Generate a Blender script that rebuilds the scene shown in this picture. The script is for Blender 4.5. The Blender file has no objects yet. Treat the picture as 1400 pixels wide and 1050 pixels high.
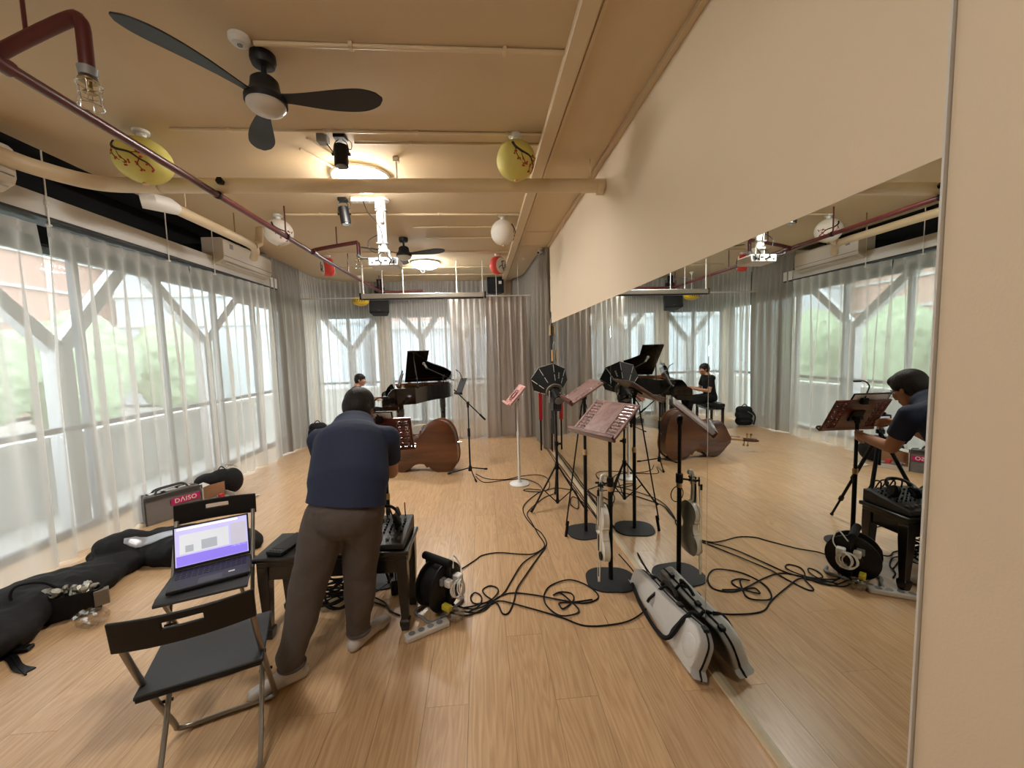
import bpy, bmesh, math, random
from mathutils import Vector, Matrix, Quaternion
random.seed(7)
V = Vector
R = math.radians
PI = math.pi
sc = bpy.context.scene
col = sc.collection

# ------------------------------------------------------------------ camera
cam_d = bpy.data.cameras.new('camera')
cam_d.sensor_width = 36.0
cam_d.lens = 540.0 / 1400.0 * 36.0
cam_d.clip_start = 0.05
cam = bpy.data.objects.new('camera', cam_d)
col.objects.link(cam)
_y, _p, _r = R(4.37), R(4.59), R(1.55)
_f = V((math.sin(_y) * math.cos(_p), math.cos(_y) * math.cos(_p), -math.sin(_p)))
_rt = V((math.cos(_y), -math.sin(_y), 0))
_dn = _f.cross(_rt)
_r2 = math.cos(_r) * _rt + math.sin(_r) * _dn
_d2 = -math.sin(_r) * _rt + math.cos(_r) * _dn
_m = Matrix((_r2, -_d2, -_f)).transposed().to_4x4()
_m.translation = V((0, 0, 1.6))
cam.matrix_world = _m
sc.camera = cam

# ------------------------------------------------------------------ world, lights, exposure
sc.view_settings.view_transform = 'Standard'
sc.view_settings.look = 'None'
sc.view_settings.gamma = 1.0
sc.view_settings.use_curve_mapping = False
sc.view_settings.exposure = 1.05
SKY = 3.2          # overcast daylight
LAMP = 46.0        # glow of the lit ceiling lamps (their diffusers give the light)
LAMP_COLOR = (255, 251, 245)
wd = bpy.data.worlds.new('overcast_sky')
sc.world = wd
wd.use_nodes = True
wd.node_tree.nodes['Background'].inputs['Color'].default_value = (0.88, 0.95, 1.0, 1)
wd.node_tree.nodes['Background'].inputs['Strength'].default_value = SKY


def area_light(name, loc, rot, sx, sy, watts, color, portal=False, shape='RECTANGLE'):
    l = bpy.data.lights.new(name, 'AREA')
    l.shape = shape
    l.size = sx
    if shape == 'RECTANGLE':
        l.size_y = sy
    l.energy = watts
    l.color = color
    if portal:
        l.cycles.is_portal = True
    o = bpy.data.objects.new(name, l)
    col.objects.link(o)
    o.location = loc
    o.rotation_euler = rot
    return o


# portals only guide the sky's own light through the glazing; they give off nothing
area_light('left_window_portal', (-3.98, 3.6, 1.3), (0, R(-90), 0), 2.7, 11.6, 1, (1, 1, 1), True)
area_light('back_window_portal', (-1.6, 9.5, 1.3), (R(-90), 0, 0), 4.3, 2.6, 1, (1, 1, 1), True)
RINGS = [(-1.02, 0.3), (-1.02, 3.78), (-0.92, 7.2)]
sc.cycles.max_bounces = 8
sc.cycles.transparent_max_bounces = 24
sc.cycles.sample_clamp_indirect = 6.0
sc.cycles.caustics_reflective = False
sc.cycles.caustics_refractive = False


# ------------------------------------------------------------------ materials
def lin(c):
    c = c / 255.0
    return c / 12.92 if c <= 0.04045 else ((c + 0.055) / 1.055) ** 2.4


def rgb(c):
    return (lin(c[0]), lin(c[1]), lin(c[2]), 1.0)


MATS = {}


def mat(name, c, rough=0.5, metal=0.0, var=0.07, scale=25.0, bump=0.0, stretch=(1, 1, 1), emit=0.0, coat=0.0, bscale=None):
    if name in MATS:
        return MATS[name]
    m = bpy.data.materials.new(name)
    m.use_nodes = True
    nt = m.node_tree
    b = nt.nodes['Principled BSDF']
    b.inputs['Roughness'].default_value = rough
    b.inputs['Metallic'].default_value = metal
    b.inputs['Coat Weight'].default_value = coat
    if max(c) < 48 and not coat:
        b.inputs['Specular IOR Level'].default_value = 0.28
    tc = nt.nodes.new('ShaderNodeTexCoord')
    mp = nt.nodes.new('ShaderNodeMapping')
    mp.inputs['Scale'].default_value = stretch
    nz = nt.nodes.new('ShaderNodeTexNoise')
    nz.inputs['Scale'].default_value = scale
    nz.inputs['Detail'].default_value = 4
    mx = nt.nodes.new('ShaderNodeMix')
    mx.data_type = 'RGBA'
    base = rgb(c)
    mx.inputs[6].default_value = tuple(min(1, v * (1 - var)) for v in base[:3]) + (1,)
    mx.inputs[7].default_value = tuple(min(1, v * (1 + var)) for v in base[:3]) + (1,)
    nt.links.new(tc.outputs['Object'], mp.inputs['Vector'])
    nt.links.new(mp.outputs['Vector'], nz.inputs['Vector'])
    nt.links.new(nz.outputs['Fac'], mx.inputs[0])
    nt.links.new(mx.outputs[2], b.inputs['Base Color'])
    if emit:
        nt.links.new(mx.outputs[2], b.inputs['Emission Color'])
        b.inputs['Emission Strength'].default_value = emit
    if bump:
        bp = nt.nodes.new('ShaderNodeBump')
        bp.inputs['Strength'].default_value = bump
        bp.inputs['Distance'].default_value = 0.01
        src = nz
        if bscale:
            src = nt.nodes.new('ShaderNodeTexNoise')
            src.inputs['Scale'].default_value = bscale
            src.inputs['Detail'].default_value = 3
            nt.links.new(mp.outputs['Vector'], src.inputs['Vector'])
        nt.links.new(src.outputs['Fac'], bp.inputs['Height'])
        nt.links.new(bp.outputs['Normal'], b.inputs['Normal'])
    MATS[name] = m
    return m


def wood_floor():
    m = bpy.data.materials.new('oak_laminate')
    m.use_nodes = True
    nt = m.node_tree
    b = nt.nodes['Principled BSDF']
    L = nt.links.new
    geo = nt.nodes.new('ShaderNodeNewGeometry')
    oi = nt.nodes.new('ShaderNodeObjectInfo')
    mul = nt.nodes.new('ShaderNodeMath'); mul.operation = 'MULTIPLY'; mul.inputs[1].default_value = 37.0
    L(oi.outputs['Random'], mul.inputs[0])
    cmb = nt.nodes.new('ShaderNodeCombineXYZ')
    L(mul.outputs[0], cmb.inputs[0]); L(mul.outputs[0], cmb.inputs[1]); L(mul.outputs[0], cmb.inputs[2])
    add = nt.nodes.new('ShaderNodeVectorMath'); add.operation = 'ADD'
    L(geo.outputs['Position'], add.inputs[0]); L(cmb.outputs[0], add.inputs[1])
    mp = nt.nodes.new('ShaderNodeMapping'); mp.inputs['Scale'].default_value = (9.0, 0.75, 1.0)
    L(add.outputs[0], mp.inputs['Vector'])
    n1 = nt.nodes.new('ShaderNodeTexNoise'); n1.inputs['Scale'].default_value = 1.0; n1.inputs['Detail'].default_value = 3; n1.inputs['Distortion'].default_value = 0.4
    L(mp.outputs[0], n1.inputs['Vector'])
    # cathedral rings out of the low noise
    m1 = nt.nodes.new('ShaderNodeMath'); m1.operation = 'MULTIPLY'; m1.inputs[1].default_value = 13.0
    L(n1.outputs['Fac'], m1.inputs[0])
    fr = nt.nodes.new('ShaderNodeMath'); fr.operation = 'PINGPONG'; fr.inputs[1].default_value = 0.5
    L(m1.outputs[0], fr.inputs[0])
    mp2 = nt.nodes.new('ShaderNodeMapping'); mp2.inputs['Scale'].default_value = (95.0, 3.0, 1.0)
    L(add.outputs[0], mp2.inputs['Vector'])
    n2 = nt.nodes.new('ShaderNodeTexNoise'); n2.inputs['Scale'].default_value = 1.0; n2.inputs['Detail'].default_value = 5
    L(mp2.outputs[0], n2.inputs['Vector'])
    ra = nt.nodes.new('ShaderNodeMath'); ra.operation = 'MULTIPLY_ADD'; ra.inputs[1].default_value = 0.60
    n2s = nt.nodes.new('ShaderNodeMath'); n2s.operation = 'MULTIPLY'; n2s.inputs[1].default_value = 0.55
    L(n2.outputs['Fac'], n2s.inputs[0])
    L(fr.outputs[0], ra.inputs[0]); L(n2s.outputs[0], ra.inputs[2])
    rp = nt.nodes.new('ShaderNodeValToRGB')
    rp.color_ramp.elements[0].position = 0.12; rp.color_ramp.elements[0].color = rgb((178, 140, 100))
    rp.color_ramp.elements[1].position = 0.72; rp.color_ramp.elements[1].color = rgb((212, 177, 136))
    L(ra.outputs[0], rp.inputs['Fac'])
    hs = nt.nodes.new('ShaderNodeHueSaturation')
    v = nt.nodes.new('ShaderNodeMapRange'); v.inputs['To Min'].default_value = 0.94; v.inputs['To Max'].default_value = 1.05
    L(oi.outputs['Random'], v.inputs['Value']); L(v.outputs[0], hs.inputs['Value']); L(rp.outputs['Color'], hs.inputs['Color'])
    L(hs.outputs['Color'], b.inputs['Base Color'])
    b.inputs['Roughness'].default_value = 0.30
    b.inputs['Specular IOR Level'].default_value = 0.42
    bp = nt.nodes.new('ShaderNodeBump'); bp.inputs['Strength'].default_value = 0.10; bp.inputs['Distance'].default_value = 0.004
    L(n2.outputs['Fac'], bp.inputs['Height']); L(bp.outputs['Normal'], b.inputs['Normal'])
    return m


def cloth(name, c, clear, trans, weave=900):
    """woven curtain cloth: part open weave, part light scattered through, part light scattered back"""
    m = bpy.data.materials.new(name)
    m.use_nodes = True
    nt = m.node_tree
    nt.nodes.remove(nt.nodes['Principled BSDF'])
    out = nt.nodes['Material Output']
    L = nt.links.new
    tc = nt.nodes.new('ShaderNodeTexCoord')
    nz = nt.nodes.new('ShaderNodeTexNoise'); nz.inputs['Scale'].default_value = 3.0
    L(tc.outputs['Object'], nz.inputs['Vector'])
    mx = nt.nodes.new('ShaderNodeMix'); mx.data_type = 'RGBA'
    b = rgb(c)
    mx.inputs[6].default_value = tuple(v * 0.95 for v in b[:3]) + (1,)
    mx.inputs[7].default_value = b
    L(nz.outputs['Fac'], mx.inputs[0])
    d = nt.nodes.new('ShaderNodeBsdfDiffuse'); L(mx.outputs[2], d.inputs['Color'])
    t = nt.nodes.new('ShaderNodeBsdfTranslucent'); L(mx.outputs[2], t.inputs['Color'])
    m1 = nt.nodes.new('ShaderNodeMixShader'); m1.inputs[0].default_value = trans
    L(d.outputs[0], m1.inputs[1]); L(t.outputs[0], m1.inputs[2])
    tr = nt.nodes.new('ShaderNodeBsdfTransparent')
    m2 = nt.nodes.new('ShaderNodeMixShader'); m2.inputs[0].default_value = clear
    # denser where the cloth turns edge-on
    lw = nt.nodes.new('ShaderNodeLayerWeight'); lw.inputs['Blend'].default_value = 0.55
    mm = nt.nodes.new('ShaderNodeMath'); mm.operation = 'MULTIPLY_ADD'; mm.inputs[1].default_value = -clear; mm.inputs[2].default_value = clear
    L(lw.outputs['Facing'], mm.inputs[0]); L(mm.outputs[0], m2.inputs[0])
    L(m1.outputs[0], m2.inputs[1]); L(tr.outputs[0], m2.inputs[2])
    L(m2.outputs[0], out.inputs['Surface'])
    MATS[name] = m
    return m


def pane_mat(name, tint, clear=0.93):
    m = bpy.data.materials.new(name)
    m.use_nodes = True
    nt = m.node_tree
    nt.nodes.remove(nt.nodes['Principled BSDF'])
    out = nt.nodes['Material Output']
    L = nt.links.new
    tc = nt.nodes.new('ShaderNodeTexCoord')
    nz = nt.nodes.new('ShaderNodeTexNoise'); nz.inputs['Scale'].default_value = 2.0
    L(tc.outputs['Object'], nz.inputs['Vector'])
    mx = nt.nodes.new('ShaderNodeMix'); mx.data_type = 'RGBA'
    mx.inputs[6].default_value = tuple(v * 0.97 for v in tint) + (1,); mx.inputs[7].default_value = tuple(tint) + (1,)
    L(nz.outputs['Fac'], mx.inputs[0])
    tr = nt.nodes.new('ShaderNodeBsdfTransparent'); L(mx.outputs[2], tr.inputs['Color'])
    gl = nt.nodes.new('ShaderNodeBsdfGlossy'); gl.inputs['Roughness'].default_value = 0.02
    ms = nt.nodes.new('ShaderNodeMixShader'); ms.inputs[0].default_value = 1 - clear
    L(tr.outputs[0], ms.inputs[1]); L(gl.outputs[0], ms.inputs[2]); L(ms.outputs[0], out.inputs['Surface'])
    MATS[name] = m
    return m


def mirror_mat():
    m = bpy.data.materials.new('mirror_silver')
    m.use_nodes = True
    nt = m.node_tree
    b = nt.nodes['Principled BSDF']
    tc = nt.nodes.new('ShaderNodeTexCoord')
    nz = nt.nodes.new('ShaderNodeTexNoise'); nz.inputs['Scale'].default_value = 1.5
    mx = nt.nodes.new('ShaderNodeMix'); mx.data_type = 'RGBA'
    mx.inputs[6].default_value = (0.70, 0.73, 0.70, 1); mx.inputs[7].default_value = (0.72, 0.75, 0.72, 1)
    nt.links.new(tc.outputs['Object'], nz.inputs['Vector']); nt.links.new(nz.outputs['Fac'], mx.inputs[0])
    nt.links.new(mx.outputs[2], b.inputs['Base Color'])
    b.inputs['Metallic'].default_value = 1.0
    b.inputs['Roughness'].default_value = 0.0
    return m


def wood(name, c1, c2, rough=0.35, coat=0.0, axis=0, scale=1.0, rings=7.0):
    if name in MATS:
        return MATS[name]
    m = bpy.data.materials.new(name)
    m.use_nodes = True
    nt = m.node_tree
    b = nt.nodes['Principled BSDF']
    L = nt.links.new
    tc = nt.nodes.new('ShaderNodeTexCoord')
    mp = nt.nodes.new('ShaderNodeMapping')
    s = [14.0 * scale] * 3
    s[axis] = 1.6 * scale
    mp.inputs['Scale'].default_value = s
    L(tc.outputs['Object'], mp.inputs['Vector'])
    n = nt.nodes.new('ShaderNodeTexNoise'); n.inputs['Scale'].default_value = 1.0; n.inputs['Detail'].default_value = 5; n.inputs['Distortion'].default_value = 0.8
    L(mp.outputs[0], n.inputs['Vector'])
    mu = nt.nodes.new('ShaderNodeMath'); mu.operation = 'MULTIPLY'; mu.inputs[1].default_value = rings
    L(n.outputs['Fac'], mu.inputs[0])
    pp = nt.nodes.new('ShaderNodeMath'); pp.operation = 'PINGPONG'; pp.inputs[1].default_value = 1.0
    L(mu.outputs[0], pp.inputs[0])
    mx = nt.nodes.new('ShaderNodeMix'); mx.data_type = 'RGBA'
    mx.inputs[6].default_value = rgb(c1); mx.inputs[7].default_value = rgb(c2)
    L(pp.outputs[0], mx.inputs[0]); L(mx.outputs[2], b.inputs['Base Color'])
    b.inputs['Roughness'].default_value = rough
    b.inputs['Coat Weight'].default_value = coat
    MATS[name] = m
    return m


M_floor = wood_floor()
M_mirror = mirror_mat()
M_wall = mat('wall_paint_beige', (220, 201, 174), 0.7, var=0.02, scale=3, bump=0.06, bscale=160)
M_ceil = mat('ceiling_paint_cream', (208, 187, 154), 0.75, var=0.05, scale=1.6, bump=0.05, bscale=60)
M_cream = mat('cream_gloss_paint', (214, 194, 160), 0.42, var=0.04, scale=8)
M_black_void = mat('black_wall_paint', (17, 16, 16), 0.8)
M_joint = mat('floor_joint_dark', (92, 66, 44), 0.8)
M_white = mat('white_plastic', (226, 224, 218), 0.4, var=0.03)
M_offwhite = mat('offwhite_paint', (205, 203, 198), 0.5, var=0.03)
M_winframe = mat('window_frame_grey', (120, 124, 128), 0.45, var=0.05)
M_darkframe = mat('window_track_dark', (38, 38, 40), 0.5)
M_brace = mat('white_steel_brace', (222, 224, 226), 0.5, var=0.05)
M_black = mat('black_plastic', (15, 14, 15), 0.42, var=0.15)
M_blackmat = mat('black_powder_coat', (16, 15, 16), 0.55, var=0.15, scale=60)
M_rubber = mat('black_rubber', (17, 17, 17), 0.75)
M_metal = mat('brushed_steel', (150, 148, 145), 0.32, 0.9, var=0.06, stretch=(1, 1, 12))
M_chrome = mat('chrome', (205, 205, 205), 0.15, 1.0, var=0.03)
M_brass = mat('aged_brass', (146, 120, 74), 0.35, 0.9)
M_darkgrey = mat('dark_grey_plastic', (58, 59, 62), 0.5, var=0.08)
M_midgrey = mat('mid_grey_plastic', (128, 128, 128), 0.5, var=0.06)
M_redpipe = mat('dark_red_pipe_paint', (78, 28, 28), 0.35, var=0.14, scale=9)
M_skin = mat('skin', (186, 136, 108), 0.5, var=0.06, scale=14)
M_hair = mat('black_hair', (30, 24, 21), 0.55, var=0.3, scale=40, stretch=(3, 3, 0.4), bump=0.5)
M_glass = pane_mat('window_glass', (0.97, 0.99, 0.99))
M_sheer = cloth('sheer_voile', (214, 209, 201), 0.46, 0.45)
M_drape = cloth('grey_voile_dense', (166, 160, 151), 0.08, 0.40)
M_piano = mat('piano_black_lacquer', (12, 12, 13), 0.08, var=0.1, coat=0.6)
M_rose = wood('rosewood', (74, 30, 22), (112, 50, 36), 0.30, 0.5, 0, 1.4, 5.0)
M_bass = wood('bass_varnish', (62, 28, 9), (94, 48, 17), 0.25, 0.6, 0, 0.5, 3.0)
M_maple = wood('maple', (176, 132, 84), (198, 158, 108), 0.35, 0.2, 0, 1.0, 4.0)
M_oak = wood('pale_wood_tag', (206, 166, 112), (220, 184, 134), 0.5)


# ------------------------------------------------------------------ mesh building
def ortho(d):
    d = d.normalized()
    a = V((0, 0, 1)) if abs(d.z) < 0.9 else V((1, 0, 0))
    u = d.cross(a).normalized()
    return u, d.cross(u).normalized()


def cr(pts, n=6, closed=False):
    """Catmull-Rom through points"""
    P = [V(p) for p in pts]
    out = []
    k = len(P)
    rng = k if closed else k - 1
    for i in range(rng):
        if closed:
            a, b, c, d = P[(i - 1) % k], P[i], P[(i + 1) % k], P[(i + 2) % k]
        else:
            b, c = P[i], P[i + 1]
            a = P[i - 1] if i > 0 else b * 2 - c
            d = P[i + 2] if i + 2 < k else c * 2 - b
        for j in range(n):
            t = j / n
            out.append(0.5 * ((2 * b) + (c - a) * t + (2 * a - 5 * b + 4 * c - d) * t * t + (3 * b - a - 3 * c + d) * t ** 3))
    if not closed:
        out.append(P[-1].copy())
    return out


class MB:
    def __init__(self):
        self.v = []
        self.f = []

    def add(self, vs, fs, M=None):
        o = len(self.v)
        for p in vs:
            p = V(p)
            self.v.append(M @ p if M else p)
        for f in fs:
            self.f.append([i + o for i in f])
        return self

    def box(self, c, s, M=None, rz=0.0):
        x, y, z = s[0] / 2, s[1] / 2, s[2] / 2
        vs = [V((a * x, b * y, d * z)) for d in (-1, 1) for b in (-1, 1) for a in (-1, 1)]
        if rz:
            q = Matrix.Rotation(rz, 3, 'Z')
            vs = [q @ p for p in vs]
        vs = [p + V(c) for p in vs]
        return self.add(vs, [(0, 2, 3, 1), (4, 5, 7, 6), (0, 1, 5, 4), (2, 6, 7, 3), (0, 4, 6, 2), (1, 3, 7, 5)], M)

    def bx(self, x0, x1, y0, y1, z0, z1, M=None):
        return self.box(((x0 + x1) / 2, (y0 + y1) / 2, (z0 + z1) / 2), (x1 - x0, y1 - y0, z1 - z0), M)

    def cyl(self, a, b, r0, r1=None, n=14, M=None):
        a, b = V(a), V(b)
        if r1 is None:
            r1 = r0
        u, w = ortho(b - a)
        vs = []
        for (c, r) in ((a, r0), (b, r1)):
            for i in range(n):
                t = 2 * PI * i / n
                vs.append(c + (u * math.cos(t) + w * math.sin(t)) * r)
        fs = [(i, i + n, (i + 1) % n + n, (i + 1) % n)[::-1] for i in range(n)]
        fs.append(tuple(range(n)))
        fs.append(tuple(range(n, 2 * n))[::-1])
        return self.add(vs, fs, M)

    def tube(self, pts, r, n=8, M=None, closed=False, squash=None):
        P = [V(p) for p in pts]
        k = len(P)
        rr = r if isinstance(r, (list, tuple)) else [r] * k
        T = []
        for i in range(k):
            if closed:
                d = P[(i + 1) % k] - P[i - 1]
            else:
                d = P[min(i + 1, k - 1)] - P[max(i - 1, 0)]
            T.append(d.normalized() if d.length > 1e-9 else V((0, 0, 1)))
        u, w = ortho(T[0])
        vs = []
        for i in range(k):
            if i:
                u = (u - T[i] * u.dot(T[i]))
                u = u.normalized() if u.length > 1e-6 else ortho(T[i])[0]
                w = T[i].cross(u)
            for j in range(n):
                t = 2 * PI * j / n
                vs.append(P[i] + (u * math.cos(t) + w * math.sin(t)) * rr[i])
        fs = []
        for i in range(k if closed else k - 1):
            a, b = i * n, ((i + 1) % k) * n
            for j in range(n):
                fs.append((a + j, a + (j + 1) % n, b + (j + 1) % n, b + j))
        if not closed:
            fs.append(tuple(range(n))[::-1])
            fs.append(tuple((k - 1) * n + j for j in range(n)))
        return self.add(vs, fs, M)

    def lathe(self, prof, n=24, M=None, closed_top=True):
        vs, fs = [], []
        for (r, z) in prof:
            for i in range(n):
                t = 2 * PI * i / n
                vs.append(V((r * math.cos(t), r * math.sin(t), z)))
        k = len(prof)
        for a in range(k - 1):
            for i in range(n):
                j = (i + 1) % n
                fs.append((a * n + i, a * n + j, (a + 1) * n + j, (a + 1) * n + i))
        fs.append(tuple(range(n))[::-1])
        fs.append(tuple((k - 1) * n + i for i in range(n)))
        return self.add(vs, fs, M)

    def prism(self, poly, z0, z1, M=None):
        n = len(poly)
        vs = [V((p[0], p[1], z0)) for p in poly] + [V((p[0], p[1], z1)) for p in poly]
        fs = [tuple(range(n))[::-1], tuple(range(n, 2 * n))]
        fs += [(i, (i + 1) % n, (i + 1) % n + n, i + n) for i in range(n)]
        return self.add(vs, fs, M)

    def ball(self, c, r, seg=16, rings=10, M=None):
        if not isinstance(r, (tuple, list)):
            r = (r, r, r)
        vs = [V((0, 0, r[2]))]
        for i in range(1, rings):
            ph = PI * i / rings
            for j in range(seg):
                t = 2 * PI * j / seg
                vs.append(V((r[0] * math.sin(ph) * math.cos(t), r[1] * math.sin(ph) * math.sin(t), r[2] * math.cos(ph))))
        vs.append(V((0, 0, -r[2])))
        fs = []
        for j in range(seg):
            fs.append((0, 1 + j, 1 + (j + 1) % seg))
        for i in range(rings - 2):
            a, b = 1 + i * seg, 1 + (i + 1) * seg
            for j in range(seg):
                fs.append((a + j, b + j, b + (j + 1) % seg, a + (j + 1) % seg))
        a = 1 + (rings - 2) * seg
        for j in range(seg):
            fs.append((a + j, len(vs) - 1, a + (j + 1) % seg))
        C = V(c)
        if M:
            return self.add([M @ (p) + C if False else p + C for p in vs], fs, M)
        return self.add([p + C for p in vs], fs)

    def ring(self, c, R0, r, axis=(0, 0, 1), n=24, m=8, M=None):
        u, w = ortho(V(axis))
        pts = [V(c) + (u * math.cos(2 * PI * i / n) + w * math.sin(2 * PI * i / n)) * R0 for i in range(n)]
        return self.tube(pts, r, m, M, closed=True)

    def build(self, name, m, parent=None, world=False, loc=None, bevel=0.0, seg=2, angle=38, sub=0, keep=False):
        me = bpy.data.meshes.new(name)
        vs = self.v
        org = V((0, 0, 0))
        if parent is not None and world:
            bpy.context.view_layer.update()
            inv = parent.matrix_world.inverted()
            vs = [inv @ p for p in vs]
        elif parent is None:
            if loc is not None:
                org = V(loc)
            elif not keep:
                xs = [p.x for p in vs]; ys = [p.y for p in vs]; zs = [p.z for p in vs]
                org = V(((min(xs) + max(xs)) / 2, (min(ys) + max(ys)) / 2, min(zs)))
            if not (loc is not None and not world):
                vs = [p - org for p in vs]
        me.from_pydata([tuple(p) for p in vs], [], self.f)
        me.validate()
        bm = bmesh.new(); bm.from_mesh(me)
        bmesh.ops.recalc_face_normals(bm, faces=bm.faces)
        bm.to_mesh(me); bm.free()
        me.polygons.foreach_set('use_smooth', [True] * len(me.polygons))
        me.set_sharp_from_angle(angle=R(angle))
        if m is not None:
            me.materials.append(m)
        o = bpy.data.objects.new(name, me)
        col.objects.link(o)
        if parent is not None:
            o.parent = parent
        else:
            o.location = org
        if bevel:
            b = o.modifiers.new('edge', 'BEVEL')
            b.width = bevel; b.segments = seg; b.limit_method = 'ANGLE'; b.angle_limit = R(40)
        if sub:
            s = o.modifiers.new('round', 'SUBSURF'); s.levels = sub; s.render_levels = sub
        return o


def tag(o, label, cat, group=None, kind=None):
    o['label'] = label
    o['category'] = cat
    if group:
        o['group'] = group
    if kind:
        o['kind'] = kind
    return o


def thing(name, label, cat, loc=(0, 0, 0), rz=0.0, group=None):
    o = bpy.data.objects.new(name, None)
    o.empty_display_size = 0.1
    col.objects.link(o)
    o.location = loc
    o.rotation_euler = (0, 0, rz)
    tag(o, label, cat, group)
    bpy.context.view_layer.update()
    return o


def struct(o):
    o['kind'] = 'structure'
    return o


def copy_tree(o, parent=None):
    c = o.copy()
    col.objects.link(c)
    if parent is not None:
        c.parent = parent
    for ch in list(o.children):
        copy_tree(ch, c)
    return c


def frame(o, x, y, z):
    """matrix from origin and axis columns"""
    m = Matrix((V(x), V(y), V(z))).transposed().to_4x4()
    m.translation = V(o)
    return m


def look(o, fwd, up=(0, 0, 1)):
    """local +Y along fwd, +Z near up"""
    f = V(fwd).normalized()
    r = f.cross(V(up)).normalized()
    u = r.cross(f)
    return frame(o, r, f, u)


# one continuous skin out of tapered limbs
def blob(name, shapes, m, voxel=0.006, smooth=4, parent=None, world=True, cuts=(), noise=0.0, fac=0.5, loc=None):
    mb = MB()
    for s in shapes:
        if s[0] == 'cap':
            _, a, ra, b, rb = s[:5]
            a, b = V(a), V(b)
            t = MB()
            d = b - a
            steps = 5
            u, w = ortho(d)
            ax = d.normalized()
            rings = []
            for i in range(1, 5):
                ph = PI / 2 * i / 5
                rings.append((a - ax * ra * math.cos(ph), ra * math.sin(ph)))
            for i in range(steps + 1):
                k = i / steps
                rings.append((a + d * k, ra + (rb - ra) * k))
            for i in range(1, 5):
                ph = PI / 2 * i / 5
                rings.append((b + ax * rb * math.sin(ph), rb * math.cos(ph)))
            vs = []
            n = 32
            for (c, r) in rings:
                for j in range(n):
                    th = 2 * PI * j / n
                    vs.append(c + (u * math.cos(th) + w * math.sin(th)) * r)
            fs = []
            for i in range(len(rings) - 1):
                for j in range(n):
                    fs.append((i * n + j, i * n + (j + 1) % n, (i + 1) * n + (j + 1) % n, (i + 1) * n + j))
            fs.append(tuple(range(n))[::-1])
            fs.append(tuple((len(rings) - 1) * n + j for j in range(n)))
            if len(s) > 5:
                wa = V(s[5]).normalized(); k = s[6]
                vs = [p + wa * ((p - a).dot(wa) - (ax * (p - a).dot(ax)).dot(wa)) * (k - 1) for p in vs]
            mb.add(vs, fs)
        elif s[0] == 'ell':
            _, M, r = s
            t = MB().ball((0, 0, 0), r, 32, 22)
            mb.add(t.v, t.f, M)
    o = mb.build(name, m, None, keep=True)
    md = o.modifiers.new('vox', 'REMESH'); md.mode = 'VOXEL'; md.voxel_size = voxel; md.use_smooth_shade = True
    if noise:
        tx = bpy.data.textures.new(name + '_tx', 'CLOUDS'); tx.noise_scale = 0.12
        dm = o.modifiers.new('dis', 'DISPLACE'); dm.texture = tx; dm.strength = noise; dm.texture_coords = 'GLOBAL'; dm.mid_level = 0.5
    if smooth:
        sm = o.modifiers.new('sm', 'SMOOTH'); sm.factor = fac; sm.iterations = smooth
    dg = bpy.context.evaluated_depsgraph_get()
    me = bpy.data.meshes.new_from_object(o.evaluated_get(dg))
    old = o.data
    o.modifiers.clear()
    o.data = me
    bpy.data.meshes.remove(old)
    me.name = name
    if cuts:
        bm = bmesh.new(); bm.from_mesh(me)
        for (co, no) in cuts:     # keeps the side the normal points away from
            bmesh.ops.bisect_plane(bm, geom=bm.verts[:] + bm.edges[:] + bm.faces[:], plane_co=V(co), plane_no=V(no), clear_outer=True)
        bm.to_mesh(me); bm.free()
    if not me.materials:
        me.materials.append(m)
    me.polygons.foreach_set('use_smooth', [True] * len(me.polygons))
    if parent is not None:
        if world:
            bpy.context.view_layer.update()
            me.transform(parent.matrix_world.inverted())
        o.parent = parent
    else:
        xs = [v.co.x for v in me.vertices]; ys = [v.co.y for v in me.vertices]; zs = [v.co.z for v in me.vertices]
        c = V(((min(xs) + max(xs)) / 2, (min(ys) + max(ys)) / 2, min(zs)))
        me.transform(Matrix.Translation(-c)); o.location = c
    return o

# ------------------------------------------------------------------ room shell
XM = 1.095      # mirror plane
CZ = 3.22       # ceiling

floor = struct(MB().bx(-4.0, 1.8, -2.0, 9.6, -0.12, -0.006).build('floor', M_joint))
PW, PL = 0.1996, 1.27
meshes = {}
x = -3.90
ci = 0
while x < 1.08:
    y = -1.99 - (ci * 0.43) % PL
    while y < 9.3:
        ya, yb = max(y, -1.99), min(y + PL, 9.28)
        if yb - ya > 0.05:
            ln = round(yb - ya, 3)
            w = min(PW, 1.092 - x)
            key = (ln, round(w, 3))
            if key not in meshes:
                o = MB().box((0, 0, 0), (w - 0.0014, ln - 0.0014, 0.008)).build('plank', M_floor, floor, bevel=0)
                meshes[key] = o.data
            else:
                o = bpy.data.objects.new('plank', meshes[key]); col.objects.link(o); o.parent = floor
            o.location = V((x + w / 2, (ya + yb) / 2, -0.004)) - floor.location
        y += PL
    x += PW
    ci += 1

ceil = MB()
ceil.bx(-3.27, 1.8, -2.0, 9.6, CZ, CZ + 0.12)
ceil.bx(-4.0, -3.27, 6.55, 9.6, CZ, CZ + 0.12)
struct(ceil.build('ceiling', M_ceil))
struct(MB().bx(-4.0, -3.27, -2.0, 6.55, CZ + 0.10, CZ + 0.22).build('trim_1', M_black_void))
struct(MB().bx(1.10, 1.28, -2.0, 6.12, 0, CZ).build('wall_right', M_wall))
struct(MB().bx(1.62, 1.80, 6.12, 9.6, 0, CZ).build('wall_right_rear', M_wall))
struct(MB().bx(1.28, 1.62, 6.0, 6.12, 0, CZ).build('trim_2', M_black_void))
struct(MB().bx(-4.0, 1.8, -2.14, -2.0, 0, CZ + 0.2).build('wall_front', M_wall))
t3 = MB().bx(1.078, 1.10, -2.0, 0.858, 0, CZ).build('trim_3', M_wall, bevel=0.002); struct(t3)
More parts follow.
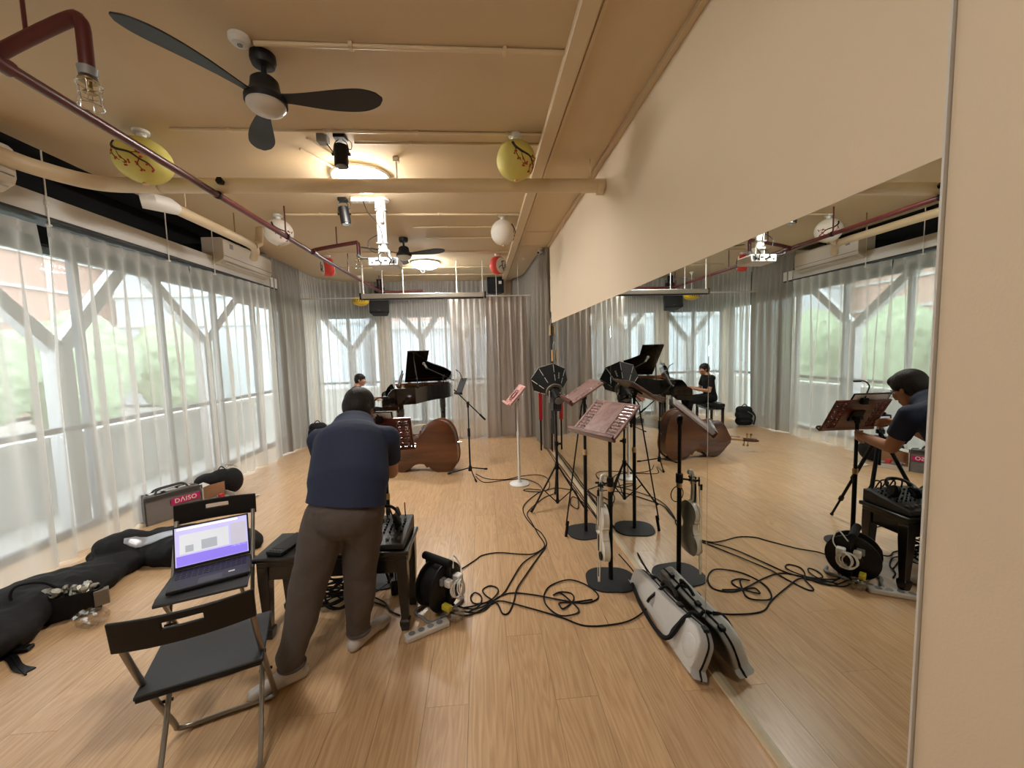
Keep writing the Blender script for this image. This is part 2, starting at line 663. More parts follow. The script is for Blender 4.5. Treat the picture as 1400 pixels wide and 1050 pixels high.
struct(MB().bx(1.070, 1.0995, 0.8595, 0.8645, 0, CZ - 0.001).build('trim_4', M_offwhite))
struct(MB().bx(1.065, 1.0995, 0.867, 6.12, CZ - 0.035, CZ - 0.001).build('trim_5', M_ceil, bevel=0.004))
# boxed trunking that runs the length of the room
tk = MB(); tk.bx(0.505, 0.60, -2.0, 9.2, CZ - 0.055, CZ - 0.0005)
struct(tk.build('trim_6', M_cream, bevel=0.004))
struct(MB().bx(0.625, 0.645, -2.0, 9.2, CZ - 0.012, CZ - 0.0005).build('trim_7', M_cream))
for i, yy in enumerate((1.10, 5.45, 6.15)):
    struct(MB().bx(0.65, 1.06, yy, yy + 0.014, CZ - 0.008, CZ - 0.0005).build('trim_%d' % (8 + i), M_cream))

# back wall
M_lintel = mat('lintel_dark_paint', (84, 80, 76), 0.8)
struct(MB().bx(-4.0, 0.45, 9.26, 9.42, 2.53, CZ).build('wall_back_lintel', M_lintel))
struct(MB().bx(-2.33, -2.05, 9.24, 9.42, 0, 2.53).build('wall_back_pillar', M_wall))
struct(MB().bx(0.45, 1.8, 9.26, 9.42, 0, CZ).build('wall_back', M_wall))
struct(MB().bx(-4.0, -3.72, 9.26, 9.42, 0, 2.53).build('wall_back_corner', M_wall))
struct(MB().bx(0.60, 0.98, 9.0, 9.26, 2.4, CZ).build('trim_11', M_wall))
# left wall: black band over the glazing
struct(MB().bx(-3.99, -3.80, -2.0, 6.9, 2.66, CZ + 0.10).build('wall_left', M_black_void))
struct(MB().bx(-3.99, -3.80, 6.9, 9.26, 2.53, CZ).build('wall_left_rear', M_lintel))

# ------------------------------------------------------------------ glazing
def window(idx, x0, x1, along, fix, ztop, muls, transom, panes_from=0.06):
    """a run of full-height glazing: along 'Y' at x = fix, or along 'X' at y = fix"""
    def B(a0, a1, z0, z1, d0, d1):
        mb = MB()
        if along == 'Y':
            return mb.bx(fix + d0, fix + d1, a0, a1, z0, z1)
        return mb.bx(a0, a1, fix + d0, fix + d1, z0, z1)
    fr = MB()
    for (z0, z1) in ((0, 0.06), (ztop - 0.07, ztop), (transom, transom + 0.05)):
        s = B(x0, x1, z0, z1, -0.03, 0.03); fr.add(s.v, s.f)
    o = struct(fr.build('window_%d' % idx, M_winframe, bevel=0.003))
    edges = [x0] + muls + [x1]
    for m in edges:
        B(m - 0.025, m + 0.025, 0.001, ztop - 0.001, -0.034, 0.034).build('mullion', M_winframe, o, True)
    for a, b in zip(edges[:-1], edges[1:]):
        B(a + 0.025, b - 0.025, 0.06, transom, -0.005, 0.005).build('pane', M_glass, o, True)
        B(a + 0.025, b - 0.025, transom + 0.05, ztop - 0.07, -0.005, 0.005).build('pane', M_glass, o, True)
    return o


window(1, -1.9, 9.2, 'Y', -3.90, 2.66, [0.2, 2.2, 3.2, 4.2, 5.2, 6.2, 7.2, 8.2], 0.97)
window(2, -3.72, -2.33, 'X', 9.36, 2.53, [-3.0], 0.97)
window(3, -2.05, 0.45, 'X', 9.36, 2.53, [-1.4, -0.8, -0.2], 0.97)

# white steel columns that fork into diagonal braces behind the glass
def brace(label, pts_col, arms, grp='forked steel braces outside the glazing'):
    b = pts_col
    t = thing('steel_brace', label, 'brace', (b[0], b[1], -0.1), group=grp)
    MB().bx(b[0] - 0.07, b[0] + 0.07, b[1] - 0.08, b[1] + 0.08, -0.1, b[2]).build('column', M_brace, t, True)
    for a in arms:
        p, q = V((b[0], b[1], b[2] - 0.05)), V(a)
        d = (q - p); L = d.length
        m = look(p, d, (1, 0, 0) if abs(b[0]) > 3.9 else (0, 1, 0))
        MB().box((0, L / 2, 0), (0.13, L, 0.10)).build('diagonal_brace', M_brace, t).matrix_local = t.matrix_world.inverted() @ m
    return t


XB = -4.12
brace('forked white brace outside the left windows, in front of the second sheer curtain gap', (XB, 4.2, 1.78), [(XB, 3.15, 2.78), (XB, 5.05, 2.78)])
brace('forked white brace outside the left windows, farther along toward the wall air conditioner', (XB, 6.25, 1.92), [(XB, 5.2, 2.78), (XB, 7.25, 2.78)])
brace('forked white brace outside the left windows, nearest the camera', (XB, 2.1, 1.78), [(XB, 1.1, 2.78), (XB, 3.08, 2.78)])
YB = 9.62
brace('forked white brace outside the back window behind the pianist', (-3.0, YB, 1.80), [(-3.75, YB, 2.66), (-2.3, YB, 2.66)])
brace('forked white brace outside the back window behind the piano', (-1.38, YB, 2.02), [(-1.95, YB, 2.66), (-0.92, YB, 2.66)])
brace('forked white brace outside the back window behind the pale curtain', (-0.45, YB, 2.02), [(-0.87, YB, 2.66), (0.2, YB, 2.66)])

# ------------------------------------------------------------------ outside
M_pave = mat('pale_pavement', (205, 205, 200), 0.9, var=0.06, scale=2)
M_hedge = mat('hedge_green', (172, 190, 156), 0.8, var=0.25, scale=7)  # green lightened: overexposure and curtain haze put into the colour
M_terra = mat('terracotta_render', (212, 176, 160), 0.9, var=0.08, scale=1)  # terracotta paled in its colour to give the overexposed haze
M_pale = mat('pale_render', (214, 214, 210), 0.9, var=0.04)
struct(MB().bx(-40, 20, -12, 40, -0.35, -0.13).build('ground_outside', M_pave))
pw = thing('parapet_wall', 'low white parapet wall outside the left windows', 'wall', (-5.0, 4, -0.13))
MB().bx(-5.1, -4.95, -6, 13, -0.13, 0.72).build('wall_body', M_pale, pw, True)
MB().bx(-5.14, -4.91, -6, 13, 0.72, 0.78).build('coping', M_white, pw, True, bevel=0.01)
pw = thing('parapet_wall', 'low white parapet wall outside the back windows', 'wall', (-2, 11.0, -0.13))
MB().bx(-4.6, 3, 10.9, 11.05, -0.13, 0.72).build('wall_body', M_pale, pw, True)
MB().bx(-4.6, 3, 10.86, 11.09, 0.72, 0.78).build('coping', M_white, pw, True, bevel=0.01)
rnd = random.Random(3)
for i, yy in enumerate((2.6, 5.4, 8.2, 11.2, 14.2)):
    sh = [('ell', Matrix.Translation((-10.5 + rnd.uniform(-.5, .5), yy + rnd.uniform(-.5, .5), 1.2 + rnd.uniform(-.3, 1.0))), (1.0, rnd.uniform(.5, .75), rnd.uniform(.8, 1.3))) for k in range(7)]
    o = blob('hedge', sh, M_hedge, 0.12, 1, noise=0.5)
    tag(o, ['leafy green hedge beyond the left windows, nearest the camera', 'leafy green hedge beyond the left windows, behind the nearest forked brace', 'leafy green hedge beyond the left windows, behind the second brace', 'leafy green hedge beyond the left windows, second from the far end', 'leafy green hedge beyond the left windows, at the far end'][i], 'hedge', 'hedges across the road')


def far_building(label, x0, x1, y0, y1, h, m, face):
    t = thing('far_building', label, 'building', ((x0 + x1) / 2, (y0 + y1) / 2, -0.13))
    MB().bx(x0, x1, y0, y1, 0, h).build('wall', m, t, True)
    MB().bx(x0 - 0.2, x1 + 0.2, y0 - 0.2, y1 + 0.2, h, h + 0.3).build('roof', M_pale, t, True)
    z = 2.9
    while z < h - 0.8:
        if face == 'X':
            MB().bx(x1, x1 + 0.08, y0, y1, z, z + 0.10).build('string_course', M_pale, t, True)
        else:
            MB().bx(x0, x1, y0 - 0.08, y0, z, z + 0.10).build('string_course', M_pale, t, True)
        z += 1.1
    return t


far_building('terracotta building across the road beyond the left windows', -19.5, -14.2, 2, 26, 6.3, M_terra, 'X')
far_building('terracotta building beyond the back windows, behind the piano', -3.7, 5.5, 17, 21, 6.5, M_terra, 'Y')
far_building('pale building added beyond the back window left of the piano to block bright sky', -13.5, -4.6, 16, 21, 8.5, mat('pale_blue_render', (206, 216, 224), 0.9, var=0.03), 'Y')  # made-up building that keeps the bright sky out of the back window
far_building('low pale building added before the terracotta one to block bright sky', -3.9, 5.5, 15.0, 16.4, 2.55, MATS['pale_blue_render'], 'Y')  # made-up low block, added so less bright sky shows through the glazing

# ------------------------------------------------------------------ curtains
def curtain(label, path, z0, z1, m, lam=0.16, amp=0.045, seed=0, group='curtains', tape=True, name='curtain', flare=0.0):
    rn = random.Random(seed)
    P = cr([(p[0], p[1], 0) for p in path], 14)
    S = [0.0]
    for a, b in zip(P[:-1], P[1:]):
        S.append(S[-1] + (b - a).length)
    tot = S[-1]
    step = lam / 9.0
    n = max(8, int(tot / step))
    rows = 15
    ph = [rn.uniform(0, 6.28) for _ in range(6)]
    base, nor = [], []
    j = 0
    for i in range(n + 1):
        s = tot * i / n
        while j < len(S) - 2 and S[j + 1] < s:
            j += 1
        k = (s - S[j]) / max(1e-9, S[j + 1] - S[j])
        p = P[j].lerp(P[j + 1], k)
        d = (P[j + 1] - P[j]).normalized()
        base.append((s, p, d)); nor.append(V((-d.y, d.x, 0)))
    vs = []
    for r in range(rows + 1):
        t = (r / rows) ** 0.85 if r else 0.0          # 0 top .. 1 hem
        z = z1 + (z0 - z1) * t
        for i, (s, p, d) in enumerate(base):
            w = 0.9 * math.sin(s * 1.9 + ph[0]) + 0.6 * math.sin(s * 4.3 + ph[1])
            a1 = math.sin(2 * PI * s / lam + w)
            a2 = math.sin(2 * PI * s / (lam * 1.93) + ph[2] + 0.7 * t)
            a3 = math.sin(2 * PI * s / (lam * 3.7) + ph[3] + 0.5 * t)
            pinch = abs(math.sin(PI * s / lam + w / 2)) ** 0.6 * 2 - 1
            top = max(0.0, 1 - t / 0.06)
            wave = (a1 * (1 - 0.45 * t) + 0.75 * a2 * min(1, t * 2.2) + 0.5 * a3 * t) * (1 - top) + pinch * 0.55 * top
            off = amp * wave * (0.55 + 0.45 * min(1, t * 3))
            side = amp * 0.9 * t * math.sin(2 * PI * s / (lam * 2.7) + ph[4]) + flare * t * (i / n - 0.5)
            hem = 0.012 * math.sin(s * 7 + ph[5]) * t
            vs.append(p + nor[i] * off + d * side + V((0, 0, z + hem * (1 if t > .9 else 0))))
    fs = []
    for r in range(rows):
        for i in range(n):
            a = r * (n + 1) + i
            fs.append((a, a + 1, a + n + 2, a + n + 1))
    t = thing(name, label, 'curtain', (P[len(P) // 2].x, P[len(P) // 2].y, z0), group=group)
    mb = MB(); mb.add(vs, fs)
    o = mb.build('cloth', m, t, True, angle=180)
    # heading: doubled cloth along the top
    if tape:
        hv, hf = [], []
        for q, zz in enumerate((z1 + 0.004, z1 - 0.085)):
            for i in range(n + 1):
                b = vs[(0 if q == 0 else n + 1) + i] if False else vs[i]
                hv.append(V((b.x, b.y, zz)) + nor[i] * 0.004)
        for i in range(n):
            hf.append((i, i + 1, i + n + 2, i + n + 1))
        h = MB(); h.add(hv, hf)
        h.build('heading', m, t, True, angle=180)
    return t


LC = 'sheer curtains along the left windows'
curtain('unseen dense grey curtain added beside the camera to dim daylight on the near floor', [(-3.44, -1.9), (-3.42, 0.0), (-3.42, 1.86)], 0.015, 2.69, M_drape, 0.17, 0.05, 12, LC)  # added out of view to hold back daylight from the near windows
curtain('sheer curtain at the left frame edge, before the open slit in the row', [(-3.42, 1.9), (-3.40, 2.6), (-3.40, 3.43)], 0.015, 2.69, M_sheer, 0.17, 0.05, 1, LC)
curtain('sheer curtain panel right of the open slit, behind the black gig bag', [(-3.40, 3.50), (-3.40, 4.2), (-3.38, 5.0)], 0.015, 2.70, M_sheer, 0.17, 0.05, 2, LC)
curtain('sheer curtain panel below the wall air conditioner', [(-3.37, 5.02), (-3.30, 5.8), (-3.27, 6.62)], 0.015, 2.71, M_sheer, 0.17, 0.05, 4, LC)
BC = 'full height curtains at the back of the room'
curtain('dense grey full height curtain left of the back window', [(-3.30, 6.60), (-3.27, 7.1), (-3.29, 7.7)], 0.012, CZ - 0.01, M_drape, 0.13, 0.055, 5, BC)
curtain('full height sheer curtain rounding the back left corner behind the pianist', [(-3.31, 7.72), (-3.30, 8.2), (-3.20, 8.62), (-2.90, 8.90), (-2.5, 8.97), (-2.14, 8.98)], 0.012, CZ - 0.01, M_sheer, 0.105, 0.045, 6, BC)
curtain('full height sheer curtain behind the grand piano', [(-2.12, 8.98), (-1.4, 8.98), (-0.7, 8.98), (0.0, 8.98), (0.42, 8.97)], 0.012, CZ - 0.01, M_sheer, 0.105, 0.045, 7, BC)
curtain('full height grey curtain edge-on beside the end of the mirror', [(1.075, 6.17), (1.01, 6.6), (0.98, 7.2), (0.97, 7.7), (0.92, 8.4), (0.72, 8.9)], 0.012, CZ - 0.015, M_drape, 0.12, 0.04, 8, BC)
curtain('shorter beige curtain on the hanging track, right of the piano', [(-0.57, 7.42), (-0.3, 7.38), (0.1, 7.36)], 0.012, 2.62, cloth('beige_voile', (234, 228, 220), 0.32, 0.55), 0.10, 0.05, 9, 'shorter curtains on the hanging track')
curtain('shorter brownish grey curtain on the hanging track, beside the softbox', [(0.12, 7.37), (0.5, 7.36), (0.88, 7.33)], 0.012, 2.62, cloth('taupe_voile', (196, 185, 175), 0.05, 0.35), 0.11, 0.05, 10, 'shorter curtains on the hanging track')

pel = thing('curtain_pelmet', 'long pale pelmet board above the left sheer curtains', 'pelmet', (-3.42, 3, 2.73))
MB().bx(-3.52, -3.49, -1.9, 6.88, 2.73, 2.90).build('fascia', M_offwhite, pel, True, bevel=0.003)
MB().bx(-3.49, -3.28, -1.9, 6.88, 2.715, 2.735).build('curtain_track', M_darkframe, pel, True)
MB().bx(-3.29, -3.275, -1.9, 6.88, 2.735, 2.89).build('front_board', M_offwhite, pel, True, bevel=0.003)
HG = 'thin white rods that hold up the pelmet'
for (yy, lb) in ((3.38, 'thin white hanger rod in front of the black band, left of the pipe end cap'), (4.55, 'thin white hanger rod in front of the black band, under the pipe end cap'), (5.28, 'thin white hanger rod at the near end of the wall air conditioner')):
    t = thing('hanger_rod', lb, 'rod', (-3.262, yy, 2.66), group=HG)
    MB().cyl((-3.262, yy, 2.66), (-3.262, yy, CZ - 0.002), 0.0055, n=8).build('rod', M_white, t, True)
    MB().box((-3.262, yy, 2.83), (0.02, 0.02, 0.03)).build('clip', M_white, t, True, bevel=0.003)
    MB().box((-3.268, yy, 2.665), (0.03, 0.025, 0.012)).build('foot', M_white, t, True)

# hanging track across the back and the projection screen in front of it
tr = thing('hanging_curtain_track', 'thin white curtain track hung across the back of the room', 'curtain track', (-1, 7.36, 2.62))
MB().tube([(-3.15, 7.36, 2.64), (1.0, 7.36, 2.64)], 0.011, 8).build('rail', M_offwhite, tr, True)
for xx in (-1.72, -0.4, 0.32, 0.72):
    MB().cyl((xx, 7.36, 2.645), (xx, 7.36, CZ - 0.002), 0.006, n=6).build('drop_rod', M_offwhite, tr, True)
ps = thing('projection_screen', 'long metal case of the rolled up projection screen', 'projector screen', (-0.96, 7.1, 2.57))
MB().bx(-2.02, 0.10, 7.06, 7.15, 2.585, 2.67).build('case', mat('screen_case_aluminium', (186, 182, 172), 0.35, 0.35), ps, True, bevel=0.012)
MB().bx(-2.0, 0.08, 7.07, 7.14, 2.565, 2.586).build('bottom_bar', M_black, ps, True)
for xx in (-2.03, 0.11):
    MB().bx(xx - 0.014, xx + 0.014, 7.05, 7.16, 2.57, 2.68).build('end_cap', M_black, ps, True, bevel=0.004)
for xx in (-1.99, -1.31, -0.38, 0.07):
    MB().cyl((xx, 7.10, 2.665), (xx, 7.10, CZ - 0.002), 0.007 if xx > -1.9 else 0.013, n=8).build('drop_cord', M_white, ps, True)

# ------------------------------------------------------------------ mirrors
mw = thing('wall_mirror', 'floor to head height mirror wall of joined panels on the right', 'mirror', (XM, 3.4, 0.012))
for a, b in ((0.868, 1.83), (1.83, 3.28), (3.28, 4.73), (4.73, 6.06)):
    MB().bx(XM, 1.0995, a + 0.0012, b - 0.0012, 0.014, 2.03).build('mirror_panel', M_mirror, mw, True, bevel=0.0016, seg=1)
MB().bx(1.070, 1.0995, 0.868, 6.06, 0.0005, 0.0135).build('bottom_channel', M_cream, mw, True, bevel=0.003)
t = thing('mirror_end_strip', 'narrow dark edge strip at the far end of the mirror wall', 'strip', (1.085, 6.09, 0.3))
MB().bx(1.075, 1.0995, 6.075, 6.115, 0.3, 2.2).build('strip', M_darkgrey, t, True)
TG = 'pale wood tags on the far mirror edge'
for (yy, z, dz, lb) in ((6.02, 2.0, 0.16, 'small pale wooden tag at the top far corner of the mirror'), (5.86, 1.62, 0.17, 'pale wooden tag hanging on the far mirror edge above the softbox')):
    t = thing('wooden_tag', lb, 'tag', (XM - 0.03, yy, z - dz), group=TG)
    MB().box((XM - 0.03, yy, z - dz / 2), (0.02, 0.06, dz)).build('board', M_oak, t, True, bevel=0.004)
    MB().tube([(XM - 0.02, yy, z - 0.01), (XM - 0.02, yy, z + 0.08), (XM - 0.004, yy, z + 0.12)], 0.003, 6).build('cord', M_white, t, True)

# ------------------------------------------------------------------ ceiling fittings
CG = 'cream conduits across the ceiling'
for (yy, x0, x1, r, z, lb) in ((2.24, -1.10, 0.50, 0.013, CZ, 'cream conduit across the ceiling beside the near fan mount'),
                        (3.05, -2.1, 0.50, 0.010, CZ, 'cream conduit across the ceiling between the two yellow lanterns'),
                        (3.20, -0.9, 0.50, 0.010, CZ, 'cream conduit starting at the near black spotlight'),
                        (3.92, -0.8, 0.50, 0.010, CZ, 'cream conduit right of the near ring lamp'),
                        (4.74, -2.15, 0.50, 0.013, CZ, 'cream conduit between the two white lanterns'),
                        (5.20, -0.8, 0.62, 0.011, CZ, 'cream conduit just behind the white lantern by the trunking'),
                        (5.68, -0.7, 0.62, 0.010, CZ, 'cream conduit behind the projector pole'),
                        (6.45, -2.3, 0.50, 0.010, CZ, 'cream conduit between the two red lanterns'),
                        (7.55, -2.6, 0.50, 0.011, CZ, 'cream conduit behind the far ring lamp'),
                        (8.25, -1.9, 0.50, 0.010, CZ, 'farthest cream conduit, before the back curtain')):
    t = thing('ceiling_conduit', lb, 'conduit', ((x0 + x1) / 2, yy, z - 2 * r), group=CG)
    MB().cyl((x0, yy, z - r - 0.001), (x1, yy, z - r - 0.001), r, n=10).build('pipe', M_cream, t, True)
    k = max(2, int((x1 - x0) / 0.6))
    for i in range(k):
        xx = x0 + (x1 - x0) * (i + 0.6) / k
        MB().box((xx, yy, z - r - 0.001), (0.022, 2 * r + 0.016, 2 * r + 0.001)).build('saddle', M_cream, t, True, bevel=0.003)

MB2 = MB
bp = thing('drain_pipe', 'thick cream pipe that bends off the left side and crosses to the right wall', 'pipe', (-0.6, 3.43, 2.93))
path = cr([(-3.16, -1.9, 2.96), (-3.14, 1.5, 2.97), (-3.12, 2.85, 2.985), (-3.05, 3.2, 2.985), (-2.88, 3.40, 2.985), (-2.55, 3.44, 2.985)], 8) + [V((1.098, 3.435, 3.0))]
MB().tube(path, 0.056, 18).build('pipe_run', M_cream, bp, True)
for xx in (-2.5, 1.06):
    MB().cyl((xx - 0.03, 3.436, 2.99), (xx + 0.03, 3.436, 2.99), 0.064, n=18).build('coupling', M_cream, bp, True)
for xx in (-0.64, 0.98):
    MB().tube([(xx, 3.436, CZ - 0.002), (xx, 3.436, 3.055)], 0.006, 6).build('hanger', M_cream, bp, True)
MB().box((-0.64, 3.436, CZ - 0.02), (0.05, 0.04, 0.038)).build('hanger_plate', M_offwhite, bp, True, bevel=0.004)
bp2 = thing('branch_pipe', 'thick cream pipe with white end cap leading to the wall air conditioner', 'pipe', (-2.7, 4.4, 2.9))
MB().tube(cr([(-2.66, 3.76, 2.95), (-2.67, 4.6, 2.955), (-2.69, 5.05, 2.96), (-2.72, 5.2, 2.93), (-2.80, 5.30, 2.86)], 5), 0.046, 16).build('pipe_run', M_cream, bp2, True)
MB().tube([(-2.68, 5.10, 2.96), (-2.68, 5.22, 3.02), (-2.68, 5.26, CZ - 0.002)], 0.044, 14).build('riser', M_cream, bp2, True)
MB().tube([(-2.76, 3.60, 2.93), (-2.70, 3.64, 2.94), (-2.66, 3.76, 2.95), (-2.66, 3.84, 2.95)], [0.058, 0.070, 0.066, 0.052], 16).build('end_cap', M_white, bp2, True)
MB().tube([(-2.67, 4.72, 3.0), (-2.67, 4.72, CZ - 0.002)], 0.006, 6).build('hanger', M_brass, bp2, True)
MB().tube([(-2.58, 3.85, 2.97), (-2.58, 3.85, CZ - 0.002)], 0.006, 6).build('hanger', M_cream, bp2, True)

# dark red sprinkler pipe
sp = thing('sprinkler_pipe', 'dark red sprinkler pipe with two dropped heads along the ceiling', 'sprinkler pipe', (-2.1, 5, 2.92))
MB().tube([(-2.02, -1.9, 2.90), (-2.02, 2.4, 2.90), (-2.05, 5.2, 2.905), (-2.00, 8.3, 2.90), (-1.65, 8.40, 2.90), (-1.15, 8.42, 2.92)], 0.025, 12).build('main_run', M_redpipe, sp, True)


def sprinkler(y, x1, z1, zd, r):
    MB().tube(cr([(-2.03, y, 2.905), (-2.01, y, 2.94), (x1 - 0.06, y, z1 - 0.01), (x1 - 0.01, y, z1 - 0.012), (x1, y, z1 - 0.05)], 5) + [V((x1, y, zd))], r, 12).build('branch', M_redpipe, sp, True)
    MB().cyl((-2.03, y - 0.05, 2.905), (-2.03, y + 0.05, 2.905), 0.034, n=12).build('tee', M_redpipe, sp, True)
    MB().cyl((x1, y, zd + 0.015), (x1, y, zd - 0.02), r + 0.008, r + 0.004, 14).build('collar', M_midgrey, sp, True)
    h = MB(); h.cyl((x1, y, zd - 0.02), (x1, y, zd - 0.07), 0.012); h.cyl((x1, y, zd - 0.035), (x1, y, zd - 0.04), 0.036, n=16); h.cyl((x1, y, zd - 0.085), (x1, y, zd - 0.09), 0.022, n=12)
    h.build('sprinkler_head', M_brass, sp, True)
    c = MB()
    for z, rr in ((zd - 0.055, 0.044), (zd - 0.10, 0.038), (zd - 0.145, 0.044)):
        c.ring((x1, y, z), rr, 0.0022, n=16, m=5)
    for i in range(6):
        a = i * PI / 3
        c.tube([(x1 + 0.044 * math.cos(a), y + 0.044 * math.sin(a), zd - 0.05), (x1 + 0.038 * math.cos(a), y + 0.038 * math.sin(a), zd - 0.10), (x1 + 0.044 * math.cos(a), y + 0.044 * math.sin(a), zd - 0.147)], 0.0022, 5)
    c.build('wire_guard', M_chrome, sp, True)


sprinkler(1.965, -1.67, 3.09, 2.87, 0.027)
sprinkler(5.22, -1.49, 3.03, 2.86, 0.024)
for (x, y) in ((-1.90, 1.965), (-2.04, 4.52), (-1.75, 5.22), (-2.03, 6.5), (-2.0, 8.3)):
    MB().cyl((x, y, 2.915 if x < -1.95 else 2.99), (x, y, CZ - 0.002), 0.008, n=8).build('hanger_rod', M_redpipe, sp, True)
for y in (1.88, 3.40, 4.52):
    MB().cyl((-2.03, y - 0.012, 2.902), (-2.03, y + 0.012, 2.902), 0.031, n=12).build('hanger_clamp', M_blackmat, sp, True)

# ceiling fans
def blade_mesh():
    mb = MB()
    n = 22
    up, lo = [], []
    for i in range(n + 1):
        t = i / n
        x = 0.09 + 0.53 * t
        hw = 0.026 + 0.048 * math.sin(min(1, t * 1.08) * PI * 0.62) ** 1.5
        if t > 0.72:
            hw *= math.sqrt(max(0.0, 1 - ((t - 0.72) / 0.281) ** 2.2))
        c = 0.020 * math.sin(t * PI) + 0.012 * t
        tw = R(-15) * (1 - 0.45 * t)
        for s, L in ((1, up), (-1, lo)):
            L.append(V((x, c + s * hw * math.cos(tw), s * hw * math.sin(tw))))
    vs, fs = [], []
    for dz in (0.004, -0.004):
        for L in (up, lo):
            vs += [p + V((0, 0, dz)) for p in L]
    k = n + 1
    for i in range(n):
        fs.append((i, i + 1, k + i + 1, k + i))
        fs.append((2 * k + i, 3 * k + i, 3 * k + i + 1, 2 * k + i + 1))
        fs.append((i, 2 * k + i, 2 * k + i + 1, i + 1))
        fs.append((k + i, k + i + 1, 3 * k + i + 1, 3 * k + i))
    fs.append((0, k, 3 * k, 2 * k)); fs.append((n, 2 * k + n, 3 * k + n, k + n))
    return mb.add(vs, fs)


M_fan = mat('fan_black', (34, 35, 37), 0.45, var=0.1)
M_fanlight = mat('fan_light_diffuser', (196, 188, 176), 0.35, var=0.02)
fan = thing('ceiling_fan', 'near black three blade ceiling fan with a round white light', 'ceiling fan', (-1.11, 2.34, CZ), R(-3), group='black ceiling fans')
MB().lathe([(0.0, 0), (0.062, 0), (0.064, -0.03), (0.055, -0.055), (0.02, -0.062), (0, -0.062)], 24).build('canopy', M_fan, fan)
MB().cyl((0, 0, -0.06), (0, 0, -0.125), 0.014, n=12).build('down_rod', M_fan, fan)
MB().lathe([(0.0, -0.115), (0.05, -0.118), (0.068, -0.135), (0.074, -0.18), (0.088, -0.205), (0.104, -0.225), (0.104, -0.25), (0.0, -0.25)], 28).build('motor_housing', M_fan, fan)
MB().lathe([(0.0, -0.248), (0.094, -0.249), (0.096, -0.262), (0.08, -0.285), (0.045, -0.3), (0, -0.304)], 28).build('light_diffuser', M_fanlight, fan)
for k in range(3):
    b = blade_mesh().build('blade', M_fan, fan, angle=50)
    b.location = (0, 0, -0.222); b.rotation_euler = (0, 0, R(120 * k))
f2 = copy_tree(fan)
f2.location = (-1.02, 5.72, CZ); f2.rotation_euler = (0, 0, R(-22))
f2['label'] = 'far black ceiling fan partly hidden behind the projector'

# ring lamps
for i, (x, y) in enumerate(RINGS):
    lit = mat('lamp_diffuser_lit_%s' % ('ceiling', 'middle', 'far')[i], LAMP_COLOR, 0.5, emit=LAMP * (0.75, 1.3, 1.6)[i], var=0.01)
    t = thing('ceiling_lamp', ['round flush ceiling lamp above the camera', 'round lit ceiling lamp half hidden by the thick cream cross pipe', 'round lit ceiling lamp at the far end of the ceiling'][i], 'ceiling lamp', (x, y, CZ), group='lit ceiling lamps')
    MB().lathe([(0.0, -0.0005), (0.255, -0.0005), (0.262, -0.014), (0.248, -0.024), (0.0, -0.024)], 40).build('housing', M_white, t)
    MB().lathe([(0.0, -0.0245), (0.238, -0.0245), (0.232, -0.05), (0.195, -0.08), (0.11, -0.102), (0.0, -0.108)], 40).build('diffuser', lit, t)
    for rr, z in ((0.237, -0.036), (0.15, -0.098)):
        MB().ring((0, 0, z), rr, 0.006, n=40, m=6).build('trim_ring', M_white, t)
    MB().lathe([(0.0, -0.109), (0.035, -0.109), (0.035, -0.128), (0.0, -0.132)], 20).build('hub_cap', M_white, t)

# paper lanterns
M_lyel = mat('yellow_paper', (208, 196, 104), 0.7, var=0.06, scale=20)
M_lyel2 = mat('golden_foil_paper', (214, 178, 30), 0.5, var=0.25, scale=18)
M_lwhite = mat('white_paper', (220, 214, 204), 0.75, var=0.06, scale=24, bump=0.3)
M_lred = mat('red_paper', (206, 62, 48), 0.65, var=0.08)
M_ink = mat('painted_ink', (52, 34, 30), 0.7)
M_blossom = mat('painted_blossom', (178, 64, 44), 0.7)


def lantern_mount(t, drop):
    MB().lathe([(0, 0), (0.05, 0), (0.05, -0.018), (0.03, -0.024), (0.026, -0.05), (0, -0.052)], 20).build('ceiling_rose', M_white, t)
    MB().cyl((0, 0, -0.05), (0, 0, -drop), 0.008, n=8).build('lamp_holder', M_white, t)


def on_ball(c, r, th, ph):
    return V((c[0] + r[0] * math.sin(ph) * math.cos(th), c[1] + r[0] * math.sin(ph) * math.sin(th), c[2] + r[1] * math.cos(ph)))


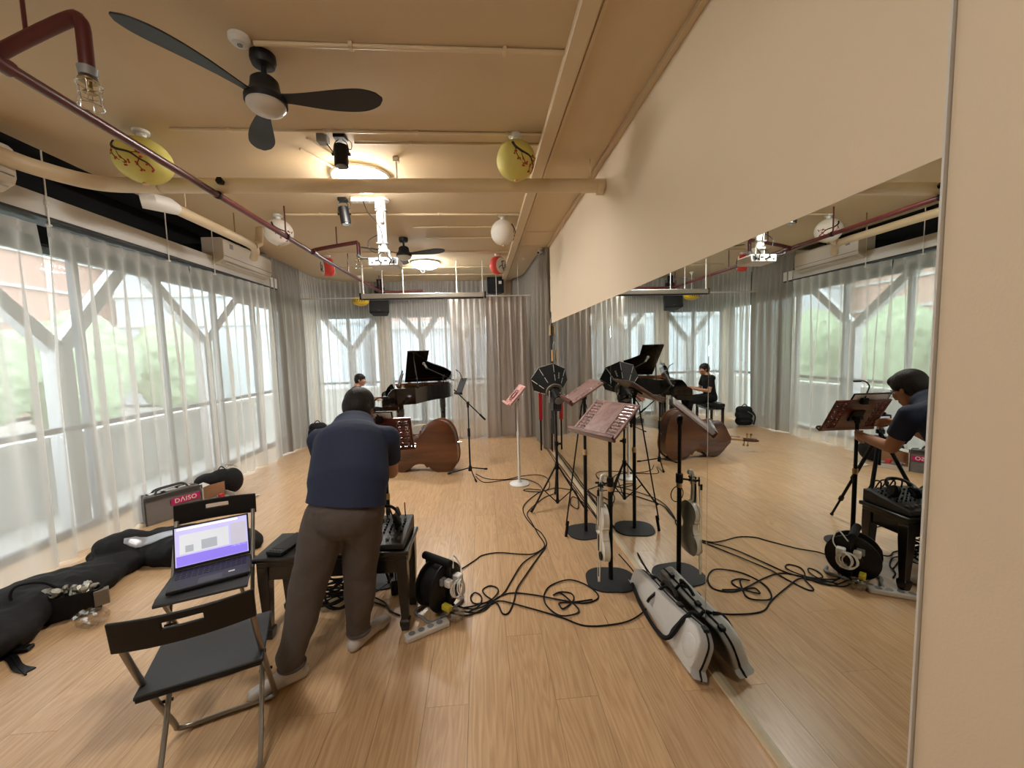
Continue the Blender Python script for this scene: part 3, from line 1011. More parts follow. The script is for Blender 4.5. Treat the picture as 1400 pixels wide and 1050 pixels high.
def branch_print(t, c, r, th0, mirror=1, blossom=True, dph=0.4):
    th0 -= 0.0
    r = (r[0] + 0.0005, r[1] + 0.0005)
    mb = MB()
    tr_ = [(0.0, 0.55), (0.1, 0.8), (0.28, 0.98), (0.42, 1.05), (0.62, 1.12), (0.8, 1.3), (1.0, 1.42), (1.15, 1.6)]
    tr_ = [(a * 1.55, b * 1.15 + dph) for a, b in tr_]
    pts = [on_ball(c, r, th0 + mirror * a, b) for a, b in tr_]
    pts = cr(pts, 4)
    mb.tube(pts, [0.0105 - 0.007 * i / len(pts) for i in range(len(pts))], 6)
    twigs = [((0.28, 0.98), (0.35, 1.25), (0.5, 1.45)), ((0.62, 1.12), (0.8, 1.08), (1.0, 1.05)), ((0.1, 0.8), (0.12, 1.05), (0.2, 1.25), (0.42, 1.5)), ((0.8, 1.3), (0.75, 1.5), (0.85, 1.7))]
    twigs = [[(a * 1.55, b * 1.15 + dph) for a, b in tw] for tw in twigs]
    for tw in twigs:
        p = cr([on_ball(c, r, th0 + mirror * a, b) for a, b in tw], 4)
        mb.tube(p, 0.003, 5)
    mb.build('painted_branch', M_ink, t)
    if blossom:
        rn = random.Random(5)
        bm_ = MB()
        for tw in twigs + [tr_[4:]]:
            for a, b in tw[1:]:
                for k in range(3):
                    p = on_ball(c, (r[0] - 0.001, r[1] - 0.001), th0 + mirror * (a + rn.uniform(-.08, .08)), b + rn.uniform(-.08, .08))
                    bm_.ball(p, 0.0075, 6, 4)
        o = bm_.build('painted_blossoms', M_blossom, t); o['kind'] = 'stuff'


def round_lantern(label, x, y, r, drop, m, th0, mirror, branch=True, ribs=True, group='paper lanterns'):
    t = thing('paper_lantern', label, 'lantern', (x, y, CZ), group=group)
    lantern_mount(t, drop + 0.02)
    c = (0, 0, -drop - r[1])
    prof = []
    n = 44
    for i in range(n + 1):
        ph = 0.10 + (PI - 0.2) * i / n
        q = r[0] * math.sin(ph) * (1.0 + (0.012 if (i % 2 and ribs) else 0))
        prof.append((q, c[2] + r[1] * math.cos(ph)))
    MB().lathe(prof, 32).build('shade', m, t, angle=60)
    if branch:
        branch_print(t, c, r, th0, mirror)
    MB().cyl((0, 0, c[2] - r[1] - 0.012), (0, 0, c[2] - r[1] + 0.002), 0.016, n=12).build('bottom_cap', M_oak, t)
    return t


round_lantern('yellow paper lantern with painted branch behind the red pipe on the left', -2.33, 3.1, (0.168, 0.150), 0.052, M_lyel, R(-132), 1)
round_lantern('yellow paper lantern with painted branch beside the ceiling trunking', 0.31, 3.08, (0.143, 0.140), 0.045, M_lyel, R(-105), 1)
round_lantern('white paper lantern with painted branch behind the red pipe on the left', -2.24, 4.8, (0.148, 0.145), 0.05, M_lwhite, R(-95), 1)
round_lantern('plain crinkled white paper lantern beside the ceiling trunking', 0.31, 4.82, (0.143, 0.148), 0.05, M_lwhite, R(-40), 1)
ly = round_lantern('crumpled golden yellow lantern hanging beside the corner loudspeaker', -2.40, 8.35, (0.160, 0.10), 0.40, M_lyel2, R(-100), 1, branch=False)
bb = MB()
for k in range(7):
    p = [on_ball((0, 0, -0.5), (0.163, 0.103), R(-150 + k * 17 + a), b) for a, b in ((0, 1.1), (4, 1.5), (-3, 1.9))]
    bb.tube(cr(p, 3), 0.005, 5)
bb.build('dark_crease', M_ink, ly)


def drum_lantern(label, x, y, az, drop):
    t = thing('paper_lantern', label, 'lantern', (x, y, CZ), group='paper lanterns')
    lantern_mount(t, drop + 0.01)
    # drum turned on its side: red band, white painted faces
    m = look((0, 0, -drop - 0.135), (math.cos(az), math.sin(az), -0.12)) @ Matrix.Rotation(R(-90), 4, 'X')
    MB().lathe([(0.125, -0.075), (0.140, -0.055), (0.145, 0.0), (0.140, 0.055), (0.125, 0.075)], 32, m).build('red_band', M_lred, t)
    for s in (1, -1):
        MB().lathe([(0.0, s * 0.098), (0.05, s * 0.095), (0.10, s * 0.085), (0.126, s * 0.074), (0.0, s * 0.07)], 32, m).build('white_face', M_lwhite, t)
    q = MB()
    for tw in (((-0.06, 0.08), (-0.02, 0.05), (0.0, 0.0), (0.02, -0.06)), ((0.0, 0.0), (0.05, 0.02), (0.07, 0.05)), ((-0.02, 0.05), (-0.07, 0.02), (-0.06, -0.03)), ((0.02, -0.06), (-0.03, -0.07))):
        for s in (1, -1):
            pts = cr([m @ V((a, b, s * (0.1 - 0.9 * (a * a + b * b)))) for a, b in tw], 4)
            q.tube(pts, 0.006, 5)
    q.build('painted_branch', M_ink, t)
    return t


drum_lantern('red and white drum lantern behind the red sprinkler branch', -2.40, 6.67, R(-150), 0.045)
drum_lantern('red and white drum lantern beside the far end of the trunking', 0.33, 6.67, R(-45), 0.045)

# spotlights
def spotlight(label, x, y, drop, L, tilt, az):
    t = thing('spotlight', label, 'spotlight', (x, y, CZ), group='black ceiling spotlights')
    MB().box((0, 0, -0.016), (0.085, 0.085, 0.032)).build('mounting_box', M_black, t, bevel=0.005)
    a = V((math.sin(tilt) * math.cos(az), math.sin(tilt) * math.sin(az), -math.cos(tilt)))
    c0 = V((0, 0, -drop))
    y_ = MB()
    for s in (-1, 1):
        y_.tube(cr([(s * 0.012, 0, -0.03), (s * 0.045, 0, -0.06), (s * 0.056, 0, -drop - L * 0.4)], 4), 0.004, 6)
    y_.build('yoke', M_black, t)
    b = MB(); b.cyl(c0, c0 + a * L, 0.050, n=24); b.build('lamp_body', M_black, t, bevel=0.004)
    MB().cyl(c0 + a * (L - 0.004), c0 + a * (L + 0.003), 0.042, n=24).build('lens', M_chrome, t)
    for s in (-1, 1):
        MB().cyl(c0 + a * L * 0.4 + V((s * 0.048, 0, 0)), c0 + a * L * 0.4 + V((s * 0.066, 0, 0)), 0.012, n=12).build('tilt_knob', M_black, t)
    MB().tube(cr([(0.03, 0, -0.02), (0.075, 0, -0.05), (0.07, 0, -0.10), (0.04, 0, -drop - 0.01)], 5), 0.003, 6).build('cable', M_black, t)
    return t


spotlight('black ceiling spotlight pointing straight down near the first lamp', -0.975, 3.12, 0.075, 0.15, R(3), R(-90))
spotlight('black ceiling spotlight hanging left of the projector pole', -1.36, 4.31, 0.09, 0.17, R(8), R(-10))

# white socket boxes and looms left of the projector pole
t = thing('socket_strip', 'cluster of white sockets and adaptors on the ceiling by the projector pole', 'socket strip', (-1.13, 4.3, CZ))
for i in range(4):
    MB().box((-0.11 + i * 0.062, 0, -0.022), (0.058, 0.075, 0.044)).build('socket', M_white, t, bevel=0.006)
MB().box((0.13, -0.02, -0.075), (0.055, 0.06, 0.09)).build('adaptor', M_white, t, bevel=0.008)
MB().box((0.155, -0.03, -0.19), (0.05, 0.05, 0.13)).build('power_brick', M_offwhite, t, bevel=0.008)
MB().tube(cr([(-0.02, -0.02, -0.04), (0.03, -0.05, -0.16), (0.1, -0.05, -0.24), (0.15, -0.04, -0.34), (0.16, -0.03, -0.46)], 6), 0.005, 6).build('cable', M_black, t)
t = thing('junction_box', 'grey ceiling junction box left of the near spotlight', 'junction box', (-1.10, 3.12, CZ))
MB().box((0, 0, -0.03), (0.075, 0.075, 0.06)).build('box', M_midgrey, t, bevel=0.008)
MB().tube(cr([(0.02, 0, -0.05), (0.07, 0.0, -0.12), (0.10, 0, -0.11)], 5), 0.004, 6).build('lead', M_black, t)
for (a, b, lb) in (((-1.22, 3.14), (-0.98, 3.72), 'cream conduit running diagonally to the near ring lamp'), ((-1.34, 3.3), (-1.2, 3.6), 'short cream conduit running diagonally left of the near ring lamp')):
    t = thing('ceiling_conduit', lb, 'conduit', (a[0], a[1], CZ - 0.02), group=CG)
    MB().cyl((a[0], a[1], CZ - 0.011), (b[0], b[1], CZ - 0.011), 0.009, n=8).build('pipe', M_cream, t, True)
t = thing('smoke_detector', 'round white detector beside the near fan mount', 'smoke detector', (-1.16, 2.22, CZ))
MB().lathe([(0, 0), (0.05, 0), (0.05, -0.02), (0.036, -0.036), (0.0, -0.04)], 24).build('body', M_white, t)
MB().cyl((0, 0, -0.038), (0, 0, -0.044), 0.012, n=12).build('sensor', M_midgrey, t)
t = thing('rubber_cap', 'small black cap on the thick cream cross pipe', 'cap', (-1.98, 3.38, 2.99))
MB().cyl((-1.98, 3.376, 2.99), (-1.98, 3.345, 2.99), 0.026, 0.030, 6).build('cap', M_black, t, True)
t = thing('hanging_ring', 'small white ring sign dangling under the far ring lamp', 'ring', (-0.93, 6.9, CZ))
MB().ring((0, 0, -0.2), 0.04, 0.009, axis=(0, 1, 0.2)).build('ring', M_white, t)
MB().cyl((0, 0, -0.16), (0, 0, -0.001), 0.003, n=6).build('thread', M_white, t)

# projector
pj = thing('projector', 'white projector hanging from a white ceiling pole', 'projector', (-0.97, 4.33, CZ))
MB().cyl((0, 0, -0.0005), (0, 0, -0.02), 0.07, n=24).build('ceiling_plate', M_white, pj)
MB().cyl((0, 0, -0.02), (0, 0, -0.52), 0.031, n=20).build('pole', M_offwhite, pj)
MB().tube(cr([(-0.045, 0.0, -0.02), (-0.05, 0, -0.12), (-0.048, 0, -0.5)], 5), 0.016, 10).build('cable_duct', M_offwhite, pj)
for z in (-0.12, -0.45):
    MB().box((-0.015, 0, z), (0.115, 0.075, 0.012)).build('strap', M_midgrey, pj, bevel=0.002)
br = MB()
br.box((0, 0, -0.53), (0.10, 0.10, 0.02)); br.box((-0.05, 0, -0.56), (0.012, 0.06, 0.07)); br.box((0.05, 0, -0.56), (0.012, 0.06, 0.07)); br.box((0, 0, -0.60), (0.2, 0.03, 0.012)); br.box((0, 0.06, -0.60), (0.03, 0.18, 0.012))
br.build('bracket', M_white, pj, bevel=0.003)
MB().box((0, 0.03, -0.655), (0.30, 0.25, 0.085)).build('body', M_offwhite, pj, bevel=0.012)
pt = MB()
for i, (w, h) in enumerate(((0.02, 0.012), (0.03, 0.014), (0.02, 0.012), (0.034, 0.012), (0.014, 0.014))):
    pt.box((-0.11 + i * 0.045, -0.096, -0.665 + (i % 2) * 0.02), (w, 0.004, h))
pt.build('ports', M_black, pj)
vt = MB()
for i in range(6):
    vt.box((0.105, -0.096, -0.625 - i * 0.009), (0.06, 0.003, 0.004))
vt.build('vents', M_darkgrey, pj)
cb = MB()
cb.tube(cr([(0.0, -0.02, -0.55), (-0.03, -0.09, -0.57), (-0.04, -0.13, -0.64), (-0.02, -0.10, -0.67)], 5), 0.006, 6)
cb.tube(cr([(0.02, -0.02, -0.55), (0.05, -0.10, -0.60), (0.09, -0.14, -0.65), (0.06, -0.10, -0.68)], 5), 0.006, 6)
cb.tube(cr([(0.09, -0.03, -0.60), (0.10, -0.10, -0.62), (0.11, -0.12, -0.66), (0.10, -0.10, -0.67)], 5), 0.007, 6)
cb.tube(cr([(-0.04, 0.0, -0.35), (-0.16, 0.0, -0.42), (-0.14, -0.02, -0.52), (-0.04, -0.02, -0.56)], 5), 0.004, 6)
cb.build('cables', M_black, pj)
MB().lathe([(0, 0.0), (0.035, 0.0), (0.035, 0.02), (0, 0.02)], 20, look((0.07, 0.155, -0.655), (0, 0, -1), (0, 1, 0))).build('lens', M_black, pj)
MB().tube(cr([(-0.14, -0.08, -0.62), (-0.21, -0.1, -0.62), (-0.24, -0.1, -0.60)], 4), 0.009, 6).build('antenna_lead', M_black, pj)

# air conditioners
def air_con(label, x, y0, y1, z0, zt):
    t = thing('wall_air_conditioner', label, 'air conditioner', (x - 0.12, (y0 + y1) / 2, z0), group='wall air conditioners')
    prof = [(-0.26, 0.0), (-0.10, 0.0), (-0.015, 0.05), (0.0, 0.09), (0.0, zt - z0 - 0.03), (-0.03, zt - z0), (-0.26, zt - z0)]
    m = frame((x, y0, z0), (1, 0, 0), (0, 0, 1), (0, -1, 0))
    MB().prism(prof, -(y1 - y0), 0, m).build('body', mat('ac_plastic', (214, 207, 194), 0.4, var=0.02), t, True, bevel=0.008)
    MB().box((x - 0.055, (y0 + y1) / 2, z0 + 0.018), (0.09, y1 - y0 - 0.1, 0.012), None).build('louvre', M_offwhite, t, True, bevel=0.003)
    MB().bx(x - 0.002, x + 0.003, y0 + 0.02, y1 - 0.02, z0 + 0.095, z0 + 0.103).build('panel_seam', M_midgrey, t, True)
    MB().bx(x - 0.001, x + 0.002, y0 + 0.13, y0 + 0.20, zt - 0.11, zt - 0.05).build('display', M_midgrey, t, True)
    MB().bx(x - 0.53, x - 0.26, y0 + 0.1, y1 - 0.1, z0 + 0.05, zt - 0.05).build('rear_bracket', M_black_void, t, True)
    return t


air_con('white wall air conditioner above the pelmet before the grey curtain', -3.14, 5.28, 6.42, 2.80, 3.12)
air_con('white wall air conditioner cut off by the left frame edge', -3.14, 1.95, 3.08, 2.79, 3.10)

# corner loudspeakers
def loudspeaker(label, x, y, z0, w, h, d, rz, tiltdeg, bracket=True):
    t = thing('loudspeaker', label, 'loudspeaker', (x, y, z0), rz, group='black loudspeakers near the ceiling')
    m = Matrix.Translation((0, 0, h / 2)) @ Matrix.Rotation(R(tiltdeg), 4, 'X')
    MB().prism([(-w / 2, -d / 2), (w / 2, -d / 2), (w * 0.36, d / 2), (-w * 0.36, d / 2)], -h / 2, h / 2, m).build('cabinet', M_blackmat, t, bevel=0.012)
    MB().box((0, -d / 2 - 0.004, 0), (w - 0.03, 0.012, h - 0.04), m).build('grille', mat('speaker_grille', (30, 30, 31), 0.8, var=0.3, scale=400), t, bevel=0.004)
    MB().box((0, -d / 2 - 0.012, -h * 0.36), (0.05, 0.004, 0.012), m).build('badge', M_darkgrey, t)
    if bracket:
        MB().box((0, d / 2 - 0.02, h + 0.12), (0.2, 0.12, 0.24)).build('bracket', M_blackmat, t, bevel=0.01)
        MB().box((0, d / 2 - 0.04, h - 0.01), (0.32, 0.1, 0.05)).build('bracket_arm', M_blackmat, t, bevel=0.01)
        MB().bx(-0.05, 0.05, d / 2 - 0.06, d / 2 + 0.02, h + 0.2, CZ - z0 - 0.002).build('ceiling_post', M_blackmat, t)
    return t


loudspeaker('large black loudspeaker in the back corner behind the screen case', -2.09, 8.62, 2.46, 0.40, 0.36, 0.26, R(8), -12)
sp2 = loudspeaker('black box loudspeaker high on the back wall right of the screen case', 0.36, 8.72, 2.88, 0.36, 0.335, 0.2, 0, 0, False)
MB().box((0.10, -0.115, 0.22), (0.06, 0.006, 0.06)).build('white_label', M_white, sp2)
# small wall sensor and the little dome behind the trunking
t = thing('dome_camera', 'small white dome on the ceiling beside the trunking end', 'camera', (0.78, 6.9, CZ))
MB().lathe([(0, 0), (0.03, 0), (0.03, -0.03), (0.0, -0.045)], 16).build('dome', M_white, t)
t = thing('security_camera', 'small white security camera at the far end of the right wall', 'camera', (0.98, 6.3, CZ))
MB().box((0, 0, -0.02), (0.05, 0.05, 0.04)).build('mount', M_white, t, bevel=0.006)
MB().cyl((0.02, 0.0, -0.06), (-0.04, -0.08, -0.09), 0.025, n=14).build('camera_body', M_white, t)
MB().cyl((-0.04, -0.08, -0.09), (-0.043, -0.085, -0.092), 0.018, n=14).build('lens', M_black, t)

# ------------------------------------------------------------------ grand piano
pz = R(14)
pno = thing('grand_piano', 'black lacquered grand piano with raised lid before the back curtains', 'piano', (-1.93, 7.85, 0), pz)
# local: x from the keyboard to the tail, +y bass side (away), -y treble side (toward camera)
HW = 0.70


def piano_outline(inset=0.0, x0=0.0):
    i = inset
    pts = [(x0, HW - i), (1.34 - i, HW - i)]
    curve = cr([(1.34 - i, HW - i, 0), (1.43 - i, HW - 0.12 - i * .5, 0), (1.44 - i, HW - 0.30, 0), (1.37 - i, 0.22 + i * .6, 0), (1.20 - i * .8, 0.03 + i * .8, 0), (1.0 - i * .7, -0.13 + i, 0), (0.85 - i * .7, -0.28 + i, 0), (0.69 - i * .7, -0.50 + i, 0), (0.56, -HW + i, 0)], 5)
    pts += [(p.x, p.y) for p in curve[1:]]
    pts += [(x0, -HW + i)]
    return pts


out = piano_outline(0, 0.20)
inn = piano_outline(0.045, 0.245)
mb = MB()
n = len(out)
vs = []
for (L, z) in ((out, 0.70), (out, 1.00), (inn, 1.00), (inn, 0.90)):
    vs += [V((p[0], p[1], z)) for p in L]
fs = []
for k in range(3):
    for i in range(n):
        j = (i + 1) % n
        fs.append((k * n + i, k * n + j, (k + 1) * n + j, (k + 1) * n + i))
fs.append(tuple(range(n))[::-1])
mb.add(vs, fs)
mb.build('case', M_piano, pno, angle=30)
MB().prism(piano_outline(0.05, 0.26), 0.885, 0.90).build('soundboard', M_maple, pno)
MB().prism(piano_outline(0.075, 0.36), 0.925, 0.94).build('iron_frame', M_brass, pno)
MB().prism([(p[0], p[1]) for p in piano_outline(0.0455, 0.2455)], 0.965, 0.975).build('inner_rim', wood('piano_inner_veneer', (110, 62, 38), (140, 84, 54), 0.35), pno) if False else None
st = MB()
for i in range(26):
    yy = 0.60 - i * 0.043
    xe = 1.28 if yy > 0.35 else max(0.55, 1.28 - (0.35 - yy) * 0.85)
    st.cyl((0.40, yy, 0.948), (xe, yy, 0.952), 0.0016, n=5)
o = st.build('strings', M_brass, pno); o['kind'] = 'stuff'
ir = MB()
inn2 = piano_outline(0.0452, 0.2452)
inn3 = piano_outline(0.052, 0.252)
vs = [V((p[0], p[1], 1.000)) for p in inn2] + [V((p[0], p[1], 0.94)) for p in inn2] + [V((p[0], p[1], 0.94)) for p in inn3] + [V((p[0], p[1], 1.0)) for p in inn3]
k = len(inn2)
fs = []
for a in range(4):
    b = (a + 1) % 4
    for i in range(k):
        j = (i + 1) % k
        fs.append((a * k + i, a * k + j, b * k + j, b * k + i))
ir.add(vs, fs)
ir.build('inner_rim', wood('piano_inner_veneer', (110, 62, 38), (140, 84, 54), 0.35), pno)
kb = MB(); kb.bx(-0.02, 0.25, -HW, HW, 0.60, 0.70); kb.bx(-0.03, 0.0, -HW, HW, 0.62, 0.735)
kb.build('keybed', M_piano, pno, bevel=0.008)
for s in (1, -1):
    mb = MB()
    prof = [(-0.03, 0.70), (0.24, 0.70), (0.24, 1.00), (0.16, 0.99), (0.10, 0.93), (0.06, 0.86), (-0.01, 0.83), (-0.03, 0.79)]
    m = frame((0, s * HW - 0.0275 * s - 0.0275, 0), (1, 0, 0), (0, 0, 1), (0, -1, 0))
    mb.prism(prof, -0.055, 0, m)
    mb.build('key_arm', M_piano, pno, bevel=0.006)
M_ivory = mat('ivory_key', (238, 234, 222), 0.25, var=0.02)
kw = (2 * HW - 0.13) / 52
wkeys = MB().box((0.075, 0, 0.742), (0.14, kw - 0.0016, 0.02)).build('white_key', M_ivory, pno)
wkeys.location = (0, -HW + 0.065 + kw / 2, 0)
for i in range(1, 52):
    o = bpy.data.objects.new('white_key', wkeys.data); col.objects.link(o); o.parent = pno
    o.location = (0, -HW + 0.065 + kw * (i + 0.5), 0)
first = None
for i in range(51):
    if (i + 5) % 7 in (2, 6):
        continue
    if first is None:
        first = MB().box((0.10, 0, 0.757), (0.09, kw * 0.5, 0.014)).build('black_key', M_piano, pno)
        o = first
    else:
        o = bpy.data.objects.new('black_key', first.data); col.objects.link(o); o.parent = pno
    o.location = (0, -HW + 0.065 + kw * (i + 1), 0)
MB().bx(0.145, 0.20, -HW + 0.056, HW - 0.056, 0.70, 0.93).build('fallboard', M_piano, pno, bevel=0.006)
# music desk and sheet rest
m = look((0.30, 0.05, 0.985), (0.30, 0, 1.0), (1, 0, -.3))
MB().box((0, 0.14, 0), (0.78, 0.28, 0.018), m).build('music_desk', M_piano, pno, bevel=0.004)
# lid: hinged along the bass side and propped open
ang = R(27)
lm = Matrix.Translation((0, HW + 0.005, 1.012)) @ Matrix.Rotation(-ang, 4, 'X') @ Matrix.Translation((0, -HW, 0))
lid = [(p[0] * 1.0, p[1] * 1.0) for p in piano_outline(-0.012, 0.46)]
MB().prism(lid, 0, 0.020, lm).build('lid', M_piano, pno, angle=30)
MB().bx(0.47, 0.86, -HW + 0.0, HW - 0.02, 0.0205, 0.036, lm).build('lid_front_flap', M_piano, pno, bevel=0.003)
for xx in (0.55, 1.2):
    MB().box((xx, HW + 0.004, 1.007), (0.07, 0.016, 0.020)).build('hinge', M_brass, pno)
p0 = V((0.62, -0.635, 0.985)); p1 = lm @ V((0.585, -0.50, -0.004))
MB().cyl(p0, p1, 0.011, n=10).build('lid_prop', M_piano, pno)


def piano_leg(x, y, name='leg'):
    l = MB().lathe([(0.0, 0.60), (0.062, 0.60), (0.062, 0.50), (0.050, 0.47), (0.056, 0.45), (0.048, 0.30), (0.030, 0.10), (0.036, 0.075), (0.026, 0.06), (0.0, 0.06)], 8, Matrix.Translation((x, y, 0)))
    o = l.build('leg', M_piano, pno)
    c = MB(); c.cyl((x, y - 0.014, 0.032), (x, y + 0.014, 0.032), 0.032, n=14); c.box((x, y, 0.062), (0.034, 0.044, 0.02))
    c.build('caster', M_brass, o)


piano_leg(0.30, -0.52); piano_leg(0.30, 0.52); 
l = MB().lathe([(0.0, 0.71), (0.062, 0.71), (0.062, 0.50), (0.050, 0.47), (0.056, 0.45), (0.048, 0.30), (0.030, 0.10), (0.036, 0.075), (0.026, 0.06), (0.0, 0.06)], 8, Matrix.Translation((1.18, 0.18, 0)))
o = l.build('leg', M_piano, pno)
c = MB(); c.cyl((1.18, 0.166, 0.032), (1.18, 0.194, 0.032), 0.032, n=14); c.box((1.18, 0.18, 0.062), (0.034, 0.044, 0.02)); c.build('caster', M_brass, o)
MB().bx(0.26, 0.34, -0.60, -0.44, 0.6, 0.70).build('leg_block', M_piano, pno)
MB().bx(0.26, 0.34, 0.44, 0.60, 0.6, 0.70).build('leg_block', M_piano, pno)
ly_ = MB()
ly_.bx(0.33, 0.37, -0.12, -0.09, 0.10, 0.70); ly_.bx(0.33, 0.37, 0.09, 0.12, 0.10, 0.70); ly_.bx(0.27, 0.40, -0.15, 0.15, 0.06, 0.14)
ly_.build('pedal_lyre', M_piano, pno, bevel=0.006)
for k in (-0.08, 0, 0.08):
    MB().box((0.215, k, 0.075), (0.13, 0.03, 0.012)).build('pedal', M_brass, pno, bevel=0.005)
# open score on the desk and a tablet
t = thing('score', 'dark backed score standing open on the piano music desk', 'score', (-1.66, 7.95, 1.0), pz)
m = look((0, -0.02, 0.02), (0.30, 0, 1.0), (1, 0, -.3))
MB().box((0, 0.15, 0.016), (0.44, 0.29, 0.008), m).build('cover', M_black, t)
MB().box((0, 0.15, 0.022), (0.42, 0.27, 0.004), m).build('page', M_white, t)

# piano bench
pb = thing('piano_stool', 'black upholstered piano stool under the seated pianist', 'stool', (-2.40, 7.62, 0), R(10))
MB().box((0, 0, 0.455), (0.36, 0.62, 0.07)).build('cushion', mat('black_leather', (24, 23, 24), 0.4, var=0.2, bump=0.2), pb, bevel=0.02, seg=3)
fr = MB(); fr.box((0, 0, 0.395), (0.34, 0.60, 0.05)); fr.build('apron', M_piano, pb, bevel=0.004)
for sx in (-1, 1):
    for sy in (-1, 1):
        MB().box((sx * 0.145, sy * 0.27, 0.185), (0.045, 0.045, 0.37)).build('leg', M_piano, pb, bevel=0.005)
for s in (-1, 1):
    MB().cyl((0.0, s * 0.30, 0.40), (0, s * 0.335, 0.40), 0.024, n=14).build('height_knob', M_black, pb)

# ------------------------------------------------------------------ double bass lying on its side
db = thing('double_bass', 'brown varnished double bass lying on its side on the floor', 'double bass', (-0.58, 5.42, 0), R(180 - 8))
# local: x from the tail end to the neck, z across the bouts, y: back toward camera is +y here (rotated half a turn)
half = [(0.0, 0.06), (0.01, 0.17), (0.06, 0.28), (0.16, 0.345), (0.28, 0.345), (0.38, 0.30), (0.43, 0.245), (0.455, 0.255), (0.47, 0.235), (0.50, 0.195), (0.57, 0.185), (0.64, 0.205), (0.68, 0.24), (0.70, 0.235), (0.73, 0.25), (0.80, 0.262), (0.88, 0.235), (0.95, 0.17), (1.01, 0.09), (1.06, 0.035)]
hp = cr([(a, b, 0) for a, b in half], 4)
poly = [(p.x, p.y) for p in hp] + [(p.x, -p.y) for p in reversed(hp)]
tilt = math.atan2(0.352 - 0.267, 0.22 - 0.80)       # both bouts touch the floor
bm_ = Matrix.Translation((0, 0, 0.352)) @ Matrix.Rotation(math.atan2(0.085, 0.58), 4, 'Y') @ Matrix.Translation((-0.22, 0, 0))
# plane x-z outline, thickness along y
toxz = frame((0, 0, 0), (1, 0, 0), (0, 0, 1), (0, -1, 0))


def bass_plate(y0, y1, grow, name, m, dome=0.0):
    mb = MB()
    cx = 0.5
    P = [(p[0] + (grow if p[0] > 0.5 else -grow) * 0.6, p[1] * (1 + grow * 3)) for p in poly]
    n = len(P)
    vs = []
    lv = [(1.0, y0, 0), (1.0, y1, 0)]
    rings = [(1.0, y0), (1.0, y1)]
    for sc_, f in ((0.92, 0.55), (0.75, 0.85), (0.4, 0.97)):
        rings.append((sc_, y1 + dome * f))
    for (s_, yy) in rings:
        for p in P:
            vs.append(bm_ @ toxz @ V((0.5 + (p[0] - 0.5) * (s_ if s_ < 1 else 1), p[1] * s_, -yy)))
    fs = []
    for r in range(len(rings) - 1):
        for i in range(n):
            j = (i + 1) % n
            fs.append((r * n + i, r * n + j, (r + 1) * n + j, (r + 1) * n + i))
    fs.append(tuple(range(n))[::-1])
    fs.append(tuple((len(rings) - 1) * n + i for i in range(n)))
    mb.add(vs, fs)
    return mb.build(name, m, db, angle=30)


M_bassrib = wood('bass_rib', (66, 28, 12), (92, 44, 20), 0.25, 0.6, 0, 0.5, 3.0)
bass_plate(0.085, 0.097, 0.012, 'back', M_bass, 0.012)
mb = MB(); mb.prism([(p[0], p[1]) for p in poly], -0.085, 0.085, bm_ @ toxz); mb.build('ribs', M_bassrib, db, angle=30)
bass_plate(-0.085, -0.097, 0.012, 'front', wood('bass_top', (128, 70, 28), (150, 88, 40), 0.25, 0.6, 0, 0.5, 3.0), -0.025)
for s in (1, -1):
    pts = [bm_ @ V((0.42 + a, -0.135, s * (0.15 + b))) for a, b in ((0.10, 0.02), (0.08, -0.02), (0.0, 0.0), (-0.08, 0.03), (-0.10, -0.01))]
    MB().tube(cr(pts, 4), 0.008, 6).build('f_hole', M_black, db)
B_ = lambda x, y, z: bm_ @ V((x, y, z))
neck = MB(); neck.tube([B_(1.0, -0.05, 0), B_(1.06, -0.075, 0), B_(1.3, -0.085, 0), B_(1.44, -0.085, 0)], [0.05, 0.032, 0.026, 0.024], 10); neck.build('neck', M_maple, db)
MB().box((1.09, -0.125, 0), (0.66, 0.022, 0.06), bm_).build('fingerboard', M_piano, db, bevel=0.008)
hd = MB(); hd.box((1.53, -0.08, 0), (0.20, 0.05, 0.05), bm_); hd.tube([B_(1.62, -0.08, 0), B_(1.66, -0.09, 0), B_(1.69, -0.075, 0), B_(1.68, -0.055, 0), B_(1.655, -0.06, 0)], [0.03, 0.03, 0.026, 0.022, 0.018], 8)
hd.build('pegbox_and_scroll', M_bassrib, db, bevel=0.006)
for i in range(4):
    s = 1 if i % 2 else -1
    mb = MB(); mb.cyl(B_(1.47 + i * 0.035, -0.08, s * 0.02), B_(1.47 + i * 0.035, -0.08, s * 0.075), 0.006, n=8); mb.box((1.47 + i * 0.035, -0.08, s * 0.085), (0.035, 0.008, 0.03), bm_)
    mb.build('tuning_peg', M_brass, db)
MB().box((0.40, -0.165, 0), (0.014, 0.13, 0.13), bm_).build('bridge', M_maple, db, bevel=0.006)
MB().prism([(0.10, -0.03), (0.10, 0.03), (0.30, 0.045), (0.30, -0.045)], 0.16, 0.175, bm_ @ toxz).build('tailpiece', M_piano, db)
for i in range(4):
    a = (i - 1.5)
    MB().tube([B_(0.30, -0.172, a * 0.022), B_(0.40, -0.232, a * 0.026), B_(1.43, -0.142, a * 0.010)], 0.0016, 5).build('string', M_metal, db)
MB().cyl(B_(-0.005, 0, 0), B_(-0.06, 0, 0), 0.016, 0.01).build('endpin', M_chrome, db)

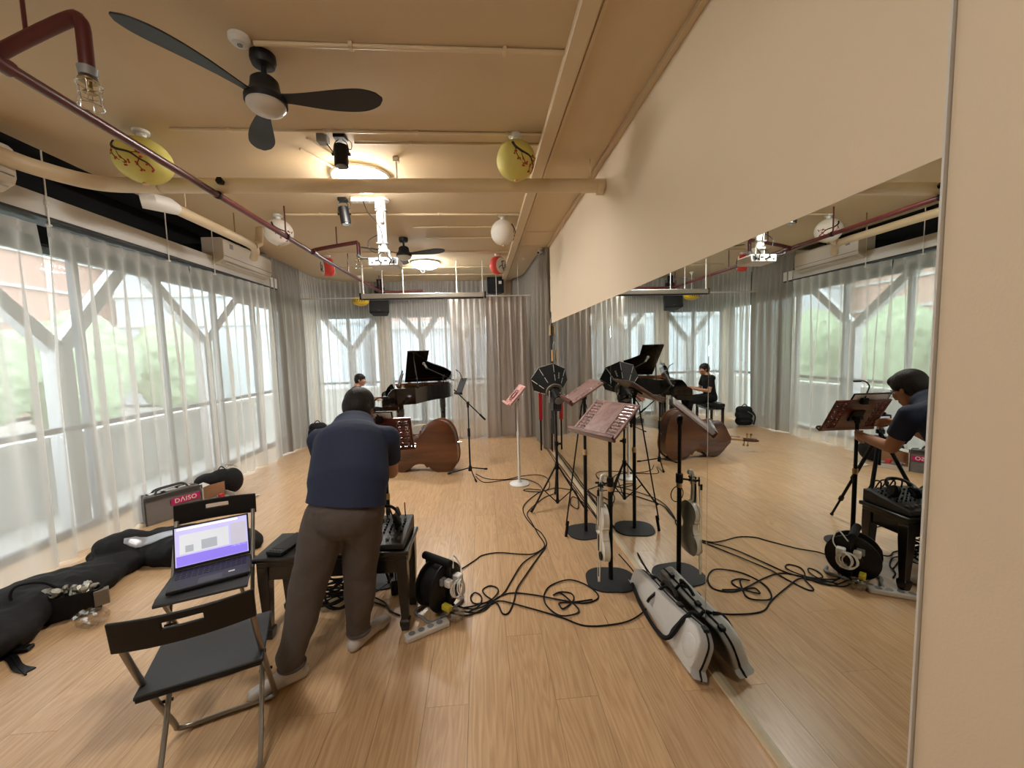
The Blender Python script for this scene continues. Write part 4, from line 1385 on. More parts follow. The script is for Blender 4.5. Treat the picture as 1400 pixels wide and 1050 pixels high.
# ------------------------------------------------------------------ backpack, stage boxes at the back
t = thing('backpack', 'black backpack against the back left curtain behind the double bass', 'backpack', (-3.06, 7.5, 0), R(20))
blob('bag', [('cap', (-0.08, 0, 0.09), 0.085, (0.08, 0, 0.09), 0.085), ('cap', (-0.085, 0, 0.22), 0.085, (0.085, 0, 0.22), 0.085), ('cap', (-0.07, 0.01, 0.31), 0.085, (0.07, 0.01, 0.31), 0.085), ('cap', (-0.07, -0.07, 0.09), 0.055, (0.07, -0.07, 0.09), 0.055), ('cap', (-0.065, -0.07, 0.17), 0.05, (0.065, -0.07, 0.17), 0.05)], mat('black_nylon', (26, 27, 29), 0.6, var=0.2, bump=0.15), 0.014, 3, None).parent = t
for o in list(t.children):
    o.location = (0, 0, 0.004)
MB().tube(cr([(-0.12, -0.10, 0.30), (-0.15, -0.16, 0.2), (-0.13, -0.14, 0.05)], 5), 0.014, 6).build('strap', M_black, t)
MB().tube(cr([(-0.05, 0.0, 0.39), (0.0, -0.02, 0.44), (0.05, 0.0, 0.39)], 5), 0.009, 6).build('handle', M_black, t)
MB().tube(cr([(-0.15, -0.13, 0.12), (-0.10, -0.16, 0.25), (-0.02, -0.15, 0.31)], 5), 0.006, 6).build('zip', M_midgrey, t)
for (x, y, w, h, lb, m) in ((-1.22, 8.3, 0.15, 0.09, 'small grey box on the floor under the grand piano', M_midgrey), (-0.98, 8.2, 0.20, 0.13, 'small black box with a cap on the floor under the grand piano', M_black)):
    t = thing('equipment_box', lb, 'box', (x, y, 0), R(10), 'small boxes under the piano')
    MB().box((0, 0, h / 2), (w, 0.14, h)).build('case', m, t, bevel=0.01)
    MB().tube(cr([(-w * .3, 0, h - 0.004), (-w * .15, 0, h + 0.03), (w * .15, 0, h + 0.03), (w * .3, 0, h - 0.004)], 4), 0.008, 6).build('handle', M_black, t)

# ------------------------------------------------------------------ microphone stands
def tripod_base(t, hub, foot_r, r, angs, name='leg', tip=True, h0=None):
    for a in angs:
        d = V((math.cos(R(a)), math.sin(R(a)), 0))
        l = MB().cyl(V((0, 0, hub)) + d * 0.02, d * foot_r + V((0, 0, 0.012)), r, n=8).build(name, M_blackmat, t)
        if tip:
            MB().cyl(d * (foot_r - 0.035) + V((0, 0, 0.012 + 0.035 * hub / foot_r * .9)), d * (foot_r + 0.012) + V((0, 0, 0.0125)), r + 0.0045, n=8).build('rubber_tip', M_rubber, l)


def boom_stand(label, x, y, top, boom_dir, back, fwd, angs):
    t = thing('microphone_stand', label, 'microphone stand', (x, y, 0), group='boom microphone stands')
    tripod_base(t, 0.10, 0.30, 0.008, angs)
    MB().cyl((0, 0, 0.06), (0, 0, 0.13), 0.026, 0.02, 12).build('hub', M_black, t, bevel=0.004)
    MB().cyl((0, 0, 0.12), (0, 0, top * 0.62), 0.0115, n=10).build('lower_tube', M_blackmat, t)
    MB().cyl((0, 0, top * 0.60), (0, 0, top - 0.01), 0.0085, n=10).build('upper_tube', M_blackmat, t)
    MB().cyl((0, 0, top * 0.60 - 0.06), (0, 0, top * 0.60 + 0.05), 0.018, n=12).build('clutch', M_black, t, bevel=0.004)
    MB().cyl((0, 0, top - 0.06), (0, 0, top + 0.02), 0.016, n=10).build('boom_clamp', M_black, t, bevel=0.003)
    MB().cyl((0.0, -0.03, top), (0.0, 0.03, top), 0.02, n=10).build('clamp_knob', M_black, t, bevel=0.003)
    d = V(boom_dir).normalized()
    c = V((0, 0, top))
    MB().cyl(c - d * back, c + d * fwd, 0.0075, n=8).build('boom_arm', M_blackmat, t)
    MB().cyl(c - d * (back + 0.005), c - d * (back - 0.11), 0.0125, n=10).build('counterweight', M_rubber, t)
    return t, c + d * fwd + V((x, y, 0)), d


ms, tip, d = boom_stand('boom microphone stand holding a grey tablet between the bass and the white stand', -0.19, 5.12, 0.96, (-0.52, -0.35, 0.60), 0.36, 0.27, (-75, 165, 45))
ms2, tip2, d2 = boom_stand('boom microphone stand behind the piano tail reaching over the strings', -0.72, 7.50, 1.20, (-0.62, 0.06, 0.30), 0.34, 0.34, (-10, 110, 230))
t = thing('microphone', 'small silver microphone on a boom in front of the piano lid', 'microphone', tip2)
MB().cyl((0.0, 0, 0), (-0.045, 0, 0.075), 0.018, 0.024, 12).build('body', M_chrome, t)
MB().ball((-0.052, 0, 0.086), 0.028, 14, 10).build('grille', M_metal, t)
MB().cyl((0.02, 0.0, -0.01), (0.0, 0, 0.0), 0.016, n=10).build('clip', M_black, t)
t = thing('tablet', 'grey tablet clamped on the front boom microphone stand', 'tablet', (-0.30, 5.0, 1.10))
m = look((-0.0, 0.0, 0.0), (0.30, 0.22, 0.75), (0.75, 0.45, -0.35))
MB().box((0, 0.10, 0), (0.15, 0.22, 0.012), m).build('body', M_darkgrey, t, bevel=0.004)
MB().box((0, 0.10, 0.0065), (0.135, 0.20, 0.001), m).build('screen', mat('tablet_screen', (118, 112, 100), 0.15, emit=0.25), t)
MB().box((0.0, 0.0, -0.004), (0.17, 0.025, 0.03), m).build('holder', M_black, t, bevel=0.004)
MB().tube(cr([(0.03, 0.02, 0.02), (0.06, 0.04, 0.12), (0.03, 0.03, 0.25), (-0.02, 0.0, 0.30)], 5), 0.005, 6).build('gooseneck', M_black, t)

# ------------------------------------------------------------------ ornate music stands
def rr(w, h, r, n=6):
    pts = []
    for (cx, cy, a0) in ((w / 2 - r, h / 2 - r, 0), (-w / 2 + r, h / 2 - r, 90), (-w / 2 + r, -h / 2 + r, 180), (w / 2 - r, -h / 2 + r, 270)):
        for i in range(n + 1):
            a = R(a0 + 90 * i / n)
            pts.append((cx + r * math.cos(a), cy + r * math.sin(a)))
    return pts


def desk_parts(t, m, w, h, mw, th=0.014, fret=True, ledge=0.034):
    """board in the local x-y plane of m, front face +z; two pierced side bands"""
    ml = M_rose if mw.name == 'rosewood_painted_sheen' else mw
    fr = MB()
    e = 0.018
    fw = 0.085                                  # pierced band width
    fr.bx(-w / 2, w / 2, h - e, h, -th / 2, th / 2, m)
    fr.bx(-w / 2, w / 2, 0, e, -th / 2, th / 2, m)
    for s in (-1, 1):
        x0, x1 = sorted((s * w / 2, s * (w / 2 - e)))
        fr.bx(x0, x1, e, h - e, -th / 2, th / 2, m)
    fr.build('frame', mw, t, bevel=0.002)
    MB().bx(-w / 2 + e + fw, w / 2 - e - fw, e, h - e, -th / 2, th / 2, m).build('centre_panel', mw, t, bevel=0.002)
    for s in (-1, 1):
        f = MB()
        cx = s * (w / 2 - e - fw / 2)
        k = 5
        p = (h - 2 * e) / k
        for i in range(k):
            yc = e + p * (i + 0.5)
            hw2, hh = fw / 2, p / 2
            tt = th * 0.40
            for (dx, dy) in ((-1, -1), (1, -1), (-1, 1), (1, 1)):
                pts = cr([(cx + dx * hw2, yc + dy * hh * 0.15, 0), (cx + dx * hw2 * 0.75, yc + dy * hh * 0.75, 0), (cx + dx * hw2 * 0.30, yc + dy * hh * 0.80, 0), (cx + dx * hw2 * 0.25, yc + dy * hh * 0.35, 0), (cx + dx * hw2 * 0.62, yc + dy * hh * 0.30, 0)], 3)
                f.tube([m @ q for q in pts], tt, 5)
            f.tube([m @ V((cx, yc - hh, 0)), m @ V((cx, yc + hh, 0))], tt * 0.9, 5)
            f.tube([m @ V((cx - hw2, yc, 0)), m @ V((cx + hw2, yc, 0))], tt * 0.9, 5)
            f.tube([m @ V((cx - hw2, yc + hh, 0)), m @ V((cx + hw2, yc + hh, 0))], tt * 0.9, 5)
        f.build('fretwork', mw, t)
    MB().bx(-w / 2 - 0.01, w / 2 + 0.01, -0.012, 0.006, -th / 2, ledge, m).build('ledge', ml, t, bevel=0.004)
    MB().bx(-w / 2 - 0.01, w / 2 + 0.01, -0.012, 0.014, ledge - 0.006, ledge + 0.004, m).build('lip', ml, t, bevel=0.003)


def ornate_stand(label, x, y, rz, top, face, tilt, w=0.44, h=0.31, mw=None, basem=None, polem=None, base='square', off=(0, 0), grp='ornate wooden music stands'):
    t = thing('music_stand', label, 'music stand', (x, y, 0), 0, grp)
    basem = basem or M_blackmat
    polem = polem or M_blackmat
    if base == 'square':
        MB().prism(rr(0.34, 0.30, 0.12), 0.0005, 0.010, Matrix.Rotation(rz, 4, 'Z')).build('base_plate', mat('stand_base_black', (40, 41, 43), 0.6, var=0.1, scale=200), t, bevel=0.002)
    else:
        MB().lathe([(0.0, 0.0005), (0.120, 0.0005), (0.122, 0.012), (0.112, 0.020), (0.03, 0.028), (0.022, 0.05), (0.0, 0.05)], 36).build('base_plate', basem, t)
    MB().cyl((0, 0, 0.010), (0, 0, top * 0.60), 0.0155, n=14).build('lower_pole', polem, t)
    MB().cyl((0, 0, top * 0.58), (0, 0, top), 0.0125, n=14).build('upper_pole', polem, t)
    MB().cyl((0, 0, top * 0.58), (0, 0, top * 0.60 + 0.022), 0.019, n=14).build('collar', M_oak if base == 'square' else polem, t)
    # desk: faces the direction `face` (degrees), tipped back by `tilt`
    f = V((math.cos(R(face)), math.sin(R(face)), 0))
    side = V((-f.y, f.x, 0))
    up = (V((0, 0, 1)) * math.cos(R(tilt)) - f * math.sin(R(tilt))).normalized()
    nrm = (f * math.cos(R(tilt)) + V((0, 0, 1)) * math.sin(R(tilt))).normalized()
    xax = up.cross(nrm)
    ctr = V((off[0], off[1], top + 0.02)) + nrm * 0.035
    m = frame(ctr - up * h * 0.5, xax, up, nrm)
    desk_parts(t, m, w, h, mw or M_rose)
    k = MB(); k.cyl(V((0, 0, top - 0.02)) - side * 0.0, V((0, 0, top + 0.03)), 0.02, n=12); k.cyl(V((0, 0, top + 0.02)) - side * 0.035, V((0, 0, top + 0.02)) + side * 0.035, 0.018, n=12)
    k.build('tilt_knuckle', M_black, t, bevel=0.003)
    MB().box((0, 0, -0.014), (0.10, 0.10, 0.012), frame(ctr - nrm * 0.0, xax, up, nrm)).build('desk_plate', M_black, t, bevel=0.003)
    return t, m


M_rosel = wood('rosewood_painted_sheen', (134, 96, 89), (160, 124, 117), 0.45, 0.3, 0, 1.2, 5.0)  # rosewood lightened: window sheen put into the base colour
sa, ma = ornate_stand('ornate wooden music stand seen edge-on beside the softbox tripod', 0.875, 3.32, R(10), 1.20, 178, 57, mw=M_rosel)
sb, mbk = ornate_stand('ornate wooden music stand with pierced side bands, nearest the mirror case, holding the white violin', 0.85, 2.575, R(-8), 1.10, 206, 50, w=0.40, h=0.30, mw=M_rosel, off=(-0.03, -0.04))
scn, mc = ornate_stand('dark rosewood music stand behind the bending man, its back to the camera', -0.70, 2.81, R(20), 1.00, 92, 30, w=0.44, h=0.29, off=(-0.03, 0.02))
MS_white = wood('rosewood_painted_reflection', (196, 140, 132), (222, 176, 168), 0.4, 0.2, 0, 1.0, 4.0)  # pink is the reflection on rosewood, put into the colour
sw, mwh = ornate_stand('white pole music stand on a round white base with a pinkish slanted desk', 0.415, 4.67, 0, 1.05, 186, 42, w=0.34, h=0.29, mw=MS_white, basem=M_white, polem=M_white, base='round', grp='ornate wooden music stands')
# sheet on the white stand
t = thing('sheet_pad', 'thick white sheet pad held under the pinkish desk of the white stand', 'paper pad', (0.415, 4.67, 1.0))
m2 = mwh @ Matrix.Translation((0, 0, -0.022))
mloc = Matrix.Translation((-0.415, -4.67, -1.0)) @ Matrix.Translation((0.415, 4.67, 0)) @ m2
MB().bx(-0.15, 0.15, 0.0, 0.25, -0.007, 0.005, mloc).build('pad', M_white, t, bevel=0.001)
# ring carving painted on the desk
ringm = MB()
rm = mwh @ Matrix.Translation((0, 0.135, 0.0085))
ringm.ring((0, 0, 0), 0.075, 0.006, n=28, m=6, M=rm); ringm.ring((0, 0, 0), 0.045, 0.005, n=24, m=6, M=rm)
ringm.build('carved_ring', mat('dark_rose_carving', (112, 48, 60), 0.5), sw)

# score, lamp and tablet on the dark rosewood stand
t = thing('score', 'dark framed score standing above the rosewood desk of the man', 'score', (-0.72, 2.9, 0.86))
mg = Matrix.Translation((0.02, -0.09, -0.86)) @ mc
MB().bx(-0.10, 0.20, 0.008, 0.345, 0.008, 0.014, mg).build('backing', M_black, t)
MB().bx(-0.09, 0.19, 0.018, 0.335, 0.0070, 0.0078, mg).build('rear_page', M_white, t)
MB().bx(-0.085, 0.185, 0.02, 0.330, 0.0145, 0.017, mg).build('page', M_white, t)
t = thing('clip_lamp', 'small black gooseneck clip lamp on the top edge of the rosewood stand', 'lamp', (-0.72, 2.78, 1.14))
MB().box((0.0, 0.0, 0.015), (0.045, 0.035, 0.05)).build('clip', M_black, t, bevel=0.004)
MB().tube(cr([(0, 0, 0.03), (-0.02, 0.0, 0.08), (-0.035, 0, 0.13), (-0.01, 0.01, 0.165), (0.03, 0.02, 0.17)], 6), 0.005, 6).build('gooseneck', M_black, t)
MB().box((0.045, 0.02, 0.168), (0.05, 0.022, 0.014)).build('lamp_head', M_black, t, bevel=0.003)

# telescopic boom pole leaning on the edge-on stand
t = thing('boom_pole', 'thin black pole with a rubber grip leaning on the edge-on music stand', 'pole', (0.68, 3.25, 0))
MB().cyl((0.003, 0, 0.10), (0.165, 0.05, 1.13), 0.0065, n=8).build('shaft', M_blackmat, t)
MB().cyl((0.0, 0, 0.003), (0.020, 0.006, 0.135), 0.0125, n=10).build('grip', M_rubber, t)
MB().tube(cr([(0.165, 0.05, 1.13), (0.19, 0.10, 1.17), (0.20, 0.18, 1.16)], 5), 0.005, 6).build('tip_bend', M_blackmat, t)
t = thing('microphone', 'small black microphone clipped behind the edge-on music stand', 'microphone', (0.93, 3.52, 1.13))
MB().cyl((0, 0, 0), (-0.03, -0.07, 0.035), 0.010, n=10).build('body', M_black, t)
MB().ball((-0.035, -0.085, 0.042), 0.018, 12, 8).build('foam', M_rubber, t)
MB().tube(cr([(0, 0, 0), (0.0, -0.08, -0.05), (-0.03, -0.16, 0.0)], 4), 0.004, 6).build('arm', M_black, t)

# ------------------------------------------------------------------ violin and bow hanging on the near stand
hk = thing('instrument_holder', 'black clamp arm on the near ornate stand from which the white violin hangs', 'holder', (0.85, 2.575, 0.70))
MB().cyl((0, 0, -0.03), (0, 0, 0.035), 0.024, n=12).build('clamp', M_black, hk, bevel=0.003)
MB().tube([(0, 0, 0), (-0.06, -0.03, -0.005), (-0.095, -0.045, 0.0)], 0.007, 8).build('arm', M_black, hk)
for s in (-1, 1):
    MB().tube(cr([(-0.07, -0.035, 0), (-0.075, -0.035 + s * 0.03, 0.0), (-0.105, -0.045 + s * 0.03, 0.005)], 4), 0.0075, 8).build('fork_prong', M_rubber, hk)
MB().ring((-0.01, 0.05, -0.13), 0.055, 0.0035, axis=(0.3, 1, 0), n=24, m=6).build('cable_loop', M_black, hk)

vi = thing('violin', 'white violin hanging scroll up from the near ornate stand', 'violin', (0.79, 2.535, 0.19), R(-4))
M_vw = mat('white_lacquer', (232, 228, 216), 0.25, var=0.02, coat=0.4)
vh = [(0.0, 0.03), (0.01, 0.07), (0.05, 0.10), (0.09, 0.104), (0.125, 0.09), (0.145, 0.068), (0.152, 0.075), (0.16, 0.066), (0.185, 0.055), (0.215, 0.06), (0.232, 0.075), (0.24, 0.07), (0.262, 0.08), (0.295, 0.083), (0.33, 0.068), (0.352, 0.035), (0.357, 0.012)]
hp = cr([(a, b, 0) for a, b in vh], 4)
vp = [(p.y, p.x) for p in hp] + [(-p.y, p.x) for p in reversed(hp)]      # x width, y height
vm = frame((0, 0, 0), (0, -1, 0), (0, 0, 1), (-1, 0, 0))                 # front faces -X


def vplate(z0, z1, g, name):
    P = [(p[0] * g, 0.178 + (p[1] - 0.178) * (1 + (g - 1) * .6)) for p in vp]
    mb = MB(); n = len(P); vs = []
    rings = [(1, z0), (1, z1), (0.85, z1 + (z1 - z0) * 1.6), (0.5, z1 + (z1 - z0) * 3.0)]
    for s_, z in rings:
        vs += [vm @ V((p[0] * s_, 0.178 + (p[1] - 0.178) * s_, z)) for p in P]
    fs = [tuple(range(n))[::-1], tuple(3 * n + i for i in range(n))]
    for r in range(3):
        for i in range(n):
            j = (i + 1) % n
            fs.append((r * n + i, r * n + j, (r + 1) * n + j, (r + 1) * n + i))
    mb.add(vs, fs)
    return mb.build(name, M_vw, vi, angle=30)


MB().prism(vp, -0.015, 0.015, vm).build('ribs', M_vw, vi, angle=30)
vplate(0.015, 0.0185, 1.04, 'front'); vplate(-0.015, -0.0185, 1.04, 'back')
W_ = lambda x, y, z: vm @ V((x, y, z))
MB().tube([W_(0, 0.35, 0.0), W_(0, 0.37, 0.012), W_(0, 0.48, 0.016)], [0.016, 0.012, 0.011], 8).build('neck', M_vw, vi)
MB().bx(-0.014, 0.014, 0.225, 0.485, 0.028, 0.034, vm).build('fingerboard', M_black, vi, bevel=0.002)
mb = MB(); mb.bx(-0.010, 0.010, 0.48, 0.545, 0.002, 0.024, vm); mb.tube(cr([W_(0, 0.545, 0.012), W_(0, 0.568, 0.008), W_(0, 0.575, -0.010), W_(0, 0.558, -0.016), W_(0, 0.553, -0.004)], 4), [0.012] * 6 + [0.010] * 11, 8)
mb.build('pegbox_and_scroll', M_vw, vi, bevel=0.002)
for i in range(4):
    s = 1 if i % 2 else -1
    mb = MB(); mb.cyl(W_(0, 0.492 + i * 0.014, 0.012), W_(s * 0.034, 0.492 + i * 0.014, 0.012), 0.0032, n=6); mb.ball(W_(s * 0.038, 0.492 + i * 0.014, 0.012), (0.004, 0.009, 0.008), 8, 6)
    mb.build('tuning_peg', M_black, vi)
MB().bx(-0.02, 0.02, 0.18, 0.184, 0.02, 0.05, vm).build('bridge', M_vw, vi)
MB().prism([(-0.018, 0.165), (0.018, 0.165), (0.010, 0.055), (-0.010, 0.055)], 0.034, 0.042, vm).build('tailpiece', M_black, vi)
MB().ball(W_(0.05, 0.04, 0.034), (0.012, 0.035, 0.03), 12, 8).build('chin_rest', M_black, vi)
for i in range(4):
    a = i - 1.5
    MB().tube([W_(a * 0.006, 0.165, 0.042), W_(a * 0.009, 0.182, 0.051), W_(a * 0.004, 0.482, 0.037)], 0.0006, 4).build('string', M_chrome, vi)
bw = thing('violin_bow', 'white violin bow hanging beside the white violin', 'bow', (0.745, 2.49, 0.03))
MB().tube(cr([(0, 0, 0.02), (0.006, 0, 0.25), (0.004, 0, 0.5), (0.012, 0.0, 0.695)], 6), 0.0042, 8).build('stick', M_vw, bw)
MB().tube([(-0.012, 0, 0.05), (-0.007, 0, 0.62)], 0.0022, 5).build('hair', mat('bow_hair', (222, 212, 190), 0.6), bw)
MB().box((-0.004, 0, 0.63), (0.016, 0.008, 0.04)).build('frog', M_black, bw, bevel=0.002)
MB().box((-0.006, 0, 0.035), (0.014, 0.006, 0.035)).build('tip', M_vw, bw, bevel=0.002)
MB().cyl((0.011, 0, 0.64), (0.0125, 0, 0.70), 0.0052, n=8).build('grip', M_black, bw)

# ------------------------------------------------------------------ softbox on a light stand
ls = thing('light_stand', 'black tripod light stand that carries the octagonal softbox', 'light stand', (0.74, 3.93, 0))
for a in (206, 322, 84):
    d = V((math.cos(R(a)), math.sin(R(a)), 0))
    l = MB().cyl(V((0, 0, 0.42)) + d * 0.02, d * 0.32 + V((0, 0, 0.012)), 0.009, n=8).build('leg', M_blackmat, ls)
    MB().cyl(d * 0.30 + V((0, 0, 0.043)), d * 0.33 + V((0, 0, 0.0125)), 0.012, n=8).build('rubber_foot', M_rubber, l)
    MB().cyl(V((0, 0, 0.05)) + d * 0.015, d * 0.175 + V((0, 0, 0.21)), 0.006, n=6).build('strut', M_blackmat, ls)
MB().cyl((0, 0, 0.04), (0, 0, 0.07), 0.02, n=12).build('lower_collar', M_black, ls)
MB().cyl((0, 0, 0.39), (0, 0, 0.45), 0.022, n=12).build('upper_collar', M_black, ls)
MB().cyl((0, 0, 0.03), (0, 0, 0.66), 0.0135, n=12).build('lower_tube', M_blackmat, ls)
MB().cyl((0, 0, 0.64), (0, 0, 1.0), 0.010, n=12).build('upper_tube', M_blackmat, ls)
MB().cyl((0, 0, 0.63), (0, 0, 0.68), 0.02, n=12).build('clamp', M_black, ls, bevel=0.003)
MB().cyl((0.015, 0, 0.655), (0.045, 0, 0.655), 0.012, n=10).build('clamp_knob', M_black, ls)
sx = thing('softbox_lamp', 'black octagonal softbox with silver rods on a video lamp, turned away', 'studio lamp', (0.74, 3.93, 1.0))
ax = V((-0.10, 0.86, 0.50)).normalized()       # points away from the camera, tipped up
body = MB(); body.box((0, 0, 0.06), (0.085, 0.14, 0.12)); body.build('lamp_base', M_darkgrey, sx, bevel=0.008)
sl = MB()
for i in range(4):
    sl.box((-0.03 + i * 0.02, -0.072, 0.06), (0.008, 0.004, 0.07))
sl.build('vents', M_black, sx)
yk = MB()
for s in (-1, 1):
    yk.box((s * 0.062, 0, 0.14), (0.012, 0.05, 0.12))
yk.build('yoke', M_midgrey, sx, bevel=0.004)
hc = V((0, 0.0, 0.17))
MB().cyl(hc - ax * 0.12, hc + ax * 0.05, 0.054, n=20).build('lamp_head', M_black, sx, bevel=0.006)
MB().cyl(hc - ax * 0.125, hc - ax * 0.118, 0.042, n=20).build('rear_grille', M_midgrey, sx)
MB().ball(V((0.075, -0.02, 0.15)), 0.02, 12, 8).build('tilt_knob', M_chrome, sx)
hr = MB(); hr.ring(hc + ax * 0.05, 0.078, 0.010, axis=ax, n=32, m=8); hr.ring(hc + ax * 0.045, 0.062, 0.006, axis=ax, n=32, m=8)
hr.build('speed_ring', mat('speed_ring_grey', (140, 134, 122), 0.4, 0.6), sx)
u, w = ortho(ax)
u = (V((0, 0, 1)) - ax * ax.z).normalized(); w = ax.cross(u)
MS = mat('softbox_fabric', (9, 8, 9), 0.65, var=0.15, scale=300)
rin, rout, dep = 0.078, 0.205, 0.20
ri, ro = [], []
for i in range(8):
    a = 2 * PI * i / 8 + R(4)
    q = u * math.cos(a) + w * math.sin(a)
    ri.append(hc + ax * 0.055 + q * rin); ro.append(hc + ax * (0.055 + dep) + q * rout)
for i in range(8):
    j = (i + 1) % 8
    mid = ((ri[i] + ri[j] + ro[i] + ro[j]) / 4)
    nrm = (ro[i] - ri[i]).cross(ri[j] - ri[i]).normalized()
    mb = MB(); vs = []
    for q in (0, 0.0025):
        vs += [p + nrm * q for p in (ri[i], ro[i], ro[j], ri[j])]
    mb.add(vs, [(0, 1, 2, 3), (7, 6, 5, 4), (0, 4, 5, 1), (1, 5, 6, 2), (2, 6, 7, 3), (3, 7, 4, 0)])
    mb.build('fabric_panel', MS, sx)
    for a_, b_ in ((0.16, 0.45), (0.55, 0.92)):
        q = ((ri[i] - hc).normalized() * 0.004)
        MB().tube([ri[i].lerp(ro[i], a_) + q, ri[i].lerp(ro[i], b_) + q], 0.0026, 6).build('silver_rod', M_offwhite, sx)
mb = MB(); mb.add([p for p in ro], [tuple(range(8))]); 
mb2 = MB(); vs = [p for p in ro] + [p + ax * 0.004 for p in ro]
mb2.add(vs, [tuple(range(8))[::-1], tuple(range(8, 16))] + [(i, (i + 1) % 8, (i + 1) % 8 + 8, i + 8) for i in range(8)])
mb2.build('front_diffuser', M_white, sx)
# illegible small grey logo strip printed on the upper right panel
i = 7
for i in range(8):
    c = (ri[i] + ri[(i + 1) % 8] + ro[i] + ro[(i + 1) % 8]) / 4
    if c.x > hc.x + 0.02 and c.z > hc.z + 0.09 + 0.02 and c.x < hc.x + 0.14:
        j = (i + 1) % 8
        nrm = (ro[i] - ri[i]).cross(ri[j] - ri[i]).normalized()
        if nrm.dot(c - hc - ax * 0.1) < 0:
            nrm = -nrm
        along = ((ro[i] + ro[j]) - (ri[i] + ri[j])).normalized()
        lg = MB()
        mm = frame(c + nrm * 0.004, along, nrm.cross(along), nrm)
        for k, hgt in enumerate((0.016, 0.011, 0.011, 0.016, 0.016, 0.011, 0.014, 0.016)):
            lg.box((-0.032 + k * 0.009, hgt / 2 - 0.008, 0), (0.0055, hgt, 0.001), mm)
        lg.build('printed_logo', M_offwhite, sx)
        break
t = thing('red_panel', 'narrow dark red upright panel half hidden by the grey curtain beside the softbox', 'panel', (0.93, 6.25, 0))
MB().bx(0.90, 0.955, 6.24, 6.27, 0.50, 1.02).build('panel', mat('signal_red', (170, 20, 22), 0.45), t, True, bevel=0.004)
MB().bx(0.915, 0.94, 6.25, 6.265, 0.0, 0.50).build('post', M_black, t, True)

# ------------------------------------------------------------------ folding chairs
M_seat = mat('chair_black_plastic', (44, 46, 49), 0.5, var=0.06, scale=60)
M_backr = mat('chair_back_black', (24, 22, 22), 0.45, var=0.08)
M_tube = mat('chair_steel_tube', (146, 140, 132), 0.35, 0.85, var=0.05)


